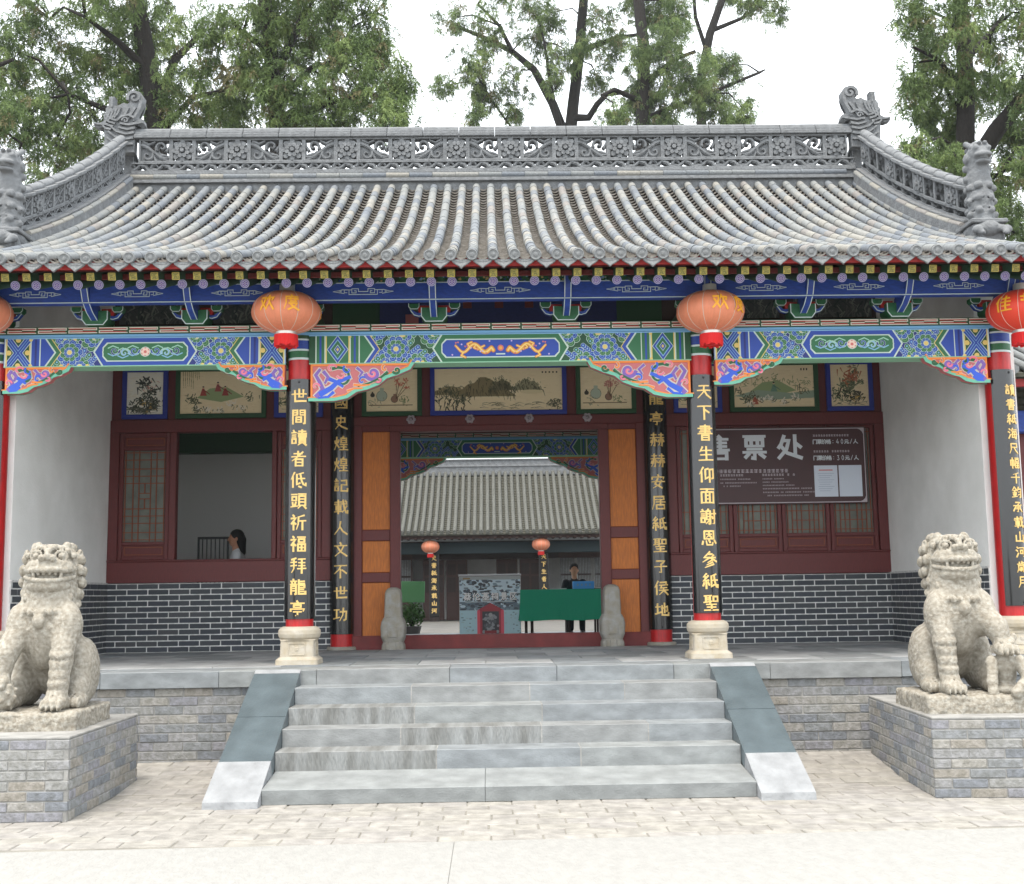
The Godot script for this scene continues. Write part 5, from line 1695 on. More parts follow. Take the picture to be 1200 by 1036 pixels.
func build_beams() -> void:
	var main_print := beam_print(4.16, 0.32, true)
	var side_print := beam_print(3.0, 0.32, false)
	for z in [COL_Z, BACK_Z]:
		painted_beam(-2.08, 2.08, z, true, main_print)
		painted_beam(-5.37, -2.33, z, false, side_print)
		painted_beam(2.33, 5.37, z, false, side_print)
		var top := MB.new()
		top.box(Vector3(0, 4.502, z), Vector3(11.4, 0.03, 0.30), 0.003)
		put("beam_trim", top, M.sky_blue, hall)
		var cap := MB.new()
		cap.box(Vector3(0, 4.558, z), Vector3(11.4, 0.08, 0.34), 0.004)
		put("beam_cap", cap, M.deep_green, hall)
		# interlocking white and red fret on the cap
		var w := MB.new()
		var r := MB.new()
		var x := -5.66
		while x < 5.6:
			for s in [1.0, -1.0]:
				var on := func(px: float, py: float, h: float) -> Vector3: return Vector3(px, py, z + (0.1702 + h) * s)
				w.ribbon(PackedVector2Array([Vector2(x + 0.012, 4.583), Vector2(x + 0.312, 4.583), Vector2(x + 0.312, 4.563), Vector2(x + 0.17, 4.563)]), 0.010, 0.010, 0.003, on)
				w.ribbon(PackedVector2Array([Vector2(x + 0.315, 4.530), Vector2(x + 0.015, 4.530), Vector2(x + 0.015, 4.552), Vector2(x + 0.16, 4.552)]), 0.010, 0.010, 0.0035, on)
				r.ribbon(PackedVector2Array([Vector2(x + 0.02, 4.572), Vector2(x + 0.296, 4.572)]), 0.009, 0.009, 0.002, on)
				r.ribbon(PackedVector2Array([Vector2(x + 0.03, 4.542), Vector2(x + 0.30, 4.542)]), 0.009, 0.009, 0.0025, on)
			x += 0.327
		put("fret_band", w, M.cream, hall)
		put("fret_band", r, M.red_paint, hall)
		var zz: float = z + (0.09 if z > -5.0 else -0.09)
		corner_bracket(-2.06, 1.0, 1.12, 0.40, zz)
		corner_bracket(2.06, -1.0, 1.12, 0.40, zz)
		if z > -5.0:
			corner_bracket(-2.34, -1.0, 0.74, 0.27, zz)
			corner_bracket(2.34, 1.0, 0.74, 0.27, zz)
			corner_bracket(-5.34, 1.0, 0.70, 0.28, zz)
			corner_bracket(5.32, -1.0, 0.70, 0.28, zz)
	for x in [-5.45, -4.37, -3.30, -2.2, -0.717, 0.717, 2.2, 3.30, 4.36, 5.45]:
		bracket_set(x)
	# eave purlin, blue with a scrolled figure in each field
	var pur := MB.new()
	pur.box(Vector3(0, 4.862, -0.55), Vector3(11.7, 0.195, 0.12), 0.006)
	put("eave_purlin", pur, M.blue, hall)
	for yy in [4.770, 4.954]:
		var ln := MB.new()
		ln.box(Vector3(0, yy, -0.4885), Vector3(11.7, 0.009, 0.003))
		put("edge_line", ln, M.pale_line, hall)
	var fret := MB.new()
	for c in [-4.9, -3.83, -2.78, -1.45, 0.0, 1.45, 2.78, 3.83, 4.9]:
		var wide := 1.0 if absf(c) < 2.0 else 0.85
		var n := 0
		for sx in [-1.0, 1.0]:
			var on := func(px: float, py: float, h: float) -> Vector3: return Vector3(c + px * sx * wide, 4.862 + py, -0.4895 + h)
			for l in [[Vector2(0, 0.0), Vector2(0.05, 0.0), Vector2(0.05, 0.03), Vector2(0.12, 0.03), Vector2(0.12, -0.015), Vector2(0.075, -0.015), Vector2(0.075, 0.008), Vector2(0.095, 0.008)], [Vector2(0, -0.032), Vector2(0.15, -0.032), Vector2(0.15, 0.018), Vector2(0.20, 0.018), Vector2(0.20, -0.012), Vector2(0.17, -0.012)], [Vector2(0.12, 0.018), Vector2(0.22, 0.02), Vector2(0.26, 0.008), Vector2(0.32, 0.0), Vector2(0.26, -0.010), Vector2(0.2, -0.022)], [Vector2(0.23, 0.006), Vector2(0.25, 0.0), Vector2(0.23, -0.006)]]:
				fret.ribbon(PackedVector2Array(l), 0.007, 0.006, 0.0015 + 0.0002 * n, on)
				n += 1
	put("fret_figure", fret, M.pale_line, hall)
	# painted strip behind the round rafters
	var cv := Canvas.new(2.0, 0.12, 200, GREEN)
	var rr := RandomNumberGenerator.new()
	rr.seed = 3
	for i in 90:
		cv.disc(Vector2(rr.randf() * 2.0, rr.randf() * 0.12), rr.randf_range(0.008, 0.02), [BLUE, PALE, DKGREEN, YELLOW, DEEP, LIGHT][i % 6])
	var strip_mat := cv.material()
	strip_mat.texture_repeat = true
	var strip := MB.new()
	strip.quad_uv(Vector3(-5.8, 4.96, -0.52), Vector3(5.8, 4.96, -0.52), Vector3(5.8, 5.05, -0.52), Vector3(-5.8, 5.05, -0.52), Vector3.BACK, Vector2(0, 1), Vector2(6, 1), Vector2(6, 0), Vector2(0, 0))
	strip.quad_uv(Vector3(-5.8, 4.96, -0.58), Vector3(5.8, 4.96, -0.58), Vector3(5.8, 5.05, -0.58), Vector3(-5.8, 5.05, -0.58), Vector3.FORWARD, Vector2(0, 1), Vector2(6, 1), Vector2(6, 0), Vector2(0, 0))
	put("painted_strip", strip, strip_mat, hall)
	put("closing_board", boxm(Vector3(11.3, 0.36, 0.03), 0.0, Vector3(0, 4.775, BACK_Z)), M.maroon, hall)
	# purlins and tie beams inside
	for z in [COL_Z, BACK_Z]:
		var pb := MB.new()
		pb.tube([Vector3(-5.7, 5.03, z), Vector3(5.7, 5.03, z)], [0.12, 0.12], 14)
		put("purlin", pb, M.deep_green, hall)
	for z in [-3.0, -8.0]:
		var pb := MB.new()
		pb.tube([Vector3(-5.7, profile(z) - 0.29, z), Vector3(5.7, profile(z) - 0.29, z)], [0.12, 0.12], 12)
		put("purlin", pb, M.brown_wood, hall)
	for x in [-2.2, 2.2]:
		for zr in [[-1.1, -4.4], [-4.7, -9.9]]:
			var tb := MB.new()
			tb.box(Vector3(x, 4.80, (zr[0] + zr[1]) * 0.5), Vector3(0.2, 0.30, absf(zr[1] - zr[0])), 0.02)
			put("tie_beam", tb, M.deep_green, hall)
	var lm := MB.new()
	for i in 27:
		lm.box(Vector3(-5.5 + 0.42 * i, 0, 0), Vector3(0.08, 0.10, 5.2))
	put("inner_rafters", lm, M.brown_wood, hall, Transform3D(Basis(Vector3.RIGHT, 0.461), Vector3(0, 6.12, -3.0))).set_meta("kind", "stuff")

func build_columns() -> void:
	var base := MB.new()
	base.loft([[0.0, 0.23, 0.23, 9.0], [0.055, 0.225, 0.225, 9.0], [0.075, 0.20, 0.20, 9.0], [0.085, 0.185, 0.185, 9.0], [0.245, 0.178, 0.178, 9.0], [0.255, 0.19, 0.19, 5.0], [0.265, 0.205, 0.205, 2.6]], 32)
	base.loft([[0.264, 0.195, 0.195, 2.0], [0.285, 0.216, 0.216, 2.0], [0.32, 0.226, 0.226, 2.0], [0.36, 0.222, 0.222, 2.0], [0.385, 0.20, 0.20, 2.0], [0.398, 0.175, 0.175, 2.0]], 32)
	for s in 4:
		var t := Transform3D(Basis(Vector3.UP, PI * 0.5 * s), Vector3.ZERO)
		for px in [-0.085, 0.085]:
			base.box(Vector3(px, 0.165, 0.182), Vector3(0.012, 0.12, 0.012), 0.003, t)
		base.box(Vector3(0, 0.225, 0.182), Vector3(0.158, 0.012, 0.012), 0.003, t)
		base.box(Vector3(0, 0.105, 0.184), Vector3(0.158, 0.012, 0.012), 0.003, t)
		base.box(Vector3(0, 0.165, 0.178), Vector3(0.05, 0.05, 0.02), 0.01, t * Transform3D(Basis(Vector3.BACK, PI * 0.25), Vector3(0, 0.165 * 0.293, 0)) if false else t)
	var bm := base.mesh()
	for x in [-5.49, -2.18, 2.18, 5.49]:
		for z in [COL_Z, BACK_Z]:
			var front: bool = z > -5.0
			var c := MB.new()
			c.tube([Vector3(0, 0.39, 0), Vector3(0, 3.262, 0)], [0.146, 0.142], 28)
			var col := put("column", c, M.column_red, hall, at(x, TERRACE, z))
			put("column_base", bm, M.base_stone, col)
			# painted head of the column where the beams meet it
			var y := 3.262
			for ring in [[0.022, 0.150, "pale_line"], [0.075, 0.148, "green"], [0.02, 0.150, "pale_line"], [0.095, 0.147, "blue"], [0.018, 0.150, "pale_line"], [0.10, 0.147, "deep_green"]]:
				var h := MB.new()
				h.tube([Vector3(0, y, 0), Vector3(0, y + ring[0], 0)], [ring[1], ring[1]], 28)
				put("painted_ring", h, M[ring[2]], col)
				y += ring[0]
	for x in [-2.15, 2.15]:
		var c := MB.new()
		c.tube([Vector3(0, 0.045, 0), Vector3(0, 4.2, 0)], [0.148, 0.145], 28)
		var col := put("column", c, M.column_red, hall, at(x, TERRACE, -4.42))
		var low := MB.new()
		low.loft([[0.0, 0.20, 0.20, 2.0], [0.03, 0.20, 0.20, 2.0], [0.045, 0.185, 0.185, 2.0]], 28)
		put("column_base", low, M.post_stone, col)

func side_wall(sx: float) -> void:
	var o := PackedVector2Array()
	o.append(Vector2(-1.16, TERRACE - 0.02))
	for i in 13:
		var z := lerpf(-1.16, RIDGE_Z, i / 12.0)
		o.append(Vector2(z, profile(z) - 0.145))
	for i in range(1, 13):
		var z := lerpf(RIDGE_Z, -9.85, i / 12.0)
		o.append(Vector2(z, profile(z) - 0.145))
	o.append(Vector2(-9.85, TERRACE - 0.02))
	var b := MB.new()
	b.slab(o, 5.32 * sx, 5.74 * sx, Transform3D(YZ, Vector3.ZERO))
	var w := put("side_wall", b, M.plaster, hall)
	var bed := MB.new()
	bed.box(Vector3(5.316 * sx, 1.415, -2.80), Vector3(0.02, 0.92, 3.27))
	put("mortar_bed", bed, M.joint, w)
	var list := []
	brick_face(list, Vector3(5.309 * sx, TERRACE, -1.17 if sx > 0 else -4.44), Vector3.FORWARD if sx > 0 else Vector3.BACK, 3.27, 12, M.dark_bricks, 0.282, 0.0765, 0.0145, 0.008, 0.0006)
	pieces(w, "brick", list)
	var cap := MB.new()
	cap.box(Vector3(5.312 * sx, 1.883, -2.80), Vector3(0.03, 0.016, 3.27))
	put("dado_cap", cap, M.joint, w)

func lattice(parent: Node3D, x0: float, x1: float, y0: float, y1: float, z: float, fine: bool) -> void:
	# window leaf: frame, lower board and a fret of thin bars before papered glass
	var w := x1 - x0
	var f := Node3D.new()
	f.name = numbered("window_leaf", parent)
	parent.add_child(f)
	f.position = Vector3(x0, y0, z)
	var h := y1 - y0
	var fr := MB.new()
	for r in [[0.0, 0.0, 0.055, h], [w - 0.055, 0.0, 0.055, h], [0.055, 0.0, w - 0.11, 0.045], [0.055, h - 0.05, w - 0.11, 0.05], [0.055, 0.20, w - 0.11, 0.045]] + ([[0.055, h - 0.24, w - 0.11, 0.045]] if fine else []):
		fr.box(Vector3(r[0] + r[2] * 0.5, r[1] + r[3] * 0.5, 0), Vector3(r[2], r[3], 0.06), 0.006)
	put("frame", fr, M.maroon, f)
	var top := h - 0.24 if fine else h - 0.05
	for bd in [[0.045, 0.20]] + ([[h - 0.195, h - 0.05]] if fine else []):
		var p := MB.new()
		p.box(Vector3(w * 0.5, (bd[0] + bd[1]) * 0.5, -0.012), Vector3(w - 0.11, bd[1] - bd[0], 0.02))
		put("panel_board", p, M.maroon, f)
		var ln := MB.new()
		var a: float = bd[0] + 0.022
		var e: float = bd[1] - 0.022
		for r in [[0.08, a, w - 0.16, 0.012], [0.08, e - 0.012, w - 0.16, 0.012], [0.08, a + 0.012, 0.012, e - a - 0.024], [w - 0.092, a + 0.012, 0.012, e - a - 0.024]]:
			ln.box(Vector3(r[0] + r[2] * 0.5, r[1] + r[3] * 0.5, 0.002), Vector3(r[2], r[3], 0.012), 0.002)
		put("moulding", ln, M.lattice, f)
	var pane := MB.new()
	pane.box(Vector3(w * 0.5, (0.245 + top) * 0.5, -0.018), Vector3(w - 0.11, top - 0.245, 0.006))
	put("pane", pane, M.paper_pane, f)
	var gx0 := 0.06
	var gx1 := w - 0.06
	var gy0 := 0.25
	var gy1 := top - 0.005
	var bars := []
	var gw := gx1 - gx0
	var gh := gy1 - gy0
	if fine:
		for u in [0.03, 0.22, 0.36, 0.64, 0.78, 0.97]:
			bars.append([u, 0.0, u, 1.0])
		for v in [0.02, 0.10, 0.20, 0.28, 0.36, 0.64, 0.72, 0.80, 0.90, 0.98]:
			bars.append([0.0, v, 1.0, v])
		for v in [0.47, 0.53]:
			bars.append([0.36, v, 0.64, v])
		bars.append([0.5, 0.36, 0.5, 0.47])
		bars.append([0.5, 0.53, 0.5, 0.64])
	else:
		for u in [0.04, 0.16, 0.28, 0.40, 0.60, 0.72, 0.84, 0.96]:
			bars.append([u, 0.0, u, 1.0])
		for v in [0.03, 0.12, 0.21, 0.30, 0.42, 0.54, 0.66, 0.78, 0.9, 0.97]:
			bars.append([0.0 if int(v * 100) % 2 else 0.16, v, 1.0 if int(v * 100) % 2 else 0.84, v])
	var lm := MB.new()
	var k := 0
	for b in bars:
		var a := Vector2(gx0 + gw * b[0], gy0 + gh * b[1])
		var e := Vector2(gx0 + gw * b[2], gy0 + gh * b[3])
		var vert: bool = absf(b[0] - b[2]) < 0.01
		lm.box(Vector3((a.x + e.x) * 0.5, (a.y + e.y) * 0.5, -0.002 if vert else 0.0), Vector3(0.011 if vert else e.x - a.x, e.y - a.y if vert else 0.011, 0.02 if vert else 0.0202))
		k += 1
	put("lattice_bars", lm, M.lattice, f)

func painting(x0: float, x1: float, y0: float, y1: float, kind: String, frame_mat: Material) -> void:
	var w := x1 - x0
	var h := y1 - y0
	var f := MB.new()
	var t := 0.062
	for r in [[x0, y0, w, t], [x0, y1 - t, w, t], [x0, y0 + t, t, h - 2 * t], [x1 - t, y0 + t, t, h - 2 * t]]:
		f.box(Vector3(r[0] + r[2] * 0.5, r[1] + r[3] * 0.5, WALL_Z + 0.012), Vector3(r[2], r[3], 0.05), 0.004)
	var p := put("picture_panel", f, frame_mat, hall)
	var q := MB.new()
	q.quad_uv(Vector3(x0 + t, y0 + t, WALL_Z + 0.012), Vector3(x1 - t, y0 + t, WALL_Z + 0.012), Vector3(x1 - t, y1 - t, WALL_Z + 0.012), Vector3(x0 + t, y1 - t, WALL_Z + 0.012), Vector3.BACK, Vector2(0, 1), Vector2(1, 1), Vector2(1, 0), Vector2(0, 0))
	put("picture", q, picture(w - 2 * t, h - 2 * t, kind), p)

func picture(w: float, h: float, kind: String) -> StandardMaterial3D:
	# ink and colour on buff paper
	var paper := Color(0.88, 0.81, 0.66) if kind != "branch" else Color(0.88, 0.87, 0.82)
	var cv := Canvas.new(w, h, 260, paper)
	var r := RandomNumberGenerator.new()
	r.seed = kind.hash() + int(w * 1000)
	var blot := func(p: Vector2, s: float, c: Color, n: int, spread: float) -> void:
		for i in n:
			var q := p + Vector2(r.randfn(), r.randfn() * 0.7) * spread
			var a := r.randf() * PI
			var d := Vector2.from_angle(a) * s * r.randf_range(0.5, 1.3)
			cv.line([q - d, q, q + d * 0.9], s * 0.5, c.lerp(paper, r.randf() * 0.35), s * 0.1)
	for i in 160:
		cv.disc(Vector2(r.randf() * w, r.randf() * h), r.randf_range(0.01, 0.05), paper.lerp(Color(0.95, 0.90, 0.76) if i % 2 else Color(0.78, 0.68, 0.5), 0.15), 0.01)
	match kind:
		"mountains":
			for layer in [[0.12, 0.62, 0.20, 0.20, Color(0.58, 0.52, 0.38)], [0.72, 0.52, 0.13, 0.26, Color(0.56, 0.54, 0.42)], [0.38, 0.66, 0.26, 0.42, Color(0.50, 0.45, 0.32)], [0.52, 0.52, 0.10, 0.30, Color(0.42, 0.40, 0.30)]]:
				var pts := [Vector2((layer[0] - layer[2]) * w, layer[1] * h)]
				for i in 12:
					var u := i / 11.0
					pts.append(Vector2((layer[0] - layer[2] + 2.0 * layer[2] * u) * w, (layer[1] - layer[3] * sin(PI * u) * r.randf_range(0.7, 1.15)) * h))
				pts.append(Vector2((layer[0] + layer[2]) * w, layer[1] * h))
				cv.poly(pts, layer[4])
				for i in 46:
					var u := r.randf()
					var x: float = (layer[0] - layer[2] + 2.0 * layer[2] * u) * w
					var top: float = (layer[1] - layer[3] * sin(PI * u) * 0.9) * h
					var y := lerpf(top, layer[1] * h, r.randf() * 0.8)
					cv.line([Vector2(x, y), Vector2(x + r.randf_range(-0.02, 0.04), y + r.randf_range(0.03, 0.1))], 0.010, Color(0.20, 0.20, 0.15).lerp(layer[4], r.randf() * 0.6), 0.003)
				for i in 8:
					var u := (i + 0.5) / 8.0
					blot.call(Vector2((layer[0] - layer[2] + 2.0 * layer[2] * u) * w, (layer[1] - layer[3] * sin(PI * u) * 0.95) * h), 0.016, Color(0.20, 0.24, 0.16), 6, 0.016)
			for i in 26:
				var q := Vector2(r.randf_range(0.0, 0.26) * w, r.randf_range(0.62, 0.98) * h)
				cv.line([q, q + Vector2(r.randf_range(-0.06, 0.06), r.randf_range(0.04, 0.12))], 0.018, Color(0.16, 0.17, 0.13), 0.004)
			blot.call(Vector2(0.10 * w, 0.6 * h), 0.03, Color(0.16, 0.19, 0.13), 40, 0.06)
			blot.call(Vector2(0.2 * w, 0.72 * h), 0.03, Color(0.18, 0.21, 0.14), 30, 0.06)
			blot.call(Vector2(0.94 * w, 0.84 * h), 0.026, Color(0.15, 0.18, 0.12), 40, 0.05)
			for i in 40:
				var x := r.randf_range(0.35, 0.95) * w
				var y := r.randf_range(0.80, 0.97) * h
				cv.line([Vector2(x, y), Vector2(x + 0.06, y - 0.012), Vector2(x + 0.12, y + 0.004)], 0.007, Color(0.38, 0.36, 0.28), 0.002)
			cv.disc(Vector2(0.76 * w, 0.56 * h), 0.16, Color(0.82, 0.76, 0.60), 0.03)
			for i in 5:
				cv.rect((0.84 + 0.028 * i) * w, 0.08 * h, 0.018, 0.022, Color(0.25, 0.22, 0.18))
		"branch", "branch2":
			for k in 2:
				var pts := []
				var p := Vector2((0.15 if k == 0 else 0.35) * w, (0.92 if kind == "branch" else 0.75) * h)
				for i in 9:
					pts.append(p)
					p += Vector2(r.randf_range(0.02, 0.11) * w, -r.randf_range(0.02, 0.13) * h * (1.0 if k == 0 else 0.5))
				cv.line(pts, 0.022, Color(0.24, 0.2, 0.15), 0.006)
				for q in pts:
					blot.call(q + Vector2(r.randf_range(-0.04, 0.04), r.randf_range(-0.04, 0.04)), 0.034, Color(0.10, 0.13, 0.08) if kind == "branch" else Color(0.24, 0.30, 0.2), 9, 0.035)
			blot.call(Vector2(0.5 * w, 0.28 * h), 0.04, Color(0.08, 0.10, 0.07) if kind == "branch" else Color(0.62, 0.32, 0.2), 34, 0.07)
			blot.call(Vector2(0.62 * w, 0.78 * h), 0.04, Color(0.10, 0.12, 0.08), 38, 0.07)
			blot.call(Vector2(0.6 * w, 0.8 * h), 0.022, Color(0.80, 0.62, 0.25), 10, 0.05)
			blot.call(Vector2(0.66 * w, 0.35 * h), 0.02, Color(0.72, 0.4, 0.35), 10, 0.05)
			for i in 12:
				cv.line([Vector2(r.randf() * w, r.randf_range(0.84, 0.97) * h), Vector2(r.randf() * w, r.randf_range(0.84, 0.97) * h)], 0.004, Color(0.4, 0.4, 0.34))
		"garden", "lake":
			cv.poly([Vector2(0.2 * w, 0.62 * h), Vector2(0.36 * w, 0.40 * h), Vector2(0.56 * w, 0.36 * h), Vector2(0.78 * w, 0.6 * h), Vector2(0.5 * w, 0.72 * h)], Color(0.56, 0.62, 0.44))
			if kind == "lake":
				cv.poly([Vector2(0, 0.72 * h), Vector2(0.3 * w, 0.58 * h), Vector2(0.7 * w, 0.66 * h), Vector2(w, 0.6 * h), Vector2(w, 0.78 * h), Vector2(0.4 * w, 0.82 * h)], Color(0.56, 0.62, 0.54))
				for i in 5:
					blot.call(Vector2((0.1 + 0.2 * i) * w, r.randf_range(0.3, 0.42) * h), 0.03, Color(0.52, 0.54, 0.38), 14, 0.05)
			for i in 9:
				var x := (0.03 + 0.024 * i) * w
				cv.line([Vector2(x, 0), Vector2(x + 0.01, r.randf_range(0.15, 0.45) * h)], 0.008, Color(0.42, 0.40, 0.24), 0.003)
			# seated and standing figures in robes
			for p in ([[0.28, 0.40, Color(0.62, 0.26, 0.22)], [0.46, 0.30, Color(0.60, 0.30, 0.28)], [0.55, 0.40, Color(0.58, 0.24, 0.22)]] if kind == "garden" else [[0.50, 0.45, Color(0.40, 0.54, 0.46)], [0.26, 0.75, Color(0.66, 0.34, 0.26)]]):
				var q := Vector2(p[0] * w, p[1] * h)
				cv.poly([q + Vector2(-0.014, 0), q + Vector2(0.014, 0), q + Vector2(0.05, 0.10), q + Vector2(-0.045, 0.10)], p[2])
				cv.line([q + Vector2(0, 0.02), q + Vector2(0.05, 0.05), q + Vector2(0.09, 0.08)], 0.02, p[2].darkened(0.15), 0.008)
				cv.disc(q + Vector2(0, -0.014), 0.015, Color(0.84, 0.70, 0.56))
				cv.disc(q + Vector2(0, -0.024), 0.014, Color(0.12, 0.1, 0.1), 0.010)
			for i in 5:
				var q := Vector2((0.2 + 0.14 * i) * w, r.randf_range(0.78, 0.92) * h)
				blot.call(q, 0.03, Color(0.88, 0.85, 0.80), 12, 0.03)
				blot.call(q + Vector2(0.02, 0.02), 0.02, Color(0.25, 0.28, 0.2), 8, 0.03)
			for i in 4:
				blot.call(Vector2(r.randf_range(0.02, 0.25) * w, r.randf_range(0.6, 0.9) * h), 0.03, Color(0.25, 0.27, 0.19), 12, 0.04)
			blot.call(Vector2(0.85 * w, 0.62 * h), 0.03, Color(0.30, 0.32, 0.22), 16, 0.05)
			for i in 3:
				cv.rect((0.84 + 0.035 * i) * w, 0.07 * h, 0.018, 0.03, Color(0.3, 0.26, 0.2))
		"vases", "vases2":
			for p in [[0.30, 0.62, 0.075, Color(0.66, 0.70, 0.62)], [0.55, 0.70, 0.05, Color(0.55, 0.42, 0.34)], [0.12, 0.6, 0.03, Color(0.22, 0.2, 0.17)]]:
				var q := Vector2(p[0] * w, p[1] * h)
				cv.disc(q, p[2], p[3].darkened(0.4))
				cv.disc(q, p[2] - 0.006, p[3])
				cv.rect(q.x - p[2] * 0.35, q.y - p[2] * 1.5, p[2] * 0.7, p[2] * 0.7, p[3])
			for i in 5:
				var q := Vector2(r.randf_range(0.5, 0.85) * w, r.randf_range(0.25, 0.5) * h)
				cv.line([Vector2(0.58 * w, 0.7 * h), q], 0.007, Color(0.36, 0.26, 0.18))
				blot.call(q, 0.024, Color(0.70, 0.30, 0.22) if kind == "vases" else Color(0.66, 0.36, 0.34), 8, 0.024)
			blot.call(Vector2(0.75 * w, 0.76 * h), 0.022, Color(0.35, 0.42, 0.26), 22, 0.04)
			blot.call(Vector2(0.2 * w, 0.8 * h), 0.02, Color(0.40, 0.44, 0.36), 16, 0.05)
			cv.line([Vector2(0.05 * w, 0.84 * h), Vector2(0.9 * w, 0.84 * h)], 0.01, Color(0.42, 0.34, 0.24))
	return cv.material(0.7)

func maroon_box(called: String, x0: float, x1: float, y0: float, y1: float, z0: float, z1: float, m: Material = null) -> void:
	var b := MB.new()
	b.box(Vector3((x0 + x1) * 0.5, (y0 + y1) * 0.5, (z0 + z1) * 0.5), Vector3(x1 - x0, y1 - y0, absf(z1 - z0)), 0.006)
	put(called, b, m if m else M.maroon, hall)

func build_walls() -> void:
	side_wall(-1.0)
	side_wall(1.0)
	var zb := WALL_Z - 0.14
	for sx in [-1.0, 1.0]:
		# brick dado under the windows, dark bricks with white joints
		var bed := MB.new()
		var xa := minf(2.30 * sx, 5.319 * sx)
		bed.box(Vector3(xa + 1.5095, 1.415, WALL_Z - 0.08), Vector3(3.019, 0.92, 0.16))
		var dado := put("brick_dado", bed, M.joint, hall)
		var list := []
		brick_face(list, Vector3(xa, TERRACE, WALL_Z), Vector3.RIGHT, 3.015, 12, M.dark_bricks, 0.282, 0.0765, 0.0145, 0.008, 0.0006)
		pieces(dado, "brick", list)
		var x0 := -5.318 if sx < 0 else 2.30
		var x1 := -2.30 if sx < 0 else 5.318
		maroon_box("sill_beam", x0, x1, 1.882, 2.165, WALL_Z - 0.12, WALL_Z + 0.035)
		maroon_box("sill_moulding", x0, x1, 2.165, 2.19, WALL_Z - 0.10, WALL_Z + 0.055)
		maroon_box("lintel", x0, x1, 3.93, 4.10, WALL_Z - 0.13, WALL_Z + 0.03)
		maroon_box("frieze_board", x0, x1, 4.10, 5.15, zb, WALL_Z - 0.016, M.maroon)
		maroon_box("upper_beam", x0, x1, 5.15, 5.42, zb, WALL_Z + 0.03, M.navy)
		maroon_box("upper_board", x0, x1, 5.42, 6.92, zb, WALL_Z - 0.03, M.underside)
		maroon_box("window_post", x0 if sx < 0 else 5.19, -5.19 if sx < 0 else x1, 2.19, 3.93, WALL_Z - 0.11, WALL_Z + 0.03)
		maroon_box("window_post", -2.43 if sx < 0 else x0, x1 if sx < 0 else 2.43, 2.19, 3.93, WALL_Z - 0.11, WALL_Z + 0.03)
	lattice(hall, -5.188, -4.505, 2.192, 3.926, WALL_Z - 0.03, true)
	maroon_box("window_post", -4.50, -4.41, 2.19, 3.93, WALL_Z - 0.11, WALL_Z + 0.025)
	maroon_box("window_post", -3.11, -3.045, 2.19, 3.93, WALL_Z - 0.11, WALL_Z + 0.025)
	lattice(hall, -3.04, -2.435, 2.192, 3.926, WALL_Z - 0.03, true)
	var xs := [2.435, 3.19, 3.86, 4.525, 5.185]
	for i in 4:
		lattice(hall, xs[i] + 0.004, xs[i + 1] - 0.004, 2.192, 3.926, WALL_Z - 0.03, false)
	# painted panels of the frieze
	painting(-5.17, -4.55, 4.118, 4.83, "branch", M.frame_blue)
	painting(-4.44, -3.20, 4.118, 4.83, "garden", M.deep_green)
	painting(-3.09, -2.42, 4.118, 4.83, "branch2", M.frame_blue)
	painting(-1.885, -1.06, 4.118, 4.83, "vases", M.deep_green)
	painting(-0.945, 0.94, 4.118, 4.83, "mountains", M.frame_blue)
	painting(1.07, 1.90, 4.118, 4.83, "vases2", M.deep_green)
	painting(2.42, 3.09, 4.118, 4.83, "branch2", M.frame_blue)
	painting(3.20, 4.44, 4.118, 4.83, "lake", M.deep_green)
	painting(4.55, 5.20, 4.118, 4.83, "branch2", M.frame_blue)
	# dusky landscape panels of the upper wall, seen through the brackets
	for x in [-4.7, -3.4, 3.4, 4.7]:
		var q := MB.new()
		q.quad_uv(Vector3(x - 0.55, 5.45, WALL_Z - 0.02), Vector3(x + 0.55, 5.45, WALL_Z - 0.02), Vector3(x + 0.55, 6.2, WALL_Z - 0.02), Vector3(x - 0.55, 6.2, WALL_Z - 0.02), Vector3.BACK, Vector2(0, 1), Vector2(1, 1), Vector2(1, 0), Vector2(0, 0))
		put("picture", q, mural, hall) if mural else put("picture", q, make_mural(), hall)
	# partition walls of the two rooms beside the passage, and their back walls
	for sx in [-1.0, 1.0]:
		maroon_box("partition_wall", minf(2.16 * sx, 2.30 * sx), maxf(2.16 * sx, 2.30 * sx), TERRACE, 6.9, WALL_Z - 0.15, -9.7, M.plaster)
		maroon_box("back_wall", minf(2.3 * sx, 5.32 * sx), maxf(2.3 * sx, 5.32 * sx), TERRACE, 3.0, -9.3, -9.1, M.room_plaster)
		maroon_box("back_wall", minf(2.3 * sx, 5.32 * sx), maxf(2.3 * sx, 5.32 * sx), 3.7, 5.6, -9.3, -9.1, M.room_plaster)
		maroon_box("room_ceiling", minf(2.3 * sx, 5.32 * sx), maxf(2.3 * sx, 5.32 * sx), 4.62, 4.70, WALL_Z - 0.2, -9.1, M.room_plaster)
		maroon_box("room_wall", minf(2.3 * sx, 5.32 * sx), maxf(2.3 * sx, 5.32 * sx), TERRACE, 4.62, -7.72, -7.6, M.room_plaster) 
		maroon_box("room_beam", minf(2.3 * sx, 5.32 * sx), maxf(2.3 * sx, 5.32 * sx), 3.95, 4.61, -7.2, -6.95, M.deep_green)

var mural: StandardMaterial3D

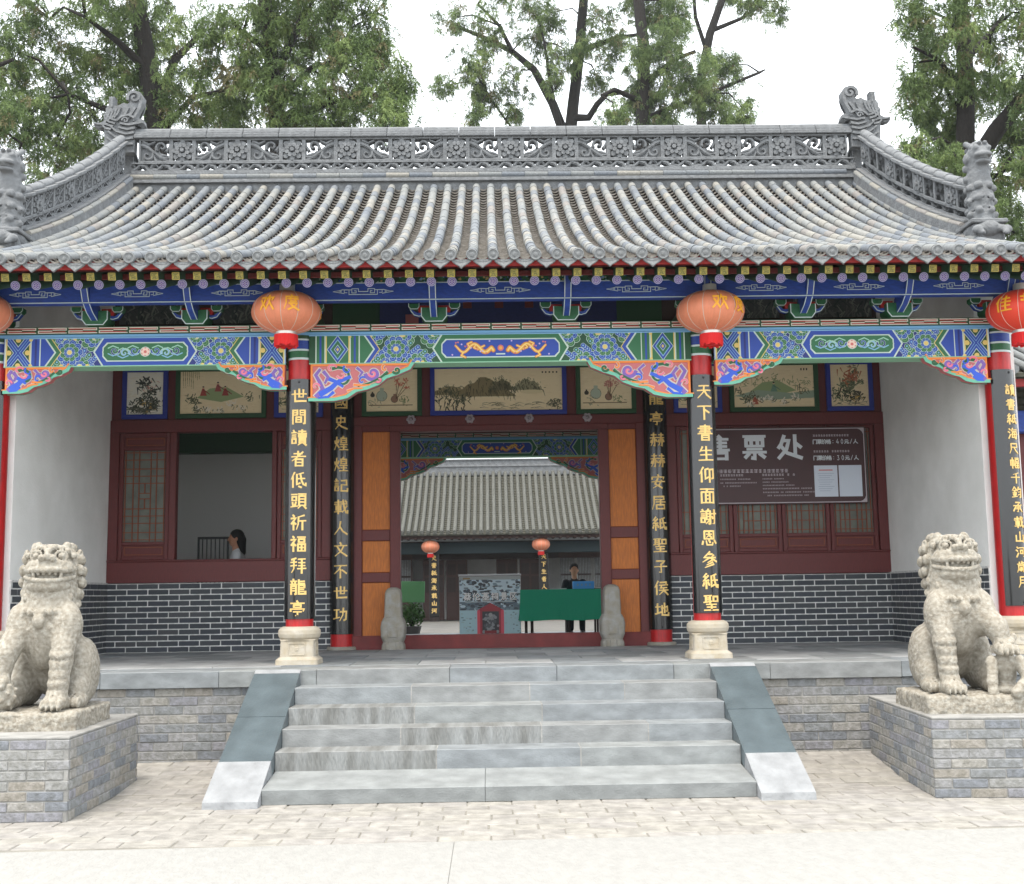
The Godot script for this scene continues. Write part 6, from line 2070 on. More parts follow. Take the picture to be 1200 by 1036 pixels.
func make_mural() -> StandardMaterial3D:
	var cv := Canvas.new(1.1, 0.75, 160, Color(0.27, 0.28, 0.27))
	var r := RandomNumberGenerator.new()
	r.seed = 17
	for i in 140:
		var q := Vector2(r.randf() * 1.1, r.randf() * 0.75)
		cv.line([q, q + Vector2(r.randf_range(-0.12, 0.12), r.randf_range(0.02, 0.16)), q + Vector2(r.randf_range(-0.1, 0.1), 0.2)], r.randf_range(0.01, 0.04), [Color(0.16, 0.2, 0.2), Color(0.45, 0.46, 0.42), Color(0.22, 0.26, 0.24), Color(0.34, 0.36, 0.33)][i % 4], 0.004)
	mural = cv.material(0.8)
	return mural

func build_gate() -> void:
	var z0 := WALL_Z - 0.12
	var z1 := WALL_Z + 0.03
	for sx in [-1.0, 1.0]:
		# jamb, orange panels and rails between column and doorway
		var o := func(a: float, b: float) -> Array: return [minf(a * sx, b * sx), maxf(a * sx, b * sx)]
		var e: Array = o.call(1.36, 1.50)
		maroon_box("door_jamb", e[0], e[1], 1.10, 3.90, z0, z1 + 0.02)
		e = o.call(1.88, 2.03)
		maroon_box("door_jamb", e[0], e[1], 1.10, 3.98, z0, z1)
		e = o.call(1.50, 1.88)
		for r in [[1.842, 1.98], [2.407 - 0.0, 2.557], [3.90, 3.98]]:
			if r[0] == 1.842:
				maroon_box("door_rail", e[0], e[1], 1.845, 1.98, z0, z1)
			else:
				maroon_box("door_rail", e[0], e[1], r[0], r[1], z0, z1)
		for r in [[1.10, 1.845], [1.98, 2.407], [2.557, 3.90]]:
			maroon_box("orange_panel", e[0], e[1], r[0], r[1], z0 + 0.02, z1 - 0.03, M.orange)
	maroon_box("door_lintel", -2.03, 2.03, 3.98, 4.105, z0 - 0.02, z1 + 0.012)
	maroon_box("door_head", -1.498, 1.498, 3.90, 3.98, z0 - 0.02, z1)
	maroon_box("frieze_board", -2.30, 2.30, 4.105, 5.15, WALL_Z - 0.14, WALL_Z - 0.016, M.maroon)
	maroon_box("upper_beam", -2.30, 2.30, 5.15, 5.36, WALL_Z - 0.14, WALL_Z + 0.03, M.maroon)
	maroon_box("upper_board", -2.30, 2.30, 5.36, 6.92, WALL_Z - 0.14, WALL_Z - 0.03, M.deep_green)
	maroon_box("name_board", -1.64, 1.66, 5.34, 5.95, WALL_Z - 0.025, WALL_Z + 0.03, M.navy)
	for x in [-0.42, 0.02, 0.44]:
		var g := glyph("文", 0.16, func(px, py, h): return Vector3(px, py, h), 12.0, 0.004)
		maroon_box("name_board_mark", x - 0.06, x + 0.06, 5.62, 5.74, WALL_Z + 0.0305, WALL_Z + 0.036, M.maroon)
	maroon_box("paper_notice", -1.28, -1.10, 5.40, 5.54, WALL_Z + 0.0305, WALL_Z + 0.034, mat(Color(0.62, 0.36, 0.36), 0.8))
	maroon_box("threshold", -2.03, 2.03, TERRACE - 0.01, 1.135, z0 - 0.01, z1 + 0.03, M.threshold)
	# turned studs over the doorway
	var st := MB.new()
	var petals := 6
	for i in petals:
		var a := TAU * i / petals
		st.tube([Vector3(cos(a) * 0.042, sin(a) * 0.042, 0), Vector3(cos(a) * 0.042, sin(a) * 0.042, 0.028)], [0.026, 0.022], 8)
	st.tube([Vector3(0, 0, 0), Vector3(0, 0, 0.045), Vector3(0, 0, 0.055)], [0.03, 0.026, 0.012], 10)
	var sm := st.mesh()
	for x in [-1.207, -0.40, 0.415, 1.217]:
		put("door_stud", sm, mat(Color(0.60, 0.56, 0.58), 0.6), hall, at(x, 4.062, z1 + 0.014))
	# gate stones at the foot of the jambs
	var stone := MB.new()
	stone.loft([[0.0, 0.155, 0.17, 5.0], [0.06, 0.15, 0.17, 5.0], [0.10, 0.135, 0.16, 4.0], [0.17, 0.160, 0.18, 6.0], [0.30, 0.166, 0.185, 6.0], [0.37, 0.155, 0.175, 6.0], [0.42, 0.128, 0.15, 7.0], [0.43, 0.116, 0.14, 8.0], [0.74, 0.108, 0.135, 8.0], [0.785, 0.094, 0.12, 6.0], [0.81, 0.066, 0.09, 5.0], [0.82, 0.03, 0.05, 4.0]], 28)
	for s in [-1.0, 1.0]:
		stone.box(Vector3(0, 0.24, 0.176 * s), Vector3(0.14, 0.16, 0.03), 0.012)
		stone.box(Vector3(0, 0.6, 0.128 * s), Vector3(0.12, 0.28, 0.025), 0.012)
		stone.box(Vector3(0.07 * s, 0.05, 0.16), Vector3(0.07, 0.10, 0.04), 0.015)
	var gm := stone.mesh()
	for x in [-1.44, 1.47]:
		var o := put("gate_stone", gm, M.post_stone, self, at(x, TERRACE, WALL_Z + 0.21))
		tag(o, "carved grey gate stone with rounded top at the %s side of the doorway" % ("left" if x < 0 else "right"), "gate stone", "pair of gate stones")

# ---------------------------------------------------------------- halls beyond, trees

func tiled_slope(x0: float, x1: float, z0: float, y0: float, z1: float, y1: float, spacing: float, r: float) -> MB:
	# barrel rows on a gently hollow slope from the eave (z0, y0) to the ridge (z1, y1)
	var b := MB.new()
	var x := x0
	while x <= x1:
		var pts := []
		var rad := []
		for i in 9:
			var t := i / 8.0
			pts.append(Vector3(x, lerpf(y0, y1, t) - 0.16 * sin(PI * t), lerpf(z0, z1, t)))
			rad.append(r)
		b.tube(pts, rad, 8)
		b.tube([pts[0] + Vector3(0, 0, 0.0), pts[0] + Vector3(0, -0.004, 0.03)], [r * 1.12, r * 1.1], 10)
		x += spacing
	return b

func slope_pan(x0: float, x1: float, z0: float, y0: float, z1: float, y1: float, steps: int) -> MB:
	var b := MB.new()
	for i in steps:
		var a := float(i) / steps
		var e := float(i + 1) / steps
		var ya := lerpf(y0, y1, a) - 0.16 * sin(PI * a) - 0.03
		var ye := lerpf(y0, y1, e) - 0.16 * sin(PI * e) - 0.055
		var za := lerpf(z0, z1, a)
		var ze := lerpf(z0, z1, e)
		var nn := Vector3(0, absf(za - ze), (ye - ya) * signf(za - ze)).normalized()
		b.quad(Vector3(x0, ya, za), Vector3(x1, ya, za), Vector3(x1, ye, ze), Vector3(x0, ye, ze), nn)
		b.quad(Vector3(x0, ya, za), Vector3(x1, ya, za), Vector3(x1, ya - 0.05, za), Vector3(x0, ya - 0.05, za), Vector3(0, 0, signf(za - ze)))
	return b

func put_w(h: Node3D, called: String, b: MB, m: Material) -> MeshInstance3D:
	return put(called, b, m, h, Transform3D(Basis.IDENTITY, -h.position))

func build_back_hall() -> void:
	var h := thing("rear_hall", "far hall with weathered tiled roof and dark timber doors, seen through the gateway", "building", Vector3(-0.2, 0.85, -28))
	var tiles: MeshInstance3D = put_w(h, "roof", slope_pan(-7.2, 6.8, -26.0, 3.62, -30.0, 5.94, 26), M.far_pan)
	put_w(h, "roof", slope_pan(-7.2, 6.8, -34.0, 3.62, -30.0, 5.94, 26), M.far_pan)
	var rows := put("tile_rows", tiled_slope(-7.1, 6.7, -25.98, 3.64, -29.9, 5.95, 0.208, 0.062), M.far_tiles, tiles)
	rows.set_meta("kind", "stuff")
	var rg := MB.new()
	rg.box(Vector3(-0.2, 5.96, -30), Vector3(13.6, 0.30, 0.4))
	rg.box(Vector3(-0.2, 6.13, -30), Vector3(13.6, 0.05, 0.46), 0.01)
	rg.box(Vector3(-0.2, 6.25, -30), Vector3(13.6, 0.19, 0.22))
	rg.box(Vector3(-0.2, 6.37, -30), Vector3(13.6, 0.05, 0.30), 0.01)
	put_w(h, "ridge", rg, M.ridge)
	var eb := MB.new()
	eb.box(Vector3(-0.2, 3.50, -26.2), Vector3(13.8, 0.12, 0.12))
	for i in 60:
		eb.box(Vector3(-6.9 + 0.23 * i, 3.46, -26.35), Vector3(0.07, 0.07, 0.6))
	put_w(h, "eave_board", eb, M.brown_wood)
	var beam := MB.new()
	beam.box(Vector3(-0.2, 3.18, -27.0), Vector3(13.4, 0.36, 0.24), 0.01)
	put_w(h, "eave_beam", beam, mat(Color(0.13, 0.20, 0.22), 0.7))
	for x in [-5.4, -1.97, 1.55, 5.0]:
		var c := MB.new()
		c.tube([Vector3(x, 0.85, -27.0), Vector3(x, 3.4, -27.0)], [0.17, 0.16], 16)
		put_w(h, "column", c, M.old_wood)
	for r in [["wall", -7.0, -2.75, 0.85, 3.3, "brown_wood"], ["wall", 2.1, 6.6, 0.85, 1.85, "brown_wood"], ["wall", 2.1, 6.6, 2.85, 3.3, "brown_wood"], ["door_head", -2.75, 2.1, 2.85, 3.3, "old_wood"]]:
		var b := MB.new()
		b.box(Vector3((r[1] + r[2]) * 0.5, (r[3] + r[4]) * 0.5, -28.2), Vector3(r[2] - r[1], r[4] - r[3], 0.2))
		put_w(h, r[0], b, M[r[5]])
	for x in [-2.05, -1.28, 0.38, 1.15]:
		var d := MB.new()
		d.box(Vector3(x, 1.85, -28.15), Vector3(0.70, 1.98, 0.08), 0.01)
		var door: MeshInstance3D = put_w(h, "door_leaf", d, M.brown_wood)
		for pb in [[1.28, 0.62], [2.02, 0.5], [2.52, 0.36]]:
			for sx in [-0.17, 0.17]:
				var p := MB.new()
				p.box(Vector3(x + sx, pb[0], -28.108), Vector3(0.27, pb[1], 0.02), 0.006)
				put("door_panel", p, M.old_wood if pb[0] > 1.5 else M.brown_wood, door)
	var dark := MB.new()
	dark.box(Vector3(-0.2, 1.9, -30.5), Vector3(12.6, 2.1, 0.1))
	put_w(h, "inner_wall", dark, M.plaster)
	for sx in [-7.0, 6.6]:
		put_w(h, "side_wall", boxm(Vector3(0.25, 3.2, 5.4), 0.0, Vector3(sx, 2.45, -30.8)), M.plaster)
	put_w(h, "back_wall", boxm(Vector3(13.4, 3.2, 0.25), 0.0, Vector3(-0.2, 2.45, -33.4)), M.plaster)
	put_w(h, "ceiling", boxm(Vector3(13.4, 0.06, 5.4), 0.0, Vector3(-0.2, 3.42, -30.9)), M.brown_wood)
	for wx in [[2.15, 0.46], [2.72, 0.46], [3.29, 0.46], [3.86, 0.46], [-3.3, 0.5]]:
		var wb := MB.new()
		var low := 1.86 if wx[0] > 0 else 1.75
		wb.box(Vector3(wx[0] + wx[1] * 0.5, (low + 2.85) * 0.5, -28.08), Vector3(wx[1], 2.85 - low, 0.03))
		var win: MeshInstance3D = put_w(h, "window", wb, M.far_window)
		var bars := MB.new()
		for i in 9:
			bars.box(Vector3(wx[0] + wx[1] * (i + 0.5) / 9.0, (low + 2.85) * 0.5, -28.05), Vector3(0.014, 2.85 - low, 0.02))
		bars.box(Vector3(wx[0] + wx[1] * 0.5, 2.3, -28.045), Vector3(wx[1], 0.06, 0.02))
		put("window_bars", bars, M.old_wood, win)
	for x in [-1.97, 1.55]:
		var t := thing("couplet_board", "narrow black couplet board with gold writing on far hall column, %s one" % ("left" if x < 0 else "right"), "couplet board", Vector3(x, 0.95, -26.82), 0.0, "couplet boards of the far hall")
		put("board", boxm(Vector3(0.30, 2.0, 0.03), 0.008, Vector3(0, 1.05, 0)), M.lacquer, t)
		var s := "史書紙海承載山河" if x < 0 else "天下生者人文不世"
		for i in 8:
			var g := glyph(s[i], 0.17, func(px, py, hh): return Vector3(px, 1.92 - 0.24 * i + py, 0.0155 + hh), 13.0, 0.004)
			put("gold_character", g, M.gold, t)

func build_side_hall() -> void:
	var h := thing("side_hall", "neighbouring tiled hall with red and blue woodwork at the far right edge", "building", Vector3(10.0, 0.0, -6.0))
	var o := Transform3D(Basis.IDENTITY, -h.position)
	var r := put("roof", slope_pan(6.55, 14.0, -3.6, 4.50, -7.5, 6.6, 20), M.far_pan, h, o)
	put("roof", slope_pan(6.55, 14.0, -11.4, 4.50, -7.5, 6.6, 20), M.far_pan, h, o)
	put("tile_rows", tiled_slope(6.6, 13.9, -3.58, 4.52, -7.4, 6.6, 0.21, 0.058), M.tiles[0], r).set_meta("kind", "stuff")
	put("eave_board", boxm(Vector3(7.4, 0.10, 0.08), 0.0, Vector3(10.25, 4.36, -3.75)), M.eave_red, h, o)
	put("painted_beam", boxm(Vector3(7.0, 0.30, 0.2), 0.01, Vector3(10.25, 3.95, -4.6)), M.blue, h, o)
	put("wall", boxm(Vector3(6.9, 2.85, 0.2), 0.0, Vector3(10.25, 2.38, -4.85)), M.maroon, h, o)
	put("wall", boxm(Vector3(0.25, 3.4, 5.8), 0.0, Vector3(6.95, 2.6, -7.6)), M.plaster, h, o)
	put("wall_base", boxm(Vector3(6.9, 0.96, 6.6), 0.0, Vector3(10.25, 0.48, -7.6)), M.mortar, h, o)

const TREES := [
	["left", [[-8.76, 0.85, -19.0], [-8.81, 10.65, -19.0], [-8.91, 12.98, -19.0], [-8.96, 14.16, -19.0], [-9.23, 16.08, -19.0], [-9.55, 17.78, -19.0], [-9.84, 20.0, -19.0], [-9.98, 22.01, -19.0]], 0.31, 0.15, [[[[-8.97, 14.64, -19.0], [-8.6, 16.29, -19.45], [-7.92, 17.36, -19.9]], 0.154, 0.066], [[[-9.04, 15.6, -19.0], [-9.84, 16.35, -18.55], [-10.6, 16.85, -18.1]], 0.132, 0.044], [[[-8.91, 13.93, -19.0], [-8.12, 15.19, -19.45], [-7.3, 15.62, -19.9]], 0.11, 0.044], [[[-8.93, 13.69, -19.0], [-10.01, 14.46, -18.55], [-10.98, 14.74, -18.1]], 0.132, 0.044]], [[-11.86, 17.34, -19.07, 1.1], [-10.87, 16.95, -20.31, 1.21], [-12.33, 15.81, -20.54, 1.05], [-10.55, 14.59, -18.84, 0.99], [-9.5, 17.39, -19.67, 1.21], [-7.52, 15.57, -17.43, 0.99], [-7.65, 15.72, -20.41, 0.88], [-8.21, 14.85, -18.93, 0.79], [-9.63, 15.93, -19.45, 0.79], [-12.35, 15.92, -18.11, 0.88], [-12.0, 14.0, -17.95, 0.88], [-8.86, 19.18, -19.76, 1.32], [-10.02, 17.99, -17.58, 1.32], [-11.2, 14.05, -20.52, 0.66], [-11.54, 13.42, -18.55, 0.66]], 0.85],
	["mid", [[-5.25, 0.85, -17.5], [-5.3, 10.18, -17.5], [-5.37, 12.41, -17.5], [-5.45, 13.76, -17.5], [-5.61, 15.36, -17.5], [-5.81, 16.98, -17.5], [-6.0, 18.63, -17.5], [-6.07, 20.53, -17.5]], 0.23, 0.13, [[[[-5.45, 14.22, -17.5], [-4.66, 15.33, -17.95], [-3.94, 15.77, -18.4]], 0.125, 0.042], [[[-5.52, 14.9, -17.5], [-5.0, 16.5, -17.95], [-5.03, 17.93, -18.4]], 0.125, 0.063], [[[-5.42, 13.53, -17.5], [-4.08, 14.01, -17.05], [-2.86, 14.04, -16.6]], 0.105, 0.042], [[[-5.62, 15.59, -17.5], [-6.25, 15.84, -17.05], [-6.48, 16.07, -16.6]], 0.105, 0.042]], [[-6.15, 16.09, -17.1, 0.94], [-5.61, 17.22, -18.89, 0.84], [-4.71, 16.56, -19.06, 1.0], [-3.69, 14.63, -16.42, 0.96], [-3.25, 14.71, -18.27, 0.84], [-4.37, 14.57, -18.35, 0.88], [-2.49, 13.35, -15.91, 0.54], [-3.29, 16.43, -17.59, 0.79], [-4.01, 16.64, -16.42, 0.94], [-6.02, 15.05, -17.58, 0.84], [-5.27, 14.59, -17.05, 0.71], [-6.66, 14.46, -18.62, 0.63], [-4.94, 13.8, -17.07, 0.63], [-2.21, 14.17, -16.32, 0.38], [-2.94, 15.42, -17.43, 0.42], [-5.24, 17.72, -16.73, 1.15], [-3.55, 17.84, -16.95, 0.94]], 0.85],
	["edge", [[-12.0, 0.85, -15.0], [-12.05, 9.13, -15.0], [-12.19, 11.55, -15.0], [-12.34, 13.62, -15.0], [-12.33, 15.72, -15.0], [-12.37, 17.65, -15.0]], 0.27, 0.17, [[[[-12.21, 12.17, -15.0], [-11.6, 12.76, -15.45], [-11.4, 13.58, -15.9]], 0.115, 0.038], [[[-12.31, 13.41, -15.0], [-11.47, 13.83, -14.55], [-10.81, 13.82, -14.1]], 0.096, 0.038]], [[-12.66, 15.72, -16.27, 1.05], [-11.97, 13.34, -15.33, 0.86], [-12.74, 11.96, -16.1, 0.96], [-11.63, 11.95, -16.39, 0.61], [-12.8, 14.19, -15.31, 0.96]], 0.90],
	["centre", [[3.68, 0.85, -40.0], [3.62, 19.32, -40.0], [3.64, 22.1, -40.0], [3.83, 23.71, -40.0], [4.11, 25.73, -40.0], [4.31, 27.78, -40.0], [4.69, 31.09, -40.0], [4.92, 34.03, -40.0]], 0.26, 0.17, [[[[3.49, 21.91, -40.0], [2.93, 23.83, -40.45], [2.12, 25.67, -40.9], [1.12, 26.8, -41.35], [-0.07, 27.65, -41.8], [-1.76, 28.61, -42.25]], 0.24, 0.074], [[[3.33, 21.91, -40.0], [2.85, 23.85, -39.55], [2.52, 26.13, -39.1]], 0.147, 0.055], [[[3.66, 22.99, -40.0], [4.47, 22.8, -39.55], [4.82, 23.24, -39.1], [5.24, 23.52, -38.65], [6.06, 23.4, -38.2]], 0.184, 0.092], [[[1.09, 26.16, -40.0], [0.53, 27.62, -40.45], [-0.44, 28.89, -40.9]], 0.111, 0.055], [[[-0.47, 25.77, -40.0], [-0.1, 24.42, -40.45], [0.75, 23.3, -40.9], [1.14, 22.98, -41.35]], 0.066, 0.044], [[[4.16, 26.14, -40.0], [5.82, 26.96, -40.45], [7.06, 27.38, -40.9]], 0.147, 0.074]], [[-1.4, 27.55, -39.48, 1.18], [0.32, 26.83, -40.09, 1.25], [-0.84, 25.18, -39.17, 1.03], [1.27, 24.92, -40.41, 0.88], [1.86, 27.76, -39.14, 1.18], [0.1, 24.37, -40.73, 0.74], [-0.48, 23.02, -39.03, 0.52], [-2.07, 24.24, -39.27, 0.48], [2.88, 28.13, -40.27, 0.96], [5.0, 27.71, -39.88, 1.33], [5.76, 25.86, -39.42, 0.96], [5.04, 25.27, -40.98, 0.66], [0.74, 29.36, -39.83, 1.47], [4.21, 30.13, -39.02, 1.84], [1.06, 23.64, -40.75, 0.44], [3.54, 25.69, -39.03, 0.88], [2.97, 24.66, -39.41, 0.59], [4.49, 25.82, -38.9, 0.88], [-0.48, 24.78, -40.53, 0.74], [2.32, 27.4, -41.3, 0.81]], 0.50],
	["dense", [[6.32, 0.85, -36.0], [6.27, 17.93, -36.0], [6.41, 21.62, -36.0], [6.55, 24.24, -36.0], [6.37, 26.52, -36.0], [6.34, 29.59, -36.0], [6.41, 31.93, -36.0]], 0.27, 0.17, [[[[6.47, 22.74, -36.0], [7.72, 23.65, -35.55], [8.54, 23.8, -35.1]], 0.136, 0.068], [[[6.45, 21.99, -36.0], [5.2, 22.36, -35.55], [4.62, 21.91, -35.1]], 0.136, 0.068], [[[6.36, 21.25, -36.0], [9.27, 22.54, -36.45], [11.59, 23.67, -36.9], [11.92, 23.99, -37.35]], 0.102, 0.041]], [[6.93, 23.72, -34.91, 1.43], [7.98, 22.78, -35.12, 1.29], [7.15, 22.4, -36.8, 1.29], [9.54, 22.96, -37.43, 1.09], [10.09, 21.67, -37.1, 0.88], [6.02, 22.54, -36.41, 0.88], [5.16, 20.77, -34.82, 0.68], [8.0, 25.94, -36.38, 1.29], [6.98, 27.17, -37.27, 1.36], [10.12, 24.02, -36.8, 0.75], [10.5, 21.35, -35.26, 0.54], [7.04, 20.99, -36.29, 0.95], [7.74, 28.99, -37.02, 1.7]], 1.00],
	["forked", [[10.64, 0.85, -46.0], [10.59, 21.3, -46.0], [10.72, 24.86, -46.0], [10.81, 27.57, -46.0], [11.32, 29.84, -46.0], [12.0, 31.67, -46.0], [12.3, 34.92, -46.0]], 0.25, 0.16, [[[[11.42, 30.02, -46.0], [13.03, 30.88, -46.45], [14.5, 32.03, -46.9]], 0.123, 0.062], [[[11.12, 28.93, -46.0], [10.53, 30.54, -45.55], [10.38, 32.13, -45.1]], 0.123, 0.082]], [[13.5, 31.05, -45.16, 0.9], [15.25, 31.76, -47.48, 0.62], [12.44, 32.83, -47.13, 1.23], [14.56, 32.67, -45.72, 1.03], [10.22, 32.72, -44.51, 1.23], [11.26, 28.12, -45.25, 0.58]], 0.70],
	["right", [[11.55, 0.85, -16.0], [11.5, 8.95, -16.0], [11.53, 10.65, -16.0], [11.52, 12.15, -16.0], [11.65, 13.89, -16.0], [11.66, 15.43, -16.0], [11.61, 17.45, -16.0], [11.7, 19.5, -16.0]], 0.24, 0.14, [[[[11.64, 11.72, -16.0], [12.13, 12.57, -15.55], [12.63, 13.17, -15.1], [13.31, 14.12, -14.65], [13.77, 15.15, -14.2]], 0.238, 0.139], [[[11.61, 13.67, -16.0], [10.83, 14.35, -15.55], [10.06, 14.46, -15.1]], 0.079, 0.03], [[[11.57, 13.02, -16.0], [11.26, 14.13, -16.45], [10.51, 14.36, -16.9]], 0.06, 0.024], [[[11.53, 11.39, -16.0], [12.1, 11.44, -15.55], [12.45, 12.01, -15.1]], 0.099, 0.04], [[[11.67, 14.55, -16.0], [12.52, 15.43, -16.45], [13.08, 16.1, -16.9]], 0.099, 0.04]], [[10.48, 15.64, -15.52, 0.44], [10.97, 15.01, -14.72, 0.75], [12.88, 15.81, -17.24, 0.83], [13.15, 15.81, -16.1, 0.75], [11.17, 15.11, -16.81, 0.48], [10.29, 13.88, -15.86, 0.24], [11.31, 13.96, -15.76, 0.56], [12.92, 14.52, -17.56, 0.56], [11.88, 13.34, -16.91, 0.6], [10.91, 13.53, -16.71, 0.3], [9.64, 11.82, -14.67, 0.26], [10.9, 11.79, -15.15, 0.52], [13.12, 13.18, -17.09, 0.56], [12.43, 11.36, -15.05, 0.52], [13.01, 11.01, -17.16, 0.52], [11.9, 11.05, -15.62, 0.4], [13.47, 10.24, -17.2, 0.6], [11.62, 13.03, -17.59, 0.32], [12.44, 13.61, -14.81, 0.56], [13.98, 13.15, -16.93, 0.89], [13.94, 11.14, -16.91, 0.79], [11.56, 16.36, -14.46, 1.09], [13.21, 14.62, -14.81, 0.89]], 0.50],
]

func spray_mesh(seed_: int) -> MB:
	# a drooping cypress spray: thin twigs set with small scale-leaf tufts
	var r := RandomNumberGenerator.new()
	r.seed = seed_
	var b := MB.new()
	for t in 6:
		var dir := Vector3(r.randfn(), r.randf_range(-1.8, 0.3), r.randfn()).normalized()
		var p := Vector3.ZERO
		for i in 6:
			dir = (dir + Vector3(0, -0.2, 0) + Vector3(r.randfn(), r.randfn(), r.randfn()) * 0.12).normalized()
			p += dir * 0.042
			for k in 3:
				var d := (dir + Vector3(r.randfn(), r.randfn(), r.randfn()) * 0.75).normalized()
				var s := d.cross(Vector3(r.randfn(), r.randfn(), r.randfn())).normalized() * r.randf_range(0.007, 0.012)
				var l := r.randf_range(0.05, 0.095)
				var nn := d.cross(s).normalized()
				b.tri(p - s, p + s, p + d * l, nn, nn, nn)
	return b

func build_trees() -> void:
	var labels := {"left": "tall dark green cypress behind the roof at the far left corner", "mid": "cypress with green bushy crown behind the left half of the roof", "edge": "cypress at the left picture edge, partly cut off", "centre": "sparse old cypress with several leaning bare stems behind the roof middle", "dense": "dense green cypress right of the bare leaning stems", "forked": "thin forked cypress whose branch tip stands against white sky", "right": "cypress with thick leaning limb behind the right roof end"}
	var total := 0
	var sprays := []
	for k in 4:
		sprays.append(spray_mesh(100 + k))
	for t in TREES:
		var r := RandomNumberGenerator.new()
		r.seed = hash(t[0])
		var base := Vector3(t[1][0][0], t[1][0][1], t[1][0][2])
		var tree := thing("cypress_tree", labels[t[0]], "tree", base, 0.0, "old cypress trees around the temple")
		var trunk := MB.new()
		var path := []
		var rad := []
		for i in t[1].size():
			path.append(Vector3(t[1][i][0], t[1][i][1], t[1][i][2]) - base)
			rad.append(lerpf(t[2] * 1.25, t[3], float(i) / (t[1].size() - 1)))
		trunk.tube(path, rad, 10)
		var ends := []
		for l in t[4]:
			var lp := []
			var lr := []
			for i in l[0].size():
				lp.append(Vector3(l[0][i][0], l[0][i][1], l[0][i][2]) - base)
				lr.append(lerpf(l[1], l[2], float(i) / (l[0].size() - 1)))
			trunk.tube(lp, lr, 8)
			ends.append_array(lp.slice(1))
		for p in path.slice(2):
			ends.append(p)
		# twigs run from the nearest limb to the clumps they carry
		var lists := [[], [], [], []]
		for bl in t[5]:
			var c := Vector3(bl[0], bl[1], bl[2]) - base
			var near: Vector3 = ends[0]
			for e in ends:
				if e.distance_to(c) < near.distance_to(c):
					near = e
			var mid := (near + c) * 0.5 + Vector3(r.randf_range(-0.3, 0.3), 0.25, r.randf_range(-0.3, 0.3))
			trunk.tube([near, mid, c], [0.045 * (0.6 + bl[3] * 0.4), 0.035, 0.018], 5, false)
			var rr: float = bl[3]
			var dens: float = t[6]
			var clumps := int(9 + 13 * rr * rr * dens)
			for k in clumps:
				var dir := Vector3(r.randfn(), r.randfn(), r.randfn()).normalized() * pow(r.randf(), 0.45)
				var q := c + Vector3(dir.x, dir.y * 0.92, dir.z) * rr
				if r.randf() < 0.55:
					trunk.tube([c.lerp(q, 0.15), c.lerp(q, 0.6) + Vector3(0, 0.1, 0), q], [0.016, 0.012, 0.006], 4, false)
				var tone := clampi(int(r.randfn() * 0.8 + 1.3), 0, 3)
				var size := r.randf_range(0.75, 1.25)
				for j in int(r.randi_range(8, 13) * lerpf(0.8, 1.0, dens)):
					var off := Vector3(r.randfn() * 0.17, r.randfn() * 0.26 - 0.1, r.randfn() * 0.17) * size
					var bas := Basis.from_euler(Vector3(r.randf_range(-0.5, 0.5), r.randf() * TAU, r.randf_range(-0.5, 0.5))) * r.randf_range(0.75, 1.35)
					lists[tone if r.randf() < 0.75 else r.randi() % 4].append(Transform3D(bas, q + off))
		put("trunk", trunk, M.bark, tree)
		for k in 4:
			if lists[k].is_empty():
				continue
			var v := PackedVector3Array()
			var nn := PackedVector3Array()
			var src: MB = sprays[k]
			for x in lists[k]:
				v.append_array(x * src.v)
				nn.append_array(Transform3D(x.basis.orthonormalized(), Vector3.ZERO) * src.n)
			var arr := []
			arr.resize(Mesh.ARRAY_MAX)
			arr[Mesh.ARRAY_VERTEX] = v
			arr[Mesh.ARRAY_NORMAL] = nn
			var am := ArrayMesh.new()
			am.add_surface_from_arrays(Mesh.PRIMITIVE_TRIANGLES, arr)
			put("crown", am, M.leaf[k], tree)
			total += v.size() / 3

# ---------------------------------------------------------------- guardian lions on brick pedestals

func pedestal(center: Vector3, turn: float, w: float, d: float, h: float, label: String) -> void:
	var p := thing("brick_pedestal", label, "pedestal", center, turn, "brick pedestals of the lions")
	put("mortar_core", boxm(Vector3(w - 0.014, h - 0.02, d - 0.014), 0.0, Vector3(0, h * 0.5 - 0.01, 0)), M.mortar, p)
	var list := []
	var n := 8
	var bh := (h - 0.02) / n
	brick_face(list, Vector3(-w * 0.5, 0, d * 0.5 - 0.02), Vector3.RIGHT, w, n, M.bricks, 0.282, bh, 0.009, 0.02, 0.003)
	brick_face(list, Vector3(w * 0.5, 0, -d * 0.5 + 0.02), Vector3.LEFT, w, n, M.bricks, 0.282, bh, 0.009, 0.02, 0.003)
	brick_face(list, Vector3(-w * 0.5 + 0.02, 0, -d * 0.5 + 0.042), Vector3.BACK, d - 0.084, n, M.bricks, 0.282, bh, 0.009, 0.02, 0.003, 1)
	brick_face(list, Vector3(w * 0.5 - 0.02, 0, d * 0.5 - 0.042), Vector3.FORWARD, d - 0.084, n, M.bricks, 0.282, bh, 0.009, 0.02, 0.003, 1)
	pieces(p, "brick", list)
	put("top_screed", boxm(Vector3(w - 0.005, 0.022, d - 0.005), 0.006, Vector3(0, h - 0.009, 0)), M.mortar, p)

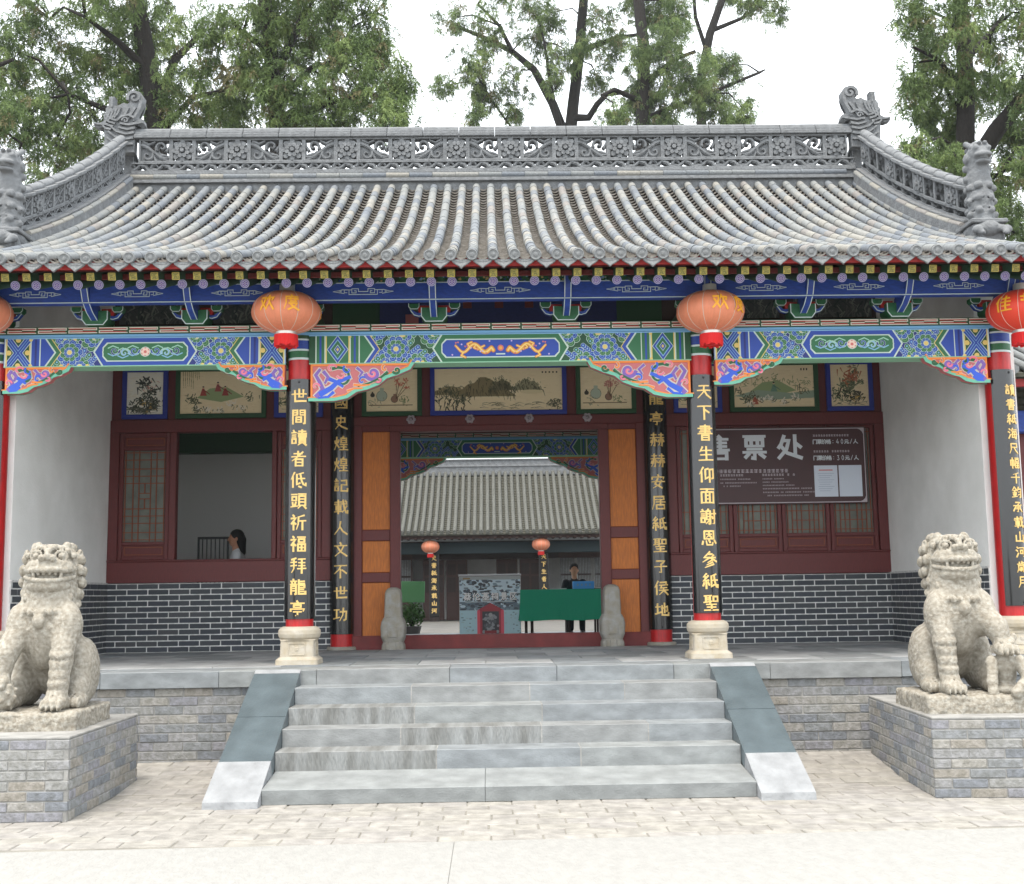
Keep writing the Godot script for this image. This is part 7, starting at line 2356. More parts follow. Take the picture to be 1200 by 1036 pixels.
func lion_body(cub: bool) -> MB:
	var s := Solid.new(Vector3(-0.56, -0.06, -0.56), Vector3(0.62, 1.42, 0.66), 0.0135)
	# trunk, chest, haunches
	s.limb(Vector3(0, 0.34, -0.24), 0.28, Vector3(0, 0.72, 0.02), 0.25, 0.06)
	s.ball(Vector3(0, 0.66, 0.10), Vector3(0.29, 0.25, 0.22), 0.06)
	s.ball(Vector3(0, 0.50, 0.05), Vector3(0.22, 0.22, 0.22), 0.06)
	for k in [-1.0, 1.0]:
		s.ball(Vector3(0.27 * k, 0.27, -0.20), Vector3(0.15, 0.27, 0.26), 0.04)
		s.ball(Vector3(0.30 * k, 0.14, -0.02), Vector3(0.12, 0.13, 0.2), 0.04)
		s.ball(Vector3(0.32 * k, 0.055, 0.13), Vector3(0.105, 0.065, 0.17), 0.025)
		for j in 4:
			s.ball(Vector3((0.25 + 0.046 * j) * k, 0.05, 0.29), Vector3(0.028, 0.045, 0.045), 0.008)
			s.limb(Vector3((0.273 + 0.046 * j) * k, 0.11, 0.16), 0.008, Vector3((0.273 + 0.046 * j) * k, 0.06, 0.32), 0.008, 0.008, true)
	# forelegs; one paw of the lion rests on a ball, one of the lioness on a cub
	for k in [-1.0, 1.0]:
		var raised: bool = (k > 0.0) if cub else (k < 0.0)
		var sh := Vector3(0.21 * k, 0.64, 0.17)
		s.ball(sh + Vector3(0.02 * k, 0.0, 0.0), Vector3(0.14, 0.19, 0.15), 0.05)
		var paw := Vector3(0.20 * k, 0.06, 0.40)
		if raised:
			paw = Vector3((0.34 if cub else 0.33) * k, 0.36 if cub else 0.22, 0.42)
			s.chain([sh, Vector3(0.31 * k, 0.52 if cub else 0.42, 0.34), paw + Vector3(0, 0.05, -0.04)], [0.125, 0.105, 0.09], 0.03)
		else:
			s.chain([sh, Vector3(0.22 * k, 0.40, 0.30), Vector3(0.205 * k, 0.20, 0.33), Vector3(0.20 * k, 0.08, 0.35)], [0.135, 0.108, 0.095, 0.10], 0.03)
			for j in 5:
				var ry := 0.17 + 0.075 * j
				for a in 10:
					var an := PI * (0.05 + 0.1 * a) * 1.0
					var cx := lerpf(0.20, 0.22, (ry - 0.08) / 0.32)
					var cz := lerpf(0.35, 0.30, (ry - 0.08) / 0.32)
					var rr := lerpf(0.098, 0.112, (ry - 0.08) / 0.4)
					s.ball(Vector3(cx * k + cos(an) * rr, ry - 0.012 * sin(an), cz + sin(an) * rr), Vector3.ONE * 0.015, 0.010, true)
		s.ball(paw, Vector3(0.115, 0.068, 0.12), 0.025)
		for j in 4:
			var tx := (-0.078 + 0.052 * j)
			s.ball(paw + Vector3(tx, -0.012, 0.10), Vector3(0.03, 0.045, 0.045), 0.008)
			s.ball(paw + Vector3(tx, -0.035, 0.145), Vector3(0.012, 0.02, 0.015), 0.004)
		for j in 3:
			s.limb(paw + Vector3(-0.052 + 0.052 * j, 0.06, 0.04), 0.009, paw + Vector3(-0.052 + 0.052 * j, 0.02, 0.14), 0.010, 0.008, true)
	# neck and mane
	s.ball(Vector3(0, 0.90, 0.04), Vector3(0.27, 0.22, 0.24), 0.06)
	s.ball(Vector3(0, 1.02, 0.06), Vector3(0.24, 0.19, 0.22), 0.05)
	# collar with bell and tassels
	for i in 26:
		var a := TAU * i / 26
		s.ball(Vector3(cos(a) * 0.275, 0.80 - 0.05 * sin(a), 0.06 + sin(a) * 0.265), Vector3.ONE * 0.031, 0.008)
	s.ball(Vector3(0, 0.685, 0.335), Vector3(0.062, 0.06, 0.052), 0.006)
	s.limb(Vector3(-0.06, 0.675, 0.385), 0.005, Vector3(0.06, 0.675, 0.385), 0.005, 0.006, true)
	for k in [-1.0, 1.0]:
		s.ball(Vector3(0.185 * k, 0.715, 0.275), Vector3(0.036, 0.06, 0.03), 0.010)
	# tail along the back
	s.chain([Vector3(0, 0.14, -0.48), Vector3(0.03, 0.4, -0.46), Vector3(0, 0.62, -0.34)], [0.07, 0.08, 0.05], 0.03)
	var noise := FastNoiseLite.new()
	noise.seed = 9
	noise.frequency = 9.0
	noise.fractal_octaves = 4
	var b := MB.new()
	s.into(b, Transform3D.IDENTITY, func(p: Vector3, _n: Vector3) -> float: return noise.get_noise_3dv(p) * 0.007)
	return b

func lion_head(turn: float) -> MB:
	# broad mask: heavy brow, round eyes, flat nose, wide mouth with teeth, rows of curls behind
	var s := Solid.new(Vector3(-0.38, 0.76, -0.30), Vector3(0.38, 1.38, 0.56), 0.0092)
	s.ball(Vector3(0, 1.06, 0.08), Vector3(0.265, 0.215, 0.245), 0.04)
	s.ball(Vector3(0, 1.195, 0.12), Vector3(0.235, 0.095, 0.22), 0.03)
	s.ball(Vector3(0, 1.075, 0.25), Vector3(0.235, 0.11, 0.165), 0.03)
	s.ball(Vector3(0, 1.085, 0.33), Vector3(0.165, 0.075, 0.105), 0.025)
	s.ball(Vector3(0, 0.935, 0.25), Vector3(0.215, 0.08, 0.165), 0.025)
	s.ball(Vector3(0, 0.93, 0.34), Vector3(0.14, 0.055, 0.085), 0.02)
	# mouth
	s.chain([Vector3(-0.235, 1.035, 0.26), Vector3(-0.155, 1.005, 0.37), Vector3(0, 1.0, 0.42), Vector3(0.155, 1.005, 0.37), Vector3(0.235, 1.035, 0.26)], [0.014, 0.027, 0.031, 0.027, 0.014], 0.004, true)
	for k in [-1.0, 1.0]:
		s.chain([Vector3(0, 1.045, 0.437), Vector3(0.09 * k, 1.052, 0.418), Vector3(0.17 * k, 1.05, 0.355), Vector3(0.235 * k, 1.075, 0.25)], [0.022, 0.024, 0.024, 0.02], 0.008)
		s.chain([Vector3(0, 0.962, 0.425), Vector3(0.09 * k, 0.966, 0.408), Vector3(0.17 * k, 0.985, 0.345), Vector3(0.235 * k, 1.01, 0.25)], [0.018, 0.02, 0.02, 0.018], 0.008)
		for j in 3:
			s.ball(Vector3((0.028 + 0.05 * j) * k, 1.022 - (0.012 if j == 2 else 0.0), 0.412 - 0.014 * j), Vector3(0.018, 0.018 + (0.010 if j == 2 else 0.0), 0.016), 0.003)
		# nose wings and nostrils
		s.ball(Vector3(0.052 * k, 1.142, 0.425), Vector3(0.036, 0.029, 0.032), 0.006)
		s.ball(Vector3(0.046 * k, 1.128, 0.458), Vector3.ONE * 0.014, 0.004, true)
		# eyes: rim, ball, pupil
		var e := Vector3(0.118 * k, 1.168, 0.335)
		s.ball(e, Vector3(0.060, 0.046, 0.05), 0.006, true)
		for a in 14:
			s.ball(e + Vector3(cos(TAU * a / 14) * 0.055, sin(TAU * a / 14) * 0.041, 0.006 - 0.022 * cos(TAU * a / 14) * k), Vector3.ONE * 0.014, 0.004)
		s.ball(e + Vector3(0, 0, -0.012), Vector3(0.040, 0.031, 0.044), 0.003)
		s.ball(e + Vector3(-0.004 * k, -0.003, 0.036), Vector3.ONE * 0.011, 0.003, true)
		# brows in three curls
		for j in 4:
			s.ball(Vector3((0.05 + 0.056 * j) * k, 1.236 - 0.006 * j * j, 0.335 - 0.030 * j), Vector3(0.034, 0.028, 0.034), 0.006)
			s.limb(Vector3((0.05 + 0.056 * j) * k, 1.250 - 0.006 * j * j, 0.365 - 0.030 * j), 0.006, Vector3((0.062 + 0.056 * j) * k, 1.222 - 0.006 * j * j, 0.372 - 0.032 * j), 0.006, 0.004, true)
		s.chain([Vector3(0.012 * k, 1.20, 0.40), Vector3(0.03 * k, 1.222, 0.37)], [0.020, 0.02], 0.008)
		# whisker folds on the cheek
		for j in 3:
			s.limb(Vector3((0.075 + 0.04 * j) * k, 1.072 + 0.006 * j, 0.445 - 0.028 * j), 0.008, Vector3((0.09 + 0.05 * j) * k, 1.108 + 0.004 * j, 0.425 - 0.042 * j), 0.007, 0.004, true)
		s.ball(Vector3(0.255 * k, 1.195, 0.10), Vector3(0.035, 0.06, 0.05), 0.010)
		s.ball(Vector3(0.275 * k, 1.195, 0.125), Vector3(0.02, 0.04, 0.025), 0.006, true)
	s.chain([Vector3(0, 1.155, 0.435), Vector3(0, 1.20, 0.395)], [0.032, 0.028], 0.012)
	# curls
	for row in 5:
		for i in 18:
			var a := TAU * (i + 0.5 * (row % 2)) / 18
			if sin(a) > (0.42 if row > 0 else 0.75):
				continue
			var rx := [0.18, 0.262, 0.285, 0.282, 0.262][row] as float
			var p := Vector3(cos(a) * rx, 1.262 - 0.092 * row, 0.06 + sin(a) * rx * 0.97)
			var out := Vector3(cos(a), 0.15 - 0.1 * row + (0.8 if row == 0 else 0.0), sin(a)).normalized()
			s.ball(p, Vector3.ONE * 0.045, 0.006)
			var up := out.cross(Vector3(-sin(a), 0, cos(a))).normalized()
			var side := out.cross(up)
			for q in 7:
				var t := q * 0.95
				var r := 0.034 - 0.0035 * q
				s.ball(p + out * (0.036 + 0.0025 * q) + (up * cos(t) + side * sin(t)) * r, Vector3.ONE * 0.0075, 0.004, true)
	for i in 9:
		var x := (i - 4) * 0.052
		s.ball(Vector3(x, 0.868 - 0.006 * absf(i - 4.0), 0.345 - 0.02 * absf(i - 4.0)), Vector3(0.030, 0.042, 0.032), 0.006)
		s.limb(Vector3(x, 0.885, 0.382 - 0.02 * absf(i - 4.0)), 0.006, Vector3(x, 0.845, 0.38 - 0.02 * absf(i - 4.0)), 0.006, 0.004, true)
	var noise := rough_noise(16.0)
	var b := MB.new()
	var piv := Vector3(0, 0.95, 0.02)
	s.into(b, Transform3D(Basis.IDENTITY, piv) * Transform3D(Basis(Vector3.UP, turn) * Basis(Vector3.RIGHT, -0.10), -piv), func(p: Vector3, _n: Vector3) -> float: return noise.get_noise_3dv(p) * 0.004)
	return b

func cub_body() -> MB:
	var s := Solid.new(Vector3(-0.22, -0.04, -0.22), Vector3(0.26, 0.52, 0.26), 0.0095)
	s.limb(Vector3(0, 0.16, -0.06), 0.10, Vector3(0, 0.27, 0.0), 0.085, 0.03)
	s.ball(Vector3(0, 0.40, 0.03), Vector3(0.095, 0.085, 0.09), 0.025)
	s.ball(Vector3(0, 0.375, 0.11), Vector3(0.06, 0.04, 0.045), 0.015)
	for k in [-1.0, 1.0]:
		s.ball(Vector3(0.075 * k, 0.47, 0.01), Vector3(0.03, 0.035, 0.025), 0.01)
		s.ball(Vector3(0.04 * k, 0.43, 0.105), Vector3.ONE * 0.017, 0.006)
		s.ball(Vector3(0.11 * k, 0.27, 0.02), Vector3(0.05, 0.055, 0.05), 0.02)
	s.chain([Vector3(-0.11, 0.25, 0.03), Vector3(-0.13, 0.12, 0.08), Vector3(-0.13, 0.02, 0.10)], [0.05, 0.042, 0.045], 0.02)
	s.chain([Vector3(0.11, 0.25, 0.03), Vector3(0.15, 0.14, 0.10), Vector3(0.04, 0.03, 0.16)], [0.05, 0.046, 0.05], 0.02)
	s.ball(Vector3(0.0, 0.04, -0.04), Vector3(0.14, 0.06, 0.13), 0.03)
	s.limb(Vector3(-0.04, 0.365, 0.155), 0.006, Vector3(0.04, 0.365, 0.155), 0.006, 0.006, true)
	var noise := FastNoiseLite.new()
	noise.seed = 12
	noise.frequency = 10.0
	var b := MB.new()
	s.into(b, Transform3D.IDENTITY, func(p: Vector3, _n: Vector3) -> float: return noise.get_noise_3dv(p) * 0.007)
	return b

func plinth(w: float, d: float) -> MB:
	# rough block with worn edges
	var s := Solid.new(Vector3(-w * 0.5 - 0.06, -0.06, -d * 0.5 - 0.06), Vector3(w * 0.5 + 0.06, 0.28, d * 0.5 + 0.06), 0.018)
	for z in s.nz:
		for y in s.ny:
			for x in s.nx:
				var p := s.lo + Vector3(x, y, z) * s.cell - Vector3(0, 0.06, 0)
				var q := p.abs() - Vector3(w * 0.5 - 0.02, 0.07, d * 0.5 - 0.02)
				s.f[(z * s.ny + y) * s.nx + x] = q.max(Vector3.ZERO).length() + minf(maxf(q.x, maxf(q.y, q.z)), 0.0) - 0.02
	var noise := FastNoiseLite.new()
	noise.seed = 4
	noise.frequency = 7.0
	noise.fractal_octaves = 4
	var b := MB.new()
	s.into(b, Transform3D.IDENTITY, func(p: Vector3, _n: Vector3) -> float: return noise.get_noise_3dv(p) * 0.022)
	return b

func build_lions() -> void:
	pedestal(Vector3(-4.21, 0, 1.66), 0.0, 1.72, 1.80, 0.63, "low grey brick pedestal under the lion left of the steps")
	pedestal(Vector3(4.32, 0, 1.20), -0.07, 1.74, 2.12, 0.63, "low grey brick pedestal under the lioness right of the steps")
	var l := thing("stone_lion", "weathered stone guardian lion with paw on a ball, left of the steps", "statue", Vector3(-3.85, 0.63, 1.66), 0.04, "pair of stone guardian lions")
	put("plinth", plinth(0.78, 1.02), M.lion, l)
	var lb := lion_body(false)
	lb.add(lion_head(0.16), Transform3D.IDENTITY)
	put("body", lb, M.lion, l, Transform3D(Basis.from_scale(Vector3(0.83, 1.045, 0.94)), Vector3(0.0, 0.148, -0.02)))
	var sph := Solid.new(Vector3(-0.17, -0.17, -0.17), Vector3(0.17, 0.17, 0.17), 0.011)
	sph.ball(Vector3.ZERO, Vector3.ONE * 0.135, 0.01)
	for i in 40:
		var y := 1.0 - 2.0 * (i + 0.5) / 40.0
		var a := i * 2.39996
		sph.ball(Vector3(cos(a) * sqrt(1.0 - y * y), y, sin(a) * sqrt(1.0 - y * y)) * 0.138, Vector3.ONE * 0.019, 0.006)
	var bb := MB.new()
	sph.into(bb)
	put("ball", bb, M.lion, l, at(-0.275, 0.275, 0.37))
	var r := thing("stone_lion", "weathered stone guardian lioness with a cub under her paw, right of the steps", "statue", Vector3(3.90, 0.63, 1.50), -0.06, "pair of stone guardian lions")
	put("plinth", plinth(0.86, 0.98), M.lion, r)
	var rb := lion_body(true)
	rb.add(lion_head(-0.02), Transform3D.IDENTITY)
	put("body", rb, M.lion, r, Transform3D(Basis.from_scale(Vector3(0.81, 1.035, 0.94)), Vector3(-0.02, 0.148, -0.02)))
	put("cub", cub_body(), M.lion, r, at(0.27, 0.14, 0.33, -0.1))

# ---------------------------------------------------------------- couplet boards, sign, lanterns

func couplet(text: String, at_: Vector3, r: float, y0: float, y1: float, first: float, step: float, size: float, label: String, gold: Material, turn := 0.0, wide := 104.0) -> void:
	# half-round lacquered board hugging the column, gold characters standing proud of it
	var t := thing("couplet_board", label, "couplet board", at_, turn, "black couplet boards on the columns")
	var b := MB.new()
	var n := 22
	var spread := deg_to_rad(wide)
	for i in n:
		var a0 := lerpf(-spread, spread, float(i) / n)
		var a1 := lerpf(-spread, spread, float(i + 1) / n)
		var p0 := Vector3(sin(a0), 0, cos(a0))
		var p1 := Vector3(sin(a1), 0, cos(a1))
		for e in [[r, 1.0], [r - 0.016, -1.0]]:
			var lo := Vector3(0, y0, 0)
			var hi := Vector3(0, y1, 0)
			b.tri(p0 * e[0] + lo, p1 * e[0] + lo, p1 * e[0] + hi, p0 * e[1], p1 * e[1], p1 * e[1])
			b.tri(p0 * e[0] + lo, p1 * e[0] + hi, p0 * e[0] + hi, p0 * e[1], p1 * e[1], p0 * e[1])
		b.quad(p0 * r + Vector3(0, y1, 0), p1 * r + Vector3(0, y1, 0), p1 * (r - 0.016) + Vector3(0, y1, 0), p0 * (r - 0.016) + Vector3(0, y1, 0), Vector3.UP)
		b.quad(p0 * r + Vector3(0, y0, 0), p1 * r + Vector3(0, y0, 0), p1 * (r - 0.016) + Vector3(0, y0, 0), p0 * (r - 0.016) + Vector3(0, y0, 0), Vector3.DOWN)
	for s in [-1.0, 1.0]:
		var p := Vector3(sin(spread * s), 0, cos(spread * s))
		b.quad(p * r + Vector3(0, y0, 0), p * r + Vector3(0, y1, 0), p * (r - 0.016) + Vector3(0, y1, 0), p * (r - 0.016) + Vector3(0, y0, 0), Vector3(cos(spread * s) * s, 0, -sin(spread * s) * s))
	put("board", b, M.lacquer, t)
	var knob := MB.new()
	knob.tube([Vector3(0, 0, 0), Vector3(0, 0, 0.012)], [0.014, 0.010], 8)
	for y in [y0 + 0.035, y1 - 0.035]:
		put("fixing_stud", knob, M.dark_metal, t, at(0, y, r - 0.001))
	for i in text.length():
		var yc := first - step * i
		var g := glyph(text[i], size, func(px: float, py: float, h: float) -> Vector3: return Vector3(sin(px / r), 0, cos(px / r)) * (r + h) + Vector3(0, yc + py, 0), 8.6, 0.005)
		put("gold_character", g, gold, t)

func build_couplets() -> void:
	var y := TERRACE
	couplet("世間讀者低頭祈福拜龍亭", Vector3(-2.18, 0, COL_Z), 0.164, 1.432, 4.0, 3.815, 0.2275, 0.178, "black couplet board with gold characters on front column left of the steps", M.gold)
	couplet("天下書生仰面謝恩參紙聖", Vector3(2.18, 0, COL_Z), 0.164, 1.432, 4.0, 3.815, 0.2275, 0.178, "black couplet board with gold characters on front column right of the steps", M.gold, 0.12, 75.0)
	couplet("讀書紙海尺幅千鈞承載山河歲月", Vector3(5.49, 0, COL_Z), 0.164, 1.46, 4.02, 3.79, 0.160, 0.128, "black couplet board with smaller gold characters on the far right outer column", M.gold, 0.35, 70.0)
	couplet("", Vector3(-5.49, 0, COL_Z), 0.164, 1.46, 4.02, 3.8, 0.16, 0.128, "black board edge on the outer column at the far left", M.gold, -0.35, 70.0)
	couplet("國史煌煌記載人文不世功", Vector3(-2.15, 0, -4.42), 0.164, 1.165, 4.75, 4.30, 0.287, 0.20, "black couplet board on the shaded inner column left of the doorway", M.gold)
	couplet("龍亭赫赫安居紙聖子侯地", Vector3(2.15, 0, -4.42), 0.164, 1.165, 4.75, 4.30, 0.287, 0.20, "black couplet board on the shaded inner column right of the doorway", M.gold)

func sign_line(t: Node3D, c: Vector3, y0: float, text: String, x: float, y: float, size: float, weight: float) -> void:
	for i in text.length():
		var adv := size * 0.92
		var g := glyph(text[i], size, func(px: float, py: float, hh: float) -> Vector3: return Vector3(x - c.x + adv * i + px * (0.6 if text[i] in "430/" else 1.0), y - y0 + py, 0.0125 + hh), weight, 0.001, false)
		put("character", g, M.letter_white, t)

func build_sign() -> void:
	var x0 := 2.70
	var x1 := 5.045
	var y0 := 2.83
	var y1 := 3.89
	var c := Vector3((x0 + x1) * 0.5, y0, WALL_Z + 0.045)
	var t := thing("ticket_sign", "dark maroon ticket office sign board with large white characters and two white sheets", "sign", c)
	var w := x1 - x0
	var h := y1 - y0
	put("board", boxm(Vector3(w, h, 0.024), 0.004, Vector3(0, h * 0.5, 0)), M.sign, t)
	var on := func(px: float, py: float, hh: float) -> Vector3: return Vector3(px, py, 0.0125 + hh)
	var border := MB.new()
	var a := w * 0.5 - 0.022
	border.ribbon(PackedVector2Array([Vector2(-a, 0.022), Vector2(a, 0.022), Vector2(a, h - 0.022), Vector2(-a, h - 0.022), Vector2(-a, 0.022)]), 0.012, 0.012, 0.001, on)
	for sx in [-1.0, 1.0]:
		for sy in [0, 1]:
			var p := Vector2(a * sx, 0.022 if sy == 0 else h - 0.022)
			var iy := 1.0 if sy == 0 else -1.0
			border.slab(PackedVector2Array([p, p + Vector2(-0.10 * sx, 0), p + Vector2(-0.05 * sx, 0.02 * iy), p + Vector2(-0.02 * sx, 0.05 * iy), p + Vector2(0, 0.10 * iy)]), 0.0127, 0.0142)
	put("border", border, M.sign_line, t)
	# the three large characters; the first stands partly behind the column
	var cx := [3.02, 3.507, 3.99]
	for i in 3:
		var g := glyph("售票处"[i], 0.355, func(px: float, py: float, hh: float) -> Vector3: return Vector3(cx[i] - c.x + px, h - 0.27 + py, 0.0125 + hh), 12.5, 0.001, false)
		put("character", g, M.letter_white, t)
	sign_line(t, c, y0, "门票价格：40元/人", 4.345, 3.685, 0.068, 13.0)
	sign_line(t, c, y0, "门票价格：30元/人", 4.345, 3.46, 0.068, 13.0)
	# small print too fine to read
	var r := RandomNumberGenerator.new()
	r.seed = 21
	var fine := MB.new()
	for row in [[4.32, 3.77, 0.50, 0.036], [4.32, 3.55, 0.50, 0.036], [2.95, 3.29, 1.02, 0.06], [3.02, 3.235, 0.30, 0.036], [3.60, 3.235, 0.45, 0.038], [3.02, 3.18, 0.40, 0.022], [3.02, 3.13, 0.50, 0.022], [3.06, 3.085, 0.22, 0.022], [3.60, 3.18, 0.30, 0.02], [3.60, 3.135, 0.36, 0.02], [3.60, 3.09, 0.42, 0.02], [3.60, 3.045, 0.68, 0.022], [3.60, 2.995, 0.78, 0.022], [3.66, 2.95, 0.55, 0.022]]:
		var px: float = row[0]
		while px < row[0] + row[2]:
			var s: float = row[3]
			for k in 3:
				fine.box(Vector3(px - c.x + s * 0.4, row[1] - y0 + s * (0.3 * k - 0.3), 0.0128), Vector3(s * r.randf_range(0.55, 0.85), s * 0.14, 0.001))
			fine.box(Vector3(px - c.x + s * r.randf_range(0.2, 0.6), row[1] - y0, 0.0131), Vector3(s * 0.14, s * 0.8, 0.001))
			px += s * (1.0 if r.randf() < 0.93 else 2.0)
	put("small_print", fine, M.sign_line, t)
	for sx in [[4.315, 4.635], [4.655, 4.97]]:
		var b := MB.new()
		b.box(Vector3((sx[0] + sx[1]) * 0.5 - c.x, 3.14 - y0, 0.0145), Vector3(sx[1] - sx[0], 0.43, 0.004))
		var sh := put("paper_sheet", b, M.sheet, t)
		var ink := MB.new()
		for i in 9:
			ink.box(Vector3((sx[0] + sx[1]) * 0.5 - c.x - 0.01 * (i % 3), 3.145 - y0 + 0.10 - 0.03 * i, 0.0168), Vector3((sx[1] - sx[0]) * (0.7 - 0.12 * (i % 3)), 0.006, 0.001))
		if sx[0] < 4.5:
			put("sheet_print", ink, M.sheet_ink, sh)
			var red := MB.new()
			red.box(Vector3((sx[0] + sx[1]) * 0.5 - c.x, 3.145 - y0 + 0.145, 0.0168), Vector3(0.19, 0.016, 0.001))
			put("sheet_heading", red, M.sheet_red, sh)

func lantern(at_: Vector3, rx: float, ry: float, top: float, text: Array, label: String, cloth: Material, group: String, turn: float) -> void:
	var t := thing("lantern", label, "lantern", at_, turn, group)
	var b := MB.new()
	var lobes := 24
	var sides := lobes * 4
	var rows := 20
	var pt := func(i: int, k: int) -> Vector3:
		var v := lerpf(-0.47, 0.47, float(i) / rows) * PI
		var a := TAU * k / sides
		var bulge := 1.0 - 0.035 * absf(cos(a * lobes * 0.5)) * cos(v)
		return Vector3(sin(a) * rx * pow(cos(v), 0.82) * bulge, sin(v) * ry, cos(a) * rx * pow(cos(v), 0.82) * bulge)
	for i in rows:
		for k in sides:
			var q := [pt.call(i, k), pt.call(i, k + 1), pt.call(i + 1, k + 1), pt.call(i + 1, k)]
			var nn := []
			for p in q:
				nn.append(Vector3(p.x / (rx * rx), p.y / (ry * ry), p.z / (rx * rx)).normalized())
			b.tri(q[0], q[1], q[2], nn[0], nn[1], nn[2])
			b.tri(q[0], q[2], q[3], nn[0], nn[2], nn[3])
	put("shade", b, cloth, t)
	var seams := MB.new()
	for k in 12:
		var line := []
		for i in rows + 1:
			line.append(pt.call(i, k * 8) * Vector3(1.004, 1.002, 1.004))
		seams.tube(line, PackedFloat32Array([]) if false else range(rows + 1).map(func(_x): return 0.0028), 4, false)
	put("ribs", seams, M.cream, t)
	var cap := MB.new()
	cap.loft([[ry * 0.955, rx * 0.26, rx * 0.26, 2.0], [ry * 1.0, rx * 0.25, rx * 0.25, 2.0], [ry * 1.06, rx * 0.21, rx * 0.21, 2.0], [ry * 1.34, rx * 0.20, rx * 0.20, 2.0]], 24)
	put("top_rim", cap, M.lantern_rim, t)
	var low := MB.new()
	low.loft([[-ry * 1.13, rx * 0.29, rx * 0.29, 2.0], [-ry * 0.955, rx * 0.30, rx * 0.30, 2.0]], 24)
	put("bottom_rim", low, M.lantern_rim, t)
	# fringe of red strands below
	var fr := MB.new()
	for k in 34:
		var a := TAU * k / 34
		var p := Vector3(sin(a), 0, cos(a)) * rx * 0.285
		fr.tube([p + Vector3(0, -ry * 1.12, 0), p * 1.02 + Vector3(0, -ry * 1.4, 0), p * (1.04 + 0.03 * sin(k * 2.3)) + Vector3(0, -ry * (1.66 + 0.05 * sin(k * 1.7)), 0)], [0.020, 0.021, 0.018], 5)
	fr.tube([Vector3(0, -ry * 1.04, 0), Vector3(0, -ry * 1.6, 0)], [rx * 0.27, rx * 0.27], 20)
	put("fringe", fr, M.tassel, t)
	var cord := MB.new()
	cord.tube([Vector3(0, ry * 1.34, 0), Vector3(0, top, 0)], [0.005, 0.005], 6)
	put("cord", cord, M.cord, t)
	var on := func(px: float, py: float, h: float) -> Vector3:
		var v := asin(clampf(py / ry, -0.9, 0.9))
		var rr := rx * pow(cos(v), 0.82) + h
		return Vector3(sin(px / rx) * rr, py + h * sin(v), cos(px / rx) * rr)
	for e in text:
		var ang: float = e[1]
		var g := glyph(e[0], ry * 0.82, func(px: float, py: float, h: float) -> Vector3: return on.call(px + ang * rx, py + ry * 0.16, h), 8.5, 0.004)
		put("printed_character", g, M.lantern_print, t)

func build_lanterns() -> void:
	var red_cloth := mat(Color(0.88, 0.26, 0.17), 0.55)
	red_cloth.backlight_enabled = true
	red_cloth.backlight = Color(0.35, 0.08, 0.05)
	var g := "round lanterns under the eave"
	lantern(Vector3(-2.248, 4.625, -0.42), 0.362, 0.217, 0.42, [["欢", -0.42], ["度", 0.32], ["佳", 1.9], ["节", 2.7]], "faded orange round lantern hung before the left front column", M.lantern, g, 0.0)
	lantern(Vector3(2.215, 4.585, -0.42), 0.358, 0.217, 0.44, [["欢", 0.0], ["度", 0.72], ["佳", 2.0], ["节", 2.8]], "faded orange round lantern hung before the right front column", M.lantern, g, 0.12)
	lantern(Vector3(5.53, 4.56, -0.42), 0.362, 0.217, 0.46, [["节", -0.25], ["佳", -0.95], ["欢", 1.2], ["度", 2.0]], "redder round lantern cut off by the right picture edge", red_cloth, g, 0.0)
	lantern(Vector3(-5.46, 4.65, -0.42), 0.350, 0.217, 0.38, [["欢", -0.9], ["度", -1.7]], "faded orange round lantern cut off by the left picture edge", M.lantern, g, 0.0)
	var far := "small lanterns of the far hall"
	lantern(Vector3(-2.06, 3.21, -26.35), 0.29, 0.20, 0.3, [], "small far orange lantern left, seen through the gateway", M.lantern, far, 0.0)
	lantern(Vector3(1.45, 3.24, -26.35), 0.29, 0.20, 0.3, [], "small far orange lantern right, seen through the gateway", M.lantern, far, 0.0)

# ---------------------------------------------------------------- people and things in the gateway and the ticket room

func hand_into(mb: MB, wrist: Vector3, dir: Vector3, down: Vector3, k: float) -> void:
	# palm, four bent fingers and a thumb, relaxed
	var s := Solid.new(Vector3(-0.07, -0.08, -0.05), Vector3(0.07, 0.06, 0.23), 0.0045)
	s.ball(Vector3(0, 0, 0.05), Vector3(0.041, 0.016, 0.052), 0.012)
	s.limb(Vector3(0, 0, -0.03), 0.028, Vector3(0, 0, 0.02), 0.024, 0.015)
	var len := [0.062, 0.074, 0.070, 0.055]
	for i in 4:
		var x := -0.030 + 0.020 * i
		var l: float = len[i]
		s.chain([Vector3(x, 0.002, 0.085), Vector3(x * 1.08, -0.004, 0.085 + l * 0.5), Vector3(x * 1.1, -0.020, 0.085 + l * 0.8), Vector3(x * 1.1, -0.038, 0.085 + l * 0.92)], [0.0095, 0.009, 0.0085, 0.0075], 0.004)
	s.chain([Vector3(-0.030 * k, -0.004, 0.03), Vector3(-0.052 * k, -0.014, 0.062), Vector3(-0.050 * k, -0.026, 0.092)], [0.012, 0.0105, 0.009], 0.006)
	var z := dir.normalized()
	var x2 := (-down).cross(z).normalized()
	s.into(mb, Transform3D(Basis(x2, z.cross(x2), z), wrist))

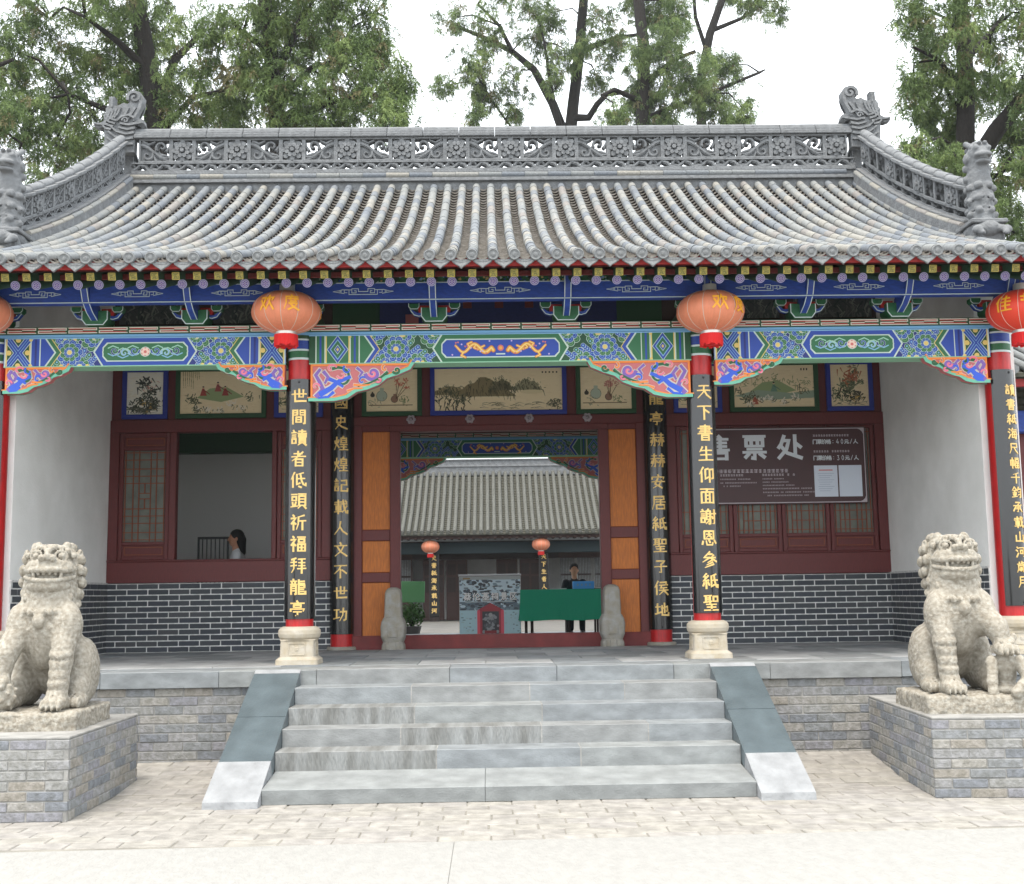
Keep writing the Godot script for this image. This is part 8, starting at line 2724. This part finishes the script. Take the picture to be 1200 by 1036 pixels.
func person(at_: Vector3, turn: float, label: String, shirt: Material, long_hair: bool, scale_: float) -> void:
	var p := thing("person", label, "person", at_, turn)
	var body := MB.new()
	var top := MB.new()
	var legs := MB.new()
	var s := Solid.new(Vector3(-0.36, 0.0, -0.28), Vector3(0.36, 1.16, 0.62), 0.018)
	var t := Solid.new(Vector3(-0.36, 0.40, -0.28), Vector3(0.36, 1.16, 0.40), 0.015)
	var l := Solid.new(Vector3(-0.30, 0.02, -0.28), Vector3(0.30, 0.70, 0.62), 0.017)
	for e in [[s, 0.0], [t, 0.014]]:
		var g: Solid = e[0]
		var m: float = e[1]
		g.limb(Vector3(0, 0.54, -0.02), 0.135 + m, Vector3(0, 0.84, -0.02), 0.125 + m, 0.05)
		g.ball(Vector3(0, 0.90, -0.02), Vector3(0.175 + m, 0.15 + m, 0.11 + m), 0.05)
		for k in [-1.0, 1.0]:
			g.limb(Vector3(0.165 * k, 1.0, -0.01), 0.058 + m, Vector3(0.225 * k, 0.76, 0.04), 0.046 + m, 0.03)
			g.limb(Vector3(0.225 * k, 0.76, 0.04), 0.044 + m, Vector3(0.15 * k, 0.735, 0.27), 0.031 + (m if e[1] > 0 else 0.0), 0.02)
		if e[1] == 0.0:
			g.limb(Vector3(0, 1.0, -0.01), 0.058, Vector3(0, 1.14, 0.01), 0.052, 0.03)
		else:
			g.limb(Vector3(0, 1.0, -0.015), 0.075, Vector3(0, 1.06, -0.01), 0.064, 0.02)
	for e in [[s, 0.0], [l, 0.014]]:
		var g: Solid = e[0]
		var m: float = e[1]
		g.ball(Vector3(0, 0.53, -0.03), Vector3(0.17 + m, 0.11 + m, 0.14 + m), 0.04)
		for k in [-1.0, 1.0]:
			g.limb(Vector3(0.09 * k, 0.52, 0.0), 0.085 + m, Vector3(0.11 * k, 0.51, 0.40), 0.062 + m, 0.03)
			g.limb(Vector3(0.11 * k, 0.50, 0.40), 0.058 + m, Vector3(0.11 * k, 0.12, 0.38), 0.042 + m, 0.02)
	s.into(body)
	t.into(top)
	l.into(legs)
	# head with brow, eyes, nose, mouth and ears
	var h := Solid.new(Vector3(-0.13, 1.04, -0.14), Vector3(0.13, 1.40, 0.17), 0.0065)
	h.ball(Vector3(0, 1.265, 0.0), Vector3(0.078, 0.098, 0.098), 0.02)
	h.ball(Vector3(0, 1.205, 0.03), Vector3(0.062, 0.075, 0.068), 0.03)
	h.ball(Vector3(0, 1.158, 0.058), Vector3(0.030, 0.022, 0.026), 0.02)
	h.limb(Vector3(0, 1.04, -0.005), 0.052, Vector3(0, 1.16, 0.0), 0.05, 0.03)
	h.chain([Vector3(0, 1.262, 0.092), Vector3(0, 1.222, 0.112)], [0.010, 0.015], 0.01)
	for k in [-1.0, 1.0]:
		h.ball(Vector3(0.031 * k, 1.252, 0.094), Vector3(0.019, 0.011, 0.014), 0.006, true)
		h.ball(Vector3(0.031 * k, 1.251, 0.083), Vector3.ONE * 0.0125, 0.004)
		h.limb(Vector3(0.014 * k, 1.274, 0.093), 0.008, Vector3(0.05 * k, 1.272, 0.078), 0.007, 0.008)
		h.ball(Vector3(0.080 * k, 1.238, -0.004), Vector3(0.011, 0.032, 0.019), 0.006)
		h.limb(Vector3(0, 1.188, 0.096), 0.009, Vector3(0.022 * k, 1.189, 0.088), 0.006, 0.006)
	h.limb(Vector3(-0.024, 1.187, 0.102), 0.0025, Vector3(0.024, 1.187, 0.102), 0.0025, 0.003, true)
	h.into(body)
	for k in [-1.0, 1.0]:
		hand_into(body, Vector3(0.15 * k, 0.735, 0.28), Vector3(-0.25 * k, -0.05, 1.0), Vector3.DOWN, k)
	var bn := put("body", body, M.skin, p)
	put("shirt", top, shirt, p)
	put("trousers", legs, M.trousers, p)
	var hr := Solid.new(Vector3(-0.15, 0.95, -0.18), Vector3(0.15, 1.42, 0.15), 0.008)
	hr.ball(Vector3(0, 1.285, -0.012), Vector3(0.09, 0.098, 0.106), 0.02)
	hr.ball(Vector3(0, 1.23, -0.05), Vector3(0.086, 0.10, 0.072), 0.02)
	if long_hair:
		hr.limb(Vector3(0, 1.22, -0.07), 0.075, Vector3(0, 1.04, -0.09), 0.05, 0.03)
	hr.ball(Vector3(0, 1.225, 0.085), Vector3(0.072, 0.085, 0.062), 0.012, true)
	var hb := MB.new()
	hr.into(hb)
	put("hair", hb, M.hair, p)
	for k in [-1.0, 1.0]:
		var sh := Solid.new(Vector3(-0.08, -0.02, -0.12), Vector3(0.08, 0.14, 0.22), 0.012)
		sh.ball(Vector3(0, 0.04, 0.06), Vector3(0.045, 0.04, 0.12), 0.02)
		sh.ball(Vector3(0, 0.06, -0.02), Vector3(0.042, 0.055, 0.055), 0.02)
		var sb := MB.new()
		sh.into(sb)
		put("shoe", sb, M.shoe, p, at(0.11 * k, 0.0, 0.39))
	p.scale = Vector3.ONE * scale_

func stool(at_: Vector3, h: float, label: String) -> void:
	var t := thing("stool", label, "stool", at_)
	put("seat", boxm(Vector3(0.36, 0.035, 0.32), 0.008, Vector3(0, h - 0.0175, 0)), M.brown_wood, t)
	for sx in [-1.0, 1.0]:
		for sz in [-1.0, 1.0]:
			put("leg", boxm(Vector3(0.035, h - 0.035, 0.035), 0.004, Vector3(0.15 * sx, (h - 0.035) * 0.5, 0.13 * sz)), M.brown_wood, t)

func build_gate_things() -> void:
	# cloth covered table
	var tz := -8.75
	var t := thing("table", "small dark folding table under the green cloth behind the gateway", "table", Vector3(1.05, TERRACE, tz))
	put("tabletop", boxm(Vector3(1.32, 0.03, 0.6), 0.004, Vector3(0, 0.757, 0)), M.brown_wood, t)
	for x in [-0.60, -0.50, 0.12, 0.60]:
		for z in [-0.25, 0.25]:
			put("leg", boxm(Vector3(0.035, 0.742, 0.035), 0.004, Vector3(x, 0.371, z)), M.old_wood, t)
	var cloth := MB.new()
	var hw := 0.70
	var hd := 0.34
	var top := 0.782
	var loop := []
	var seg := 90
	for i in seg + 1:
		var s := 4.0 * i / seg
		var e := int(s) % 4
		var f := s - int(s)
		var p := [Vector2(-hw, hd).lerp(Vector2(hw, hd), f), Vector2(hw, hd).lerp(Vector2(hw, -hd), f), Vector2(hw, -hd).lerp(Vector2(-hw, -hd), f), Vector2(-hw, -hd).lerp(Vector2(-hw, hd), f)][e] as Vector2
		loop.append(p)
	for i in seg:
		for k in 6:
			var q := []
			for c in [[i, k], [i + 1, k], [i + 1, k + 1], [i, k + 1]]:
				var p: Vector2 = loop[c[0]]
				var v: float = c[1] / 6.0
				var out := p.normalized() * v * v * (0.022 + 0.020 * sin(c[0] * 0.9) + 0.012 * sin(c[0] * 2.1))
				q.append(Vector3(p.x + out.x, top - 0.515 * v - (0.008 * sin(c[0] * 0.5) if c[1] == 6 else 0.0), p.y + out.y))
			var nn: Vector3 = (q[1] - q[0]).cross(q[3] - q[0]).normalized()
			if nn.dot(Vector3(loop[i].x, 0, loop[i].y)) < 0.0:
				nn = -nn
			cloth.quad(q[0], q[1], q[2], q[3], nn)
		cloth.tri(Vector3(0, top, 0), Vector3(loop[i].x, top, loop[i].y), Vector3(loop[i + 1].x, top, loop[i + 1].y), Vector3.UP, Vector3.UP, Vector3.UP)
	tag(put("tablecloth", cloth, M.cloth_green, self, at(1.05, TERRACE, tz)), "plain green cloth hanging over the table behind the threshold", "tablecloth")
	var bx := thing("blue_box", "bright blue box with pale lettering standing on the green cloth", "box", Vector3(1.43, TERRACE + 0.783, tz + 0.12))
	put("carton", boxm(Vector3(0.36, 0.13, 0.14), 0.006, Vector3(0, 0.065, 0)), M.box_blue, bx)
	var mk := MB.new()
	for i in 4:
		mk.box(Vector3(-0.10 + 0.07 * i, 0.07, 0.0705), Vector3(0.03, 0.035, 0.002))
	put("print", mk, M.sky_blue, bx)
	var pp := thing("paper_stack", "thin stack of white paper lying on the green cloth", "paper", Vector3(1.02, TERRACE + 0.783, tz + 0.1))
	put("sheets", boxm(Vector3(0.24, 0.012, 0.18), 0.002, Vector3(0, 0.006, 0)), M.white, pp)
	put("cover_sheet", boxm(Vector3(0.22, 0.003, 0.17), 0.0, Vector3(0.008, 0.0137, 0.004)), M.sheet, pp)
	person(Vector3(1.33, TERRACE, tz - 0.62), 0.0, "person in dark top sitting behind the green table", M.shirt_navy, false, 0.90)
	stool(Vector3(1.33, TERRACE, tz - 0.66), 0.37, "wooden stool under the person behind the green table")
	# poster on its stand
	var s := thing("poster_stand", "poster on a metal stand, with red pillars and white title, behind the threshold", "poster", Vector3(-0.16, TERRACE, -8.55))
	var cv := Canvas.new(1.03, 0.96, 420, Color(0.42, 0.50, 0.56))
	var r := RandomNumberGenerator.new()
	r.seed = 77
	cv.rect(0, 0, 1.03, 0.42, Color(0.84, 0.92, 0.96))
	for i in 240:
		cv.disc(Vector2(r.randf() * 1.03, r.randf_range(0.04, 0.55) + 0.0), r.randf_range(0.012, 0.05), [Color(0.20, 0.24, 0.28), Color(0.30, 0.35, 0.40), Color(0.52, 0.62, 0.68), Color(0.86, 0.94, 0.98)][i % 4], r.randf_range(0.008, 0.03))
	cv.rect(0, 0, 1.03, 0.05, Color(0.70, 0.73, 0.73))
	cv.rect(0, 0.56, 1.03, 0.40, Color(0.76, 0.90, 0.94))
	for i in 60:
		cv.disc(Vector2(r.randf() * 1.03, r.randf_range(0.6, 0.95)), r.randf_range(0.01, 0.03), Color(0.72, 0.84, 0.86) if i % 2 else Color(0.52, 0.66, 0.70), 0.01)
	cv.poly([Vector2(0.30, 0.56), Vector2(0.52, 0.44), Vector2(0.74, 0.56), Vector2(0.74, 0.96), Vector2(0.30, 0.96)], Color(0.72, 0.18, 0.24))
	cv.rect(0.38, 0.58, 0.28, 0.38, Color(0.22, 0.22, 0.25))
	for i in 50:
		cv.disc(Vector2(0.52 + r.randfn() * 0.05, r.randf_range(0.62, 0.94)), r.randf_range(0.012, 0.035), Color(0.62, 0.63, 0.65) if i % 3 else Color(0.36, 0.37, 0.4))
	cv.disc(Vector2(0.52, 0.64), 0.035, Color(0.70, 0.70, 0.70))
	cv.line([Vector2(0.32, 0.58), Vector2(0.32, 0.95)], 0.05, Color(0.95, 0.34, 0.42))
	cv.line([Vector2(0.72, 0.58), Vector2(0.72, 0.95)], 0.05, Color(0.95, 0.34, 0.42))
	cv.rect(0.42, 0.90, 0.2, 0.05, Color(0.60, 0.14, 0.18))
	for i in 6:
		canvas_glyph(cv, "蔡伦墓祠景区"[i], Vector2(0.136 + 0.155 * i, 0.337), 0.13, Color(0.10, 0.12, 0.15), 17.0)
		canvas_glyph(cv, "蔡伦墓祠景区"[i], Vector2(0.13 + 0.155 * i, 0.33), 0.13, Color(0.99, 0.99, 0.99), 14.0)
	cv.rect(0.09, 0.415, 0.84, 0.012, Color(0.80, 0.83, 0.84))
	cv.rect(0.06, 0.015, 0.12, 0.025, Color(0.62, 0.52, 0.3))
	var q := MB.new()
	q.quad_uv(Vector3(-0.515, 0.05, 0.012), Vector3(0.515, 0.05, 0.012), Vector3(0.515, 1.01, 0.012), Vector3(-0.515, 1.01, 0.012), Vector3.BACK, Vector2(0, 1), Vector2(1, 1), Vector2(1, 0), Vector2(0, 0))
	put("board", boxm(Vector3(1.04, 0.97, 0.02), 0.003, Vector3(0, 0.53, 0)), M.white, s)
	put("print", q, cv.material(0.45), s)
	var bar := MB.new()
	bar.tube([Vector3(-0.53, 1.035, 0), Vector3(0.53, 1.035, 0)], [0.018, 0.018], 10)
	bar.tube([Vector3(-0.51, 1.0, -0.02), Vector3(-0.51, 0.0, -0.14)], [0.012, 0.012], 8)
	bar.tube([Vector3(0.51, 1.0, -0.02), Vector3(0.51, 0.0, -0.14)], [0.012, 0.012], 8)
	bar.tube([Vector3(-0.53, 0.02, 0.06), Vector3(-0.53, 0.03, -0.16)], [0.012, 0.012], 8)
	bar.tube([Vector3(0.53, 0.02, 0.06), Vector3(0.53, 0.03, -0.16)], [0.012, 0.012], 8)
	put("frame", bar, M.metal, s)
	# potted shrub and green notice board in the court
	var n := thing("notice_board", "pale green tilted notice board above the shrub, seen past the left gate stone", "board", Vector3(-1.68, 0.85, -11.6))
	var panel := MB.new()
	panel.box(Vector3(0, 0.92, 0), Vector3(0.46, 0.42, 0.02), 0.004)
	put("panel", panel, M.board_green, n, Transform3D(Basis(Vector3.BACK, -0.02) * Basis(Vector3.RIGHT, -0.25), Vector3(0, 0, 0.2)))
	put("post", boxm(Vector3(0.04, 0.78, 0.04), 0.004, Vector3(0, 0.39, -0.06)), M.dark_metal, n)
	var sh := thing("potted_shrub", "round leafy green shrub in a dark pot under the green board", "plant", Vector3(-1.66, 0.85, -11.2))
	var pot := MB.new()
	pot.loft([[0.0, 0.13, 0.13, 2.0], [0.2, 0.18, 0.18, 2.0], [0.24, 0.19, 0.19, 2.0]], 20)
	put("pot", pot, M.pot, sh)
	var leaves := MB.new()
	var stem := MB.new()
	for i in 8:
		var d := Vector3(r.randfn() * 0.12, 0.42, r.randfn() * 0.12)
		stem.tube([Vector3(0, 0.2, 0), Vector3(0, 0.2, 0) + d], [0.012, 0.005], 5)
	for i in 900:
		var d := Vector3(r.randfn(), r.randfn() * 0.8, r.randfn()).normalized() * pow(r.randf(), 0.35)
		var p := Vector3(0, 0.46, 0) + Vector3(d.x * 0.26, d.y * 0.24, d.z * 0.26)
		var u := Vector3(r.randfn(), r.randfn(), r.randfn()).normalized() * 0.035
		var w := u.cross(Vector3(r.randfn(), r.randfn(), r.randfn())).normalized() * 0.016
		var nn := u.cross(w).normalized()
		leaves.tri(p - u, p + w, p + u, nn, nn, nn)
		leaves.tri(p - u, p + u, p - w, nn, nn, nn)
	put("stems", stem, M.bark, sh)
	put("foliage", leaves, M.bush, sh)
	# ticket room: raised floor, clerk, chair
	put("room_floor", boxm(Vector3(2.98, 0.2, 2.9), 0.0, Vector3(-3.81, TERRACE + 0.1, -6.12)), M.room_plaster, hall)
	person(Vector3(-3.86, TERRACE + 0.33, -5.75), -1.35, "person in white top with dark hair behind the ticket window", M.shirt_white, true, 1.0)
	stool(Vector3(-3.86, TERRACE + 0.2, -5.75), 0.53, "wooden stool under the person in the ticket window")
	var ch := thing("chair", "dark metal chair back showing above the ticket window sill", "chair", Vector3(-4.32, TERRACE + 0.2, -6.1))
	put("seat", boxm(Vector3(0.44, 0.04, 0.42), 0.008, Vector3(0, 0.62, 0)), M.dark_metal, ch)
	for sx in [-1.0, 1.0]:
		put("leg", boxm(Vector3(0.03, 1.40, 0.03), 0.004, Vector3(0.22 * sx, 0.70, -0.2)), M.dark_metal, ch)
		put("leg", boxm(Vector3(0.03, 0.60, 0.03), 0.004, Vector3(0.22 * sx, 0.30, 0.18)), M.dark_metal, ch)
	put("top_rail", boxm(Vector3(0.47, 0.035, 0.035), 0.006, Vector3(0, 1.415, -0.2)), M.dark_metal, ch)
	for i in 6:
		put("slat", boxm(Vector3(0.016, 0.70, 0.016), 0.002, Vector3(-0.16 + 0.064 * i, 1.05, -0.2)), M.dark_metal, ch)
	put("lower_rail", boxm(Vector3(0.40, 0.03, 0.03), 0.004, Vector3(0, 0.69, -0.2)), M.dark_metal, ch)
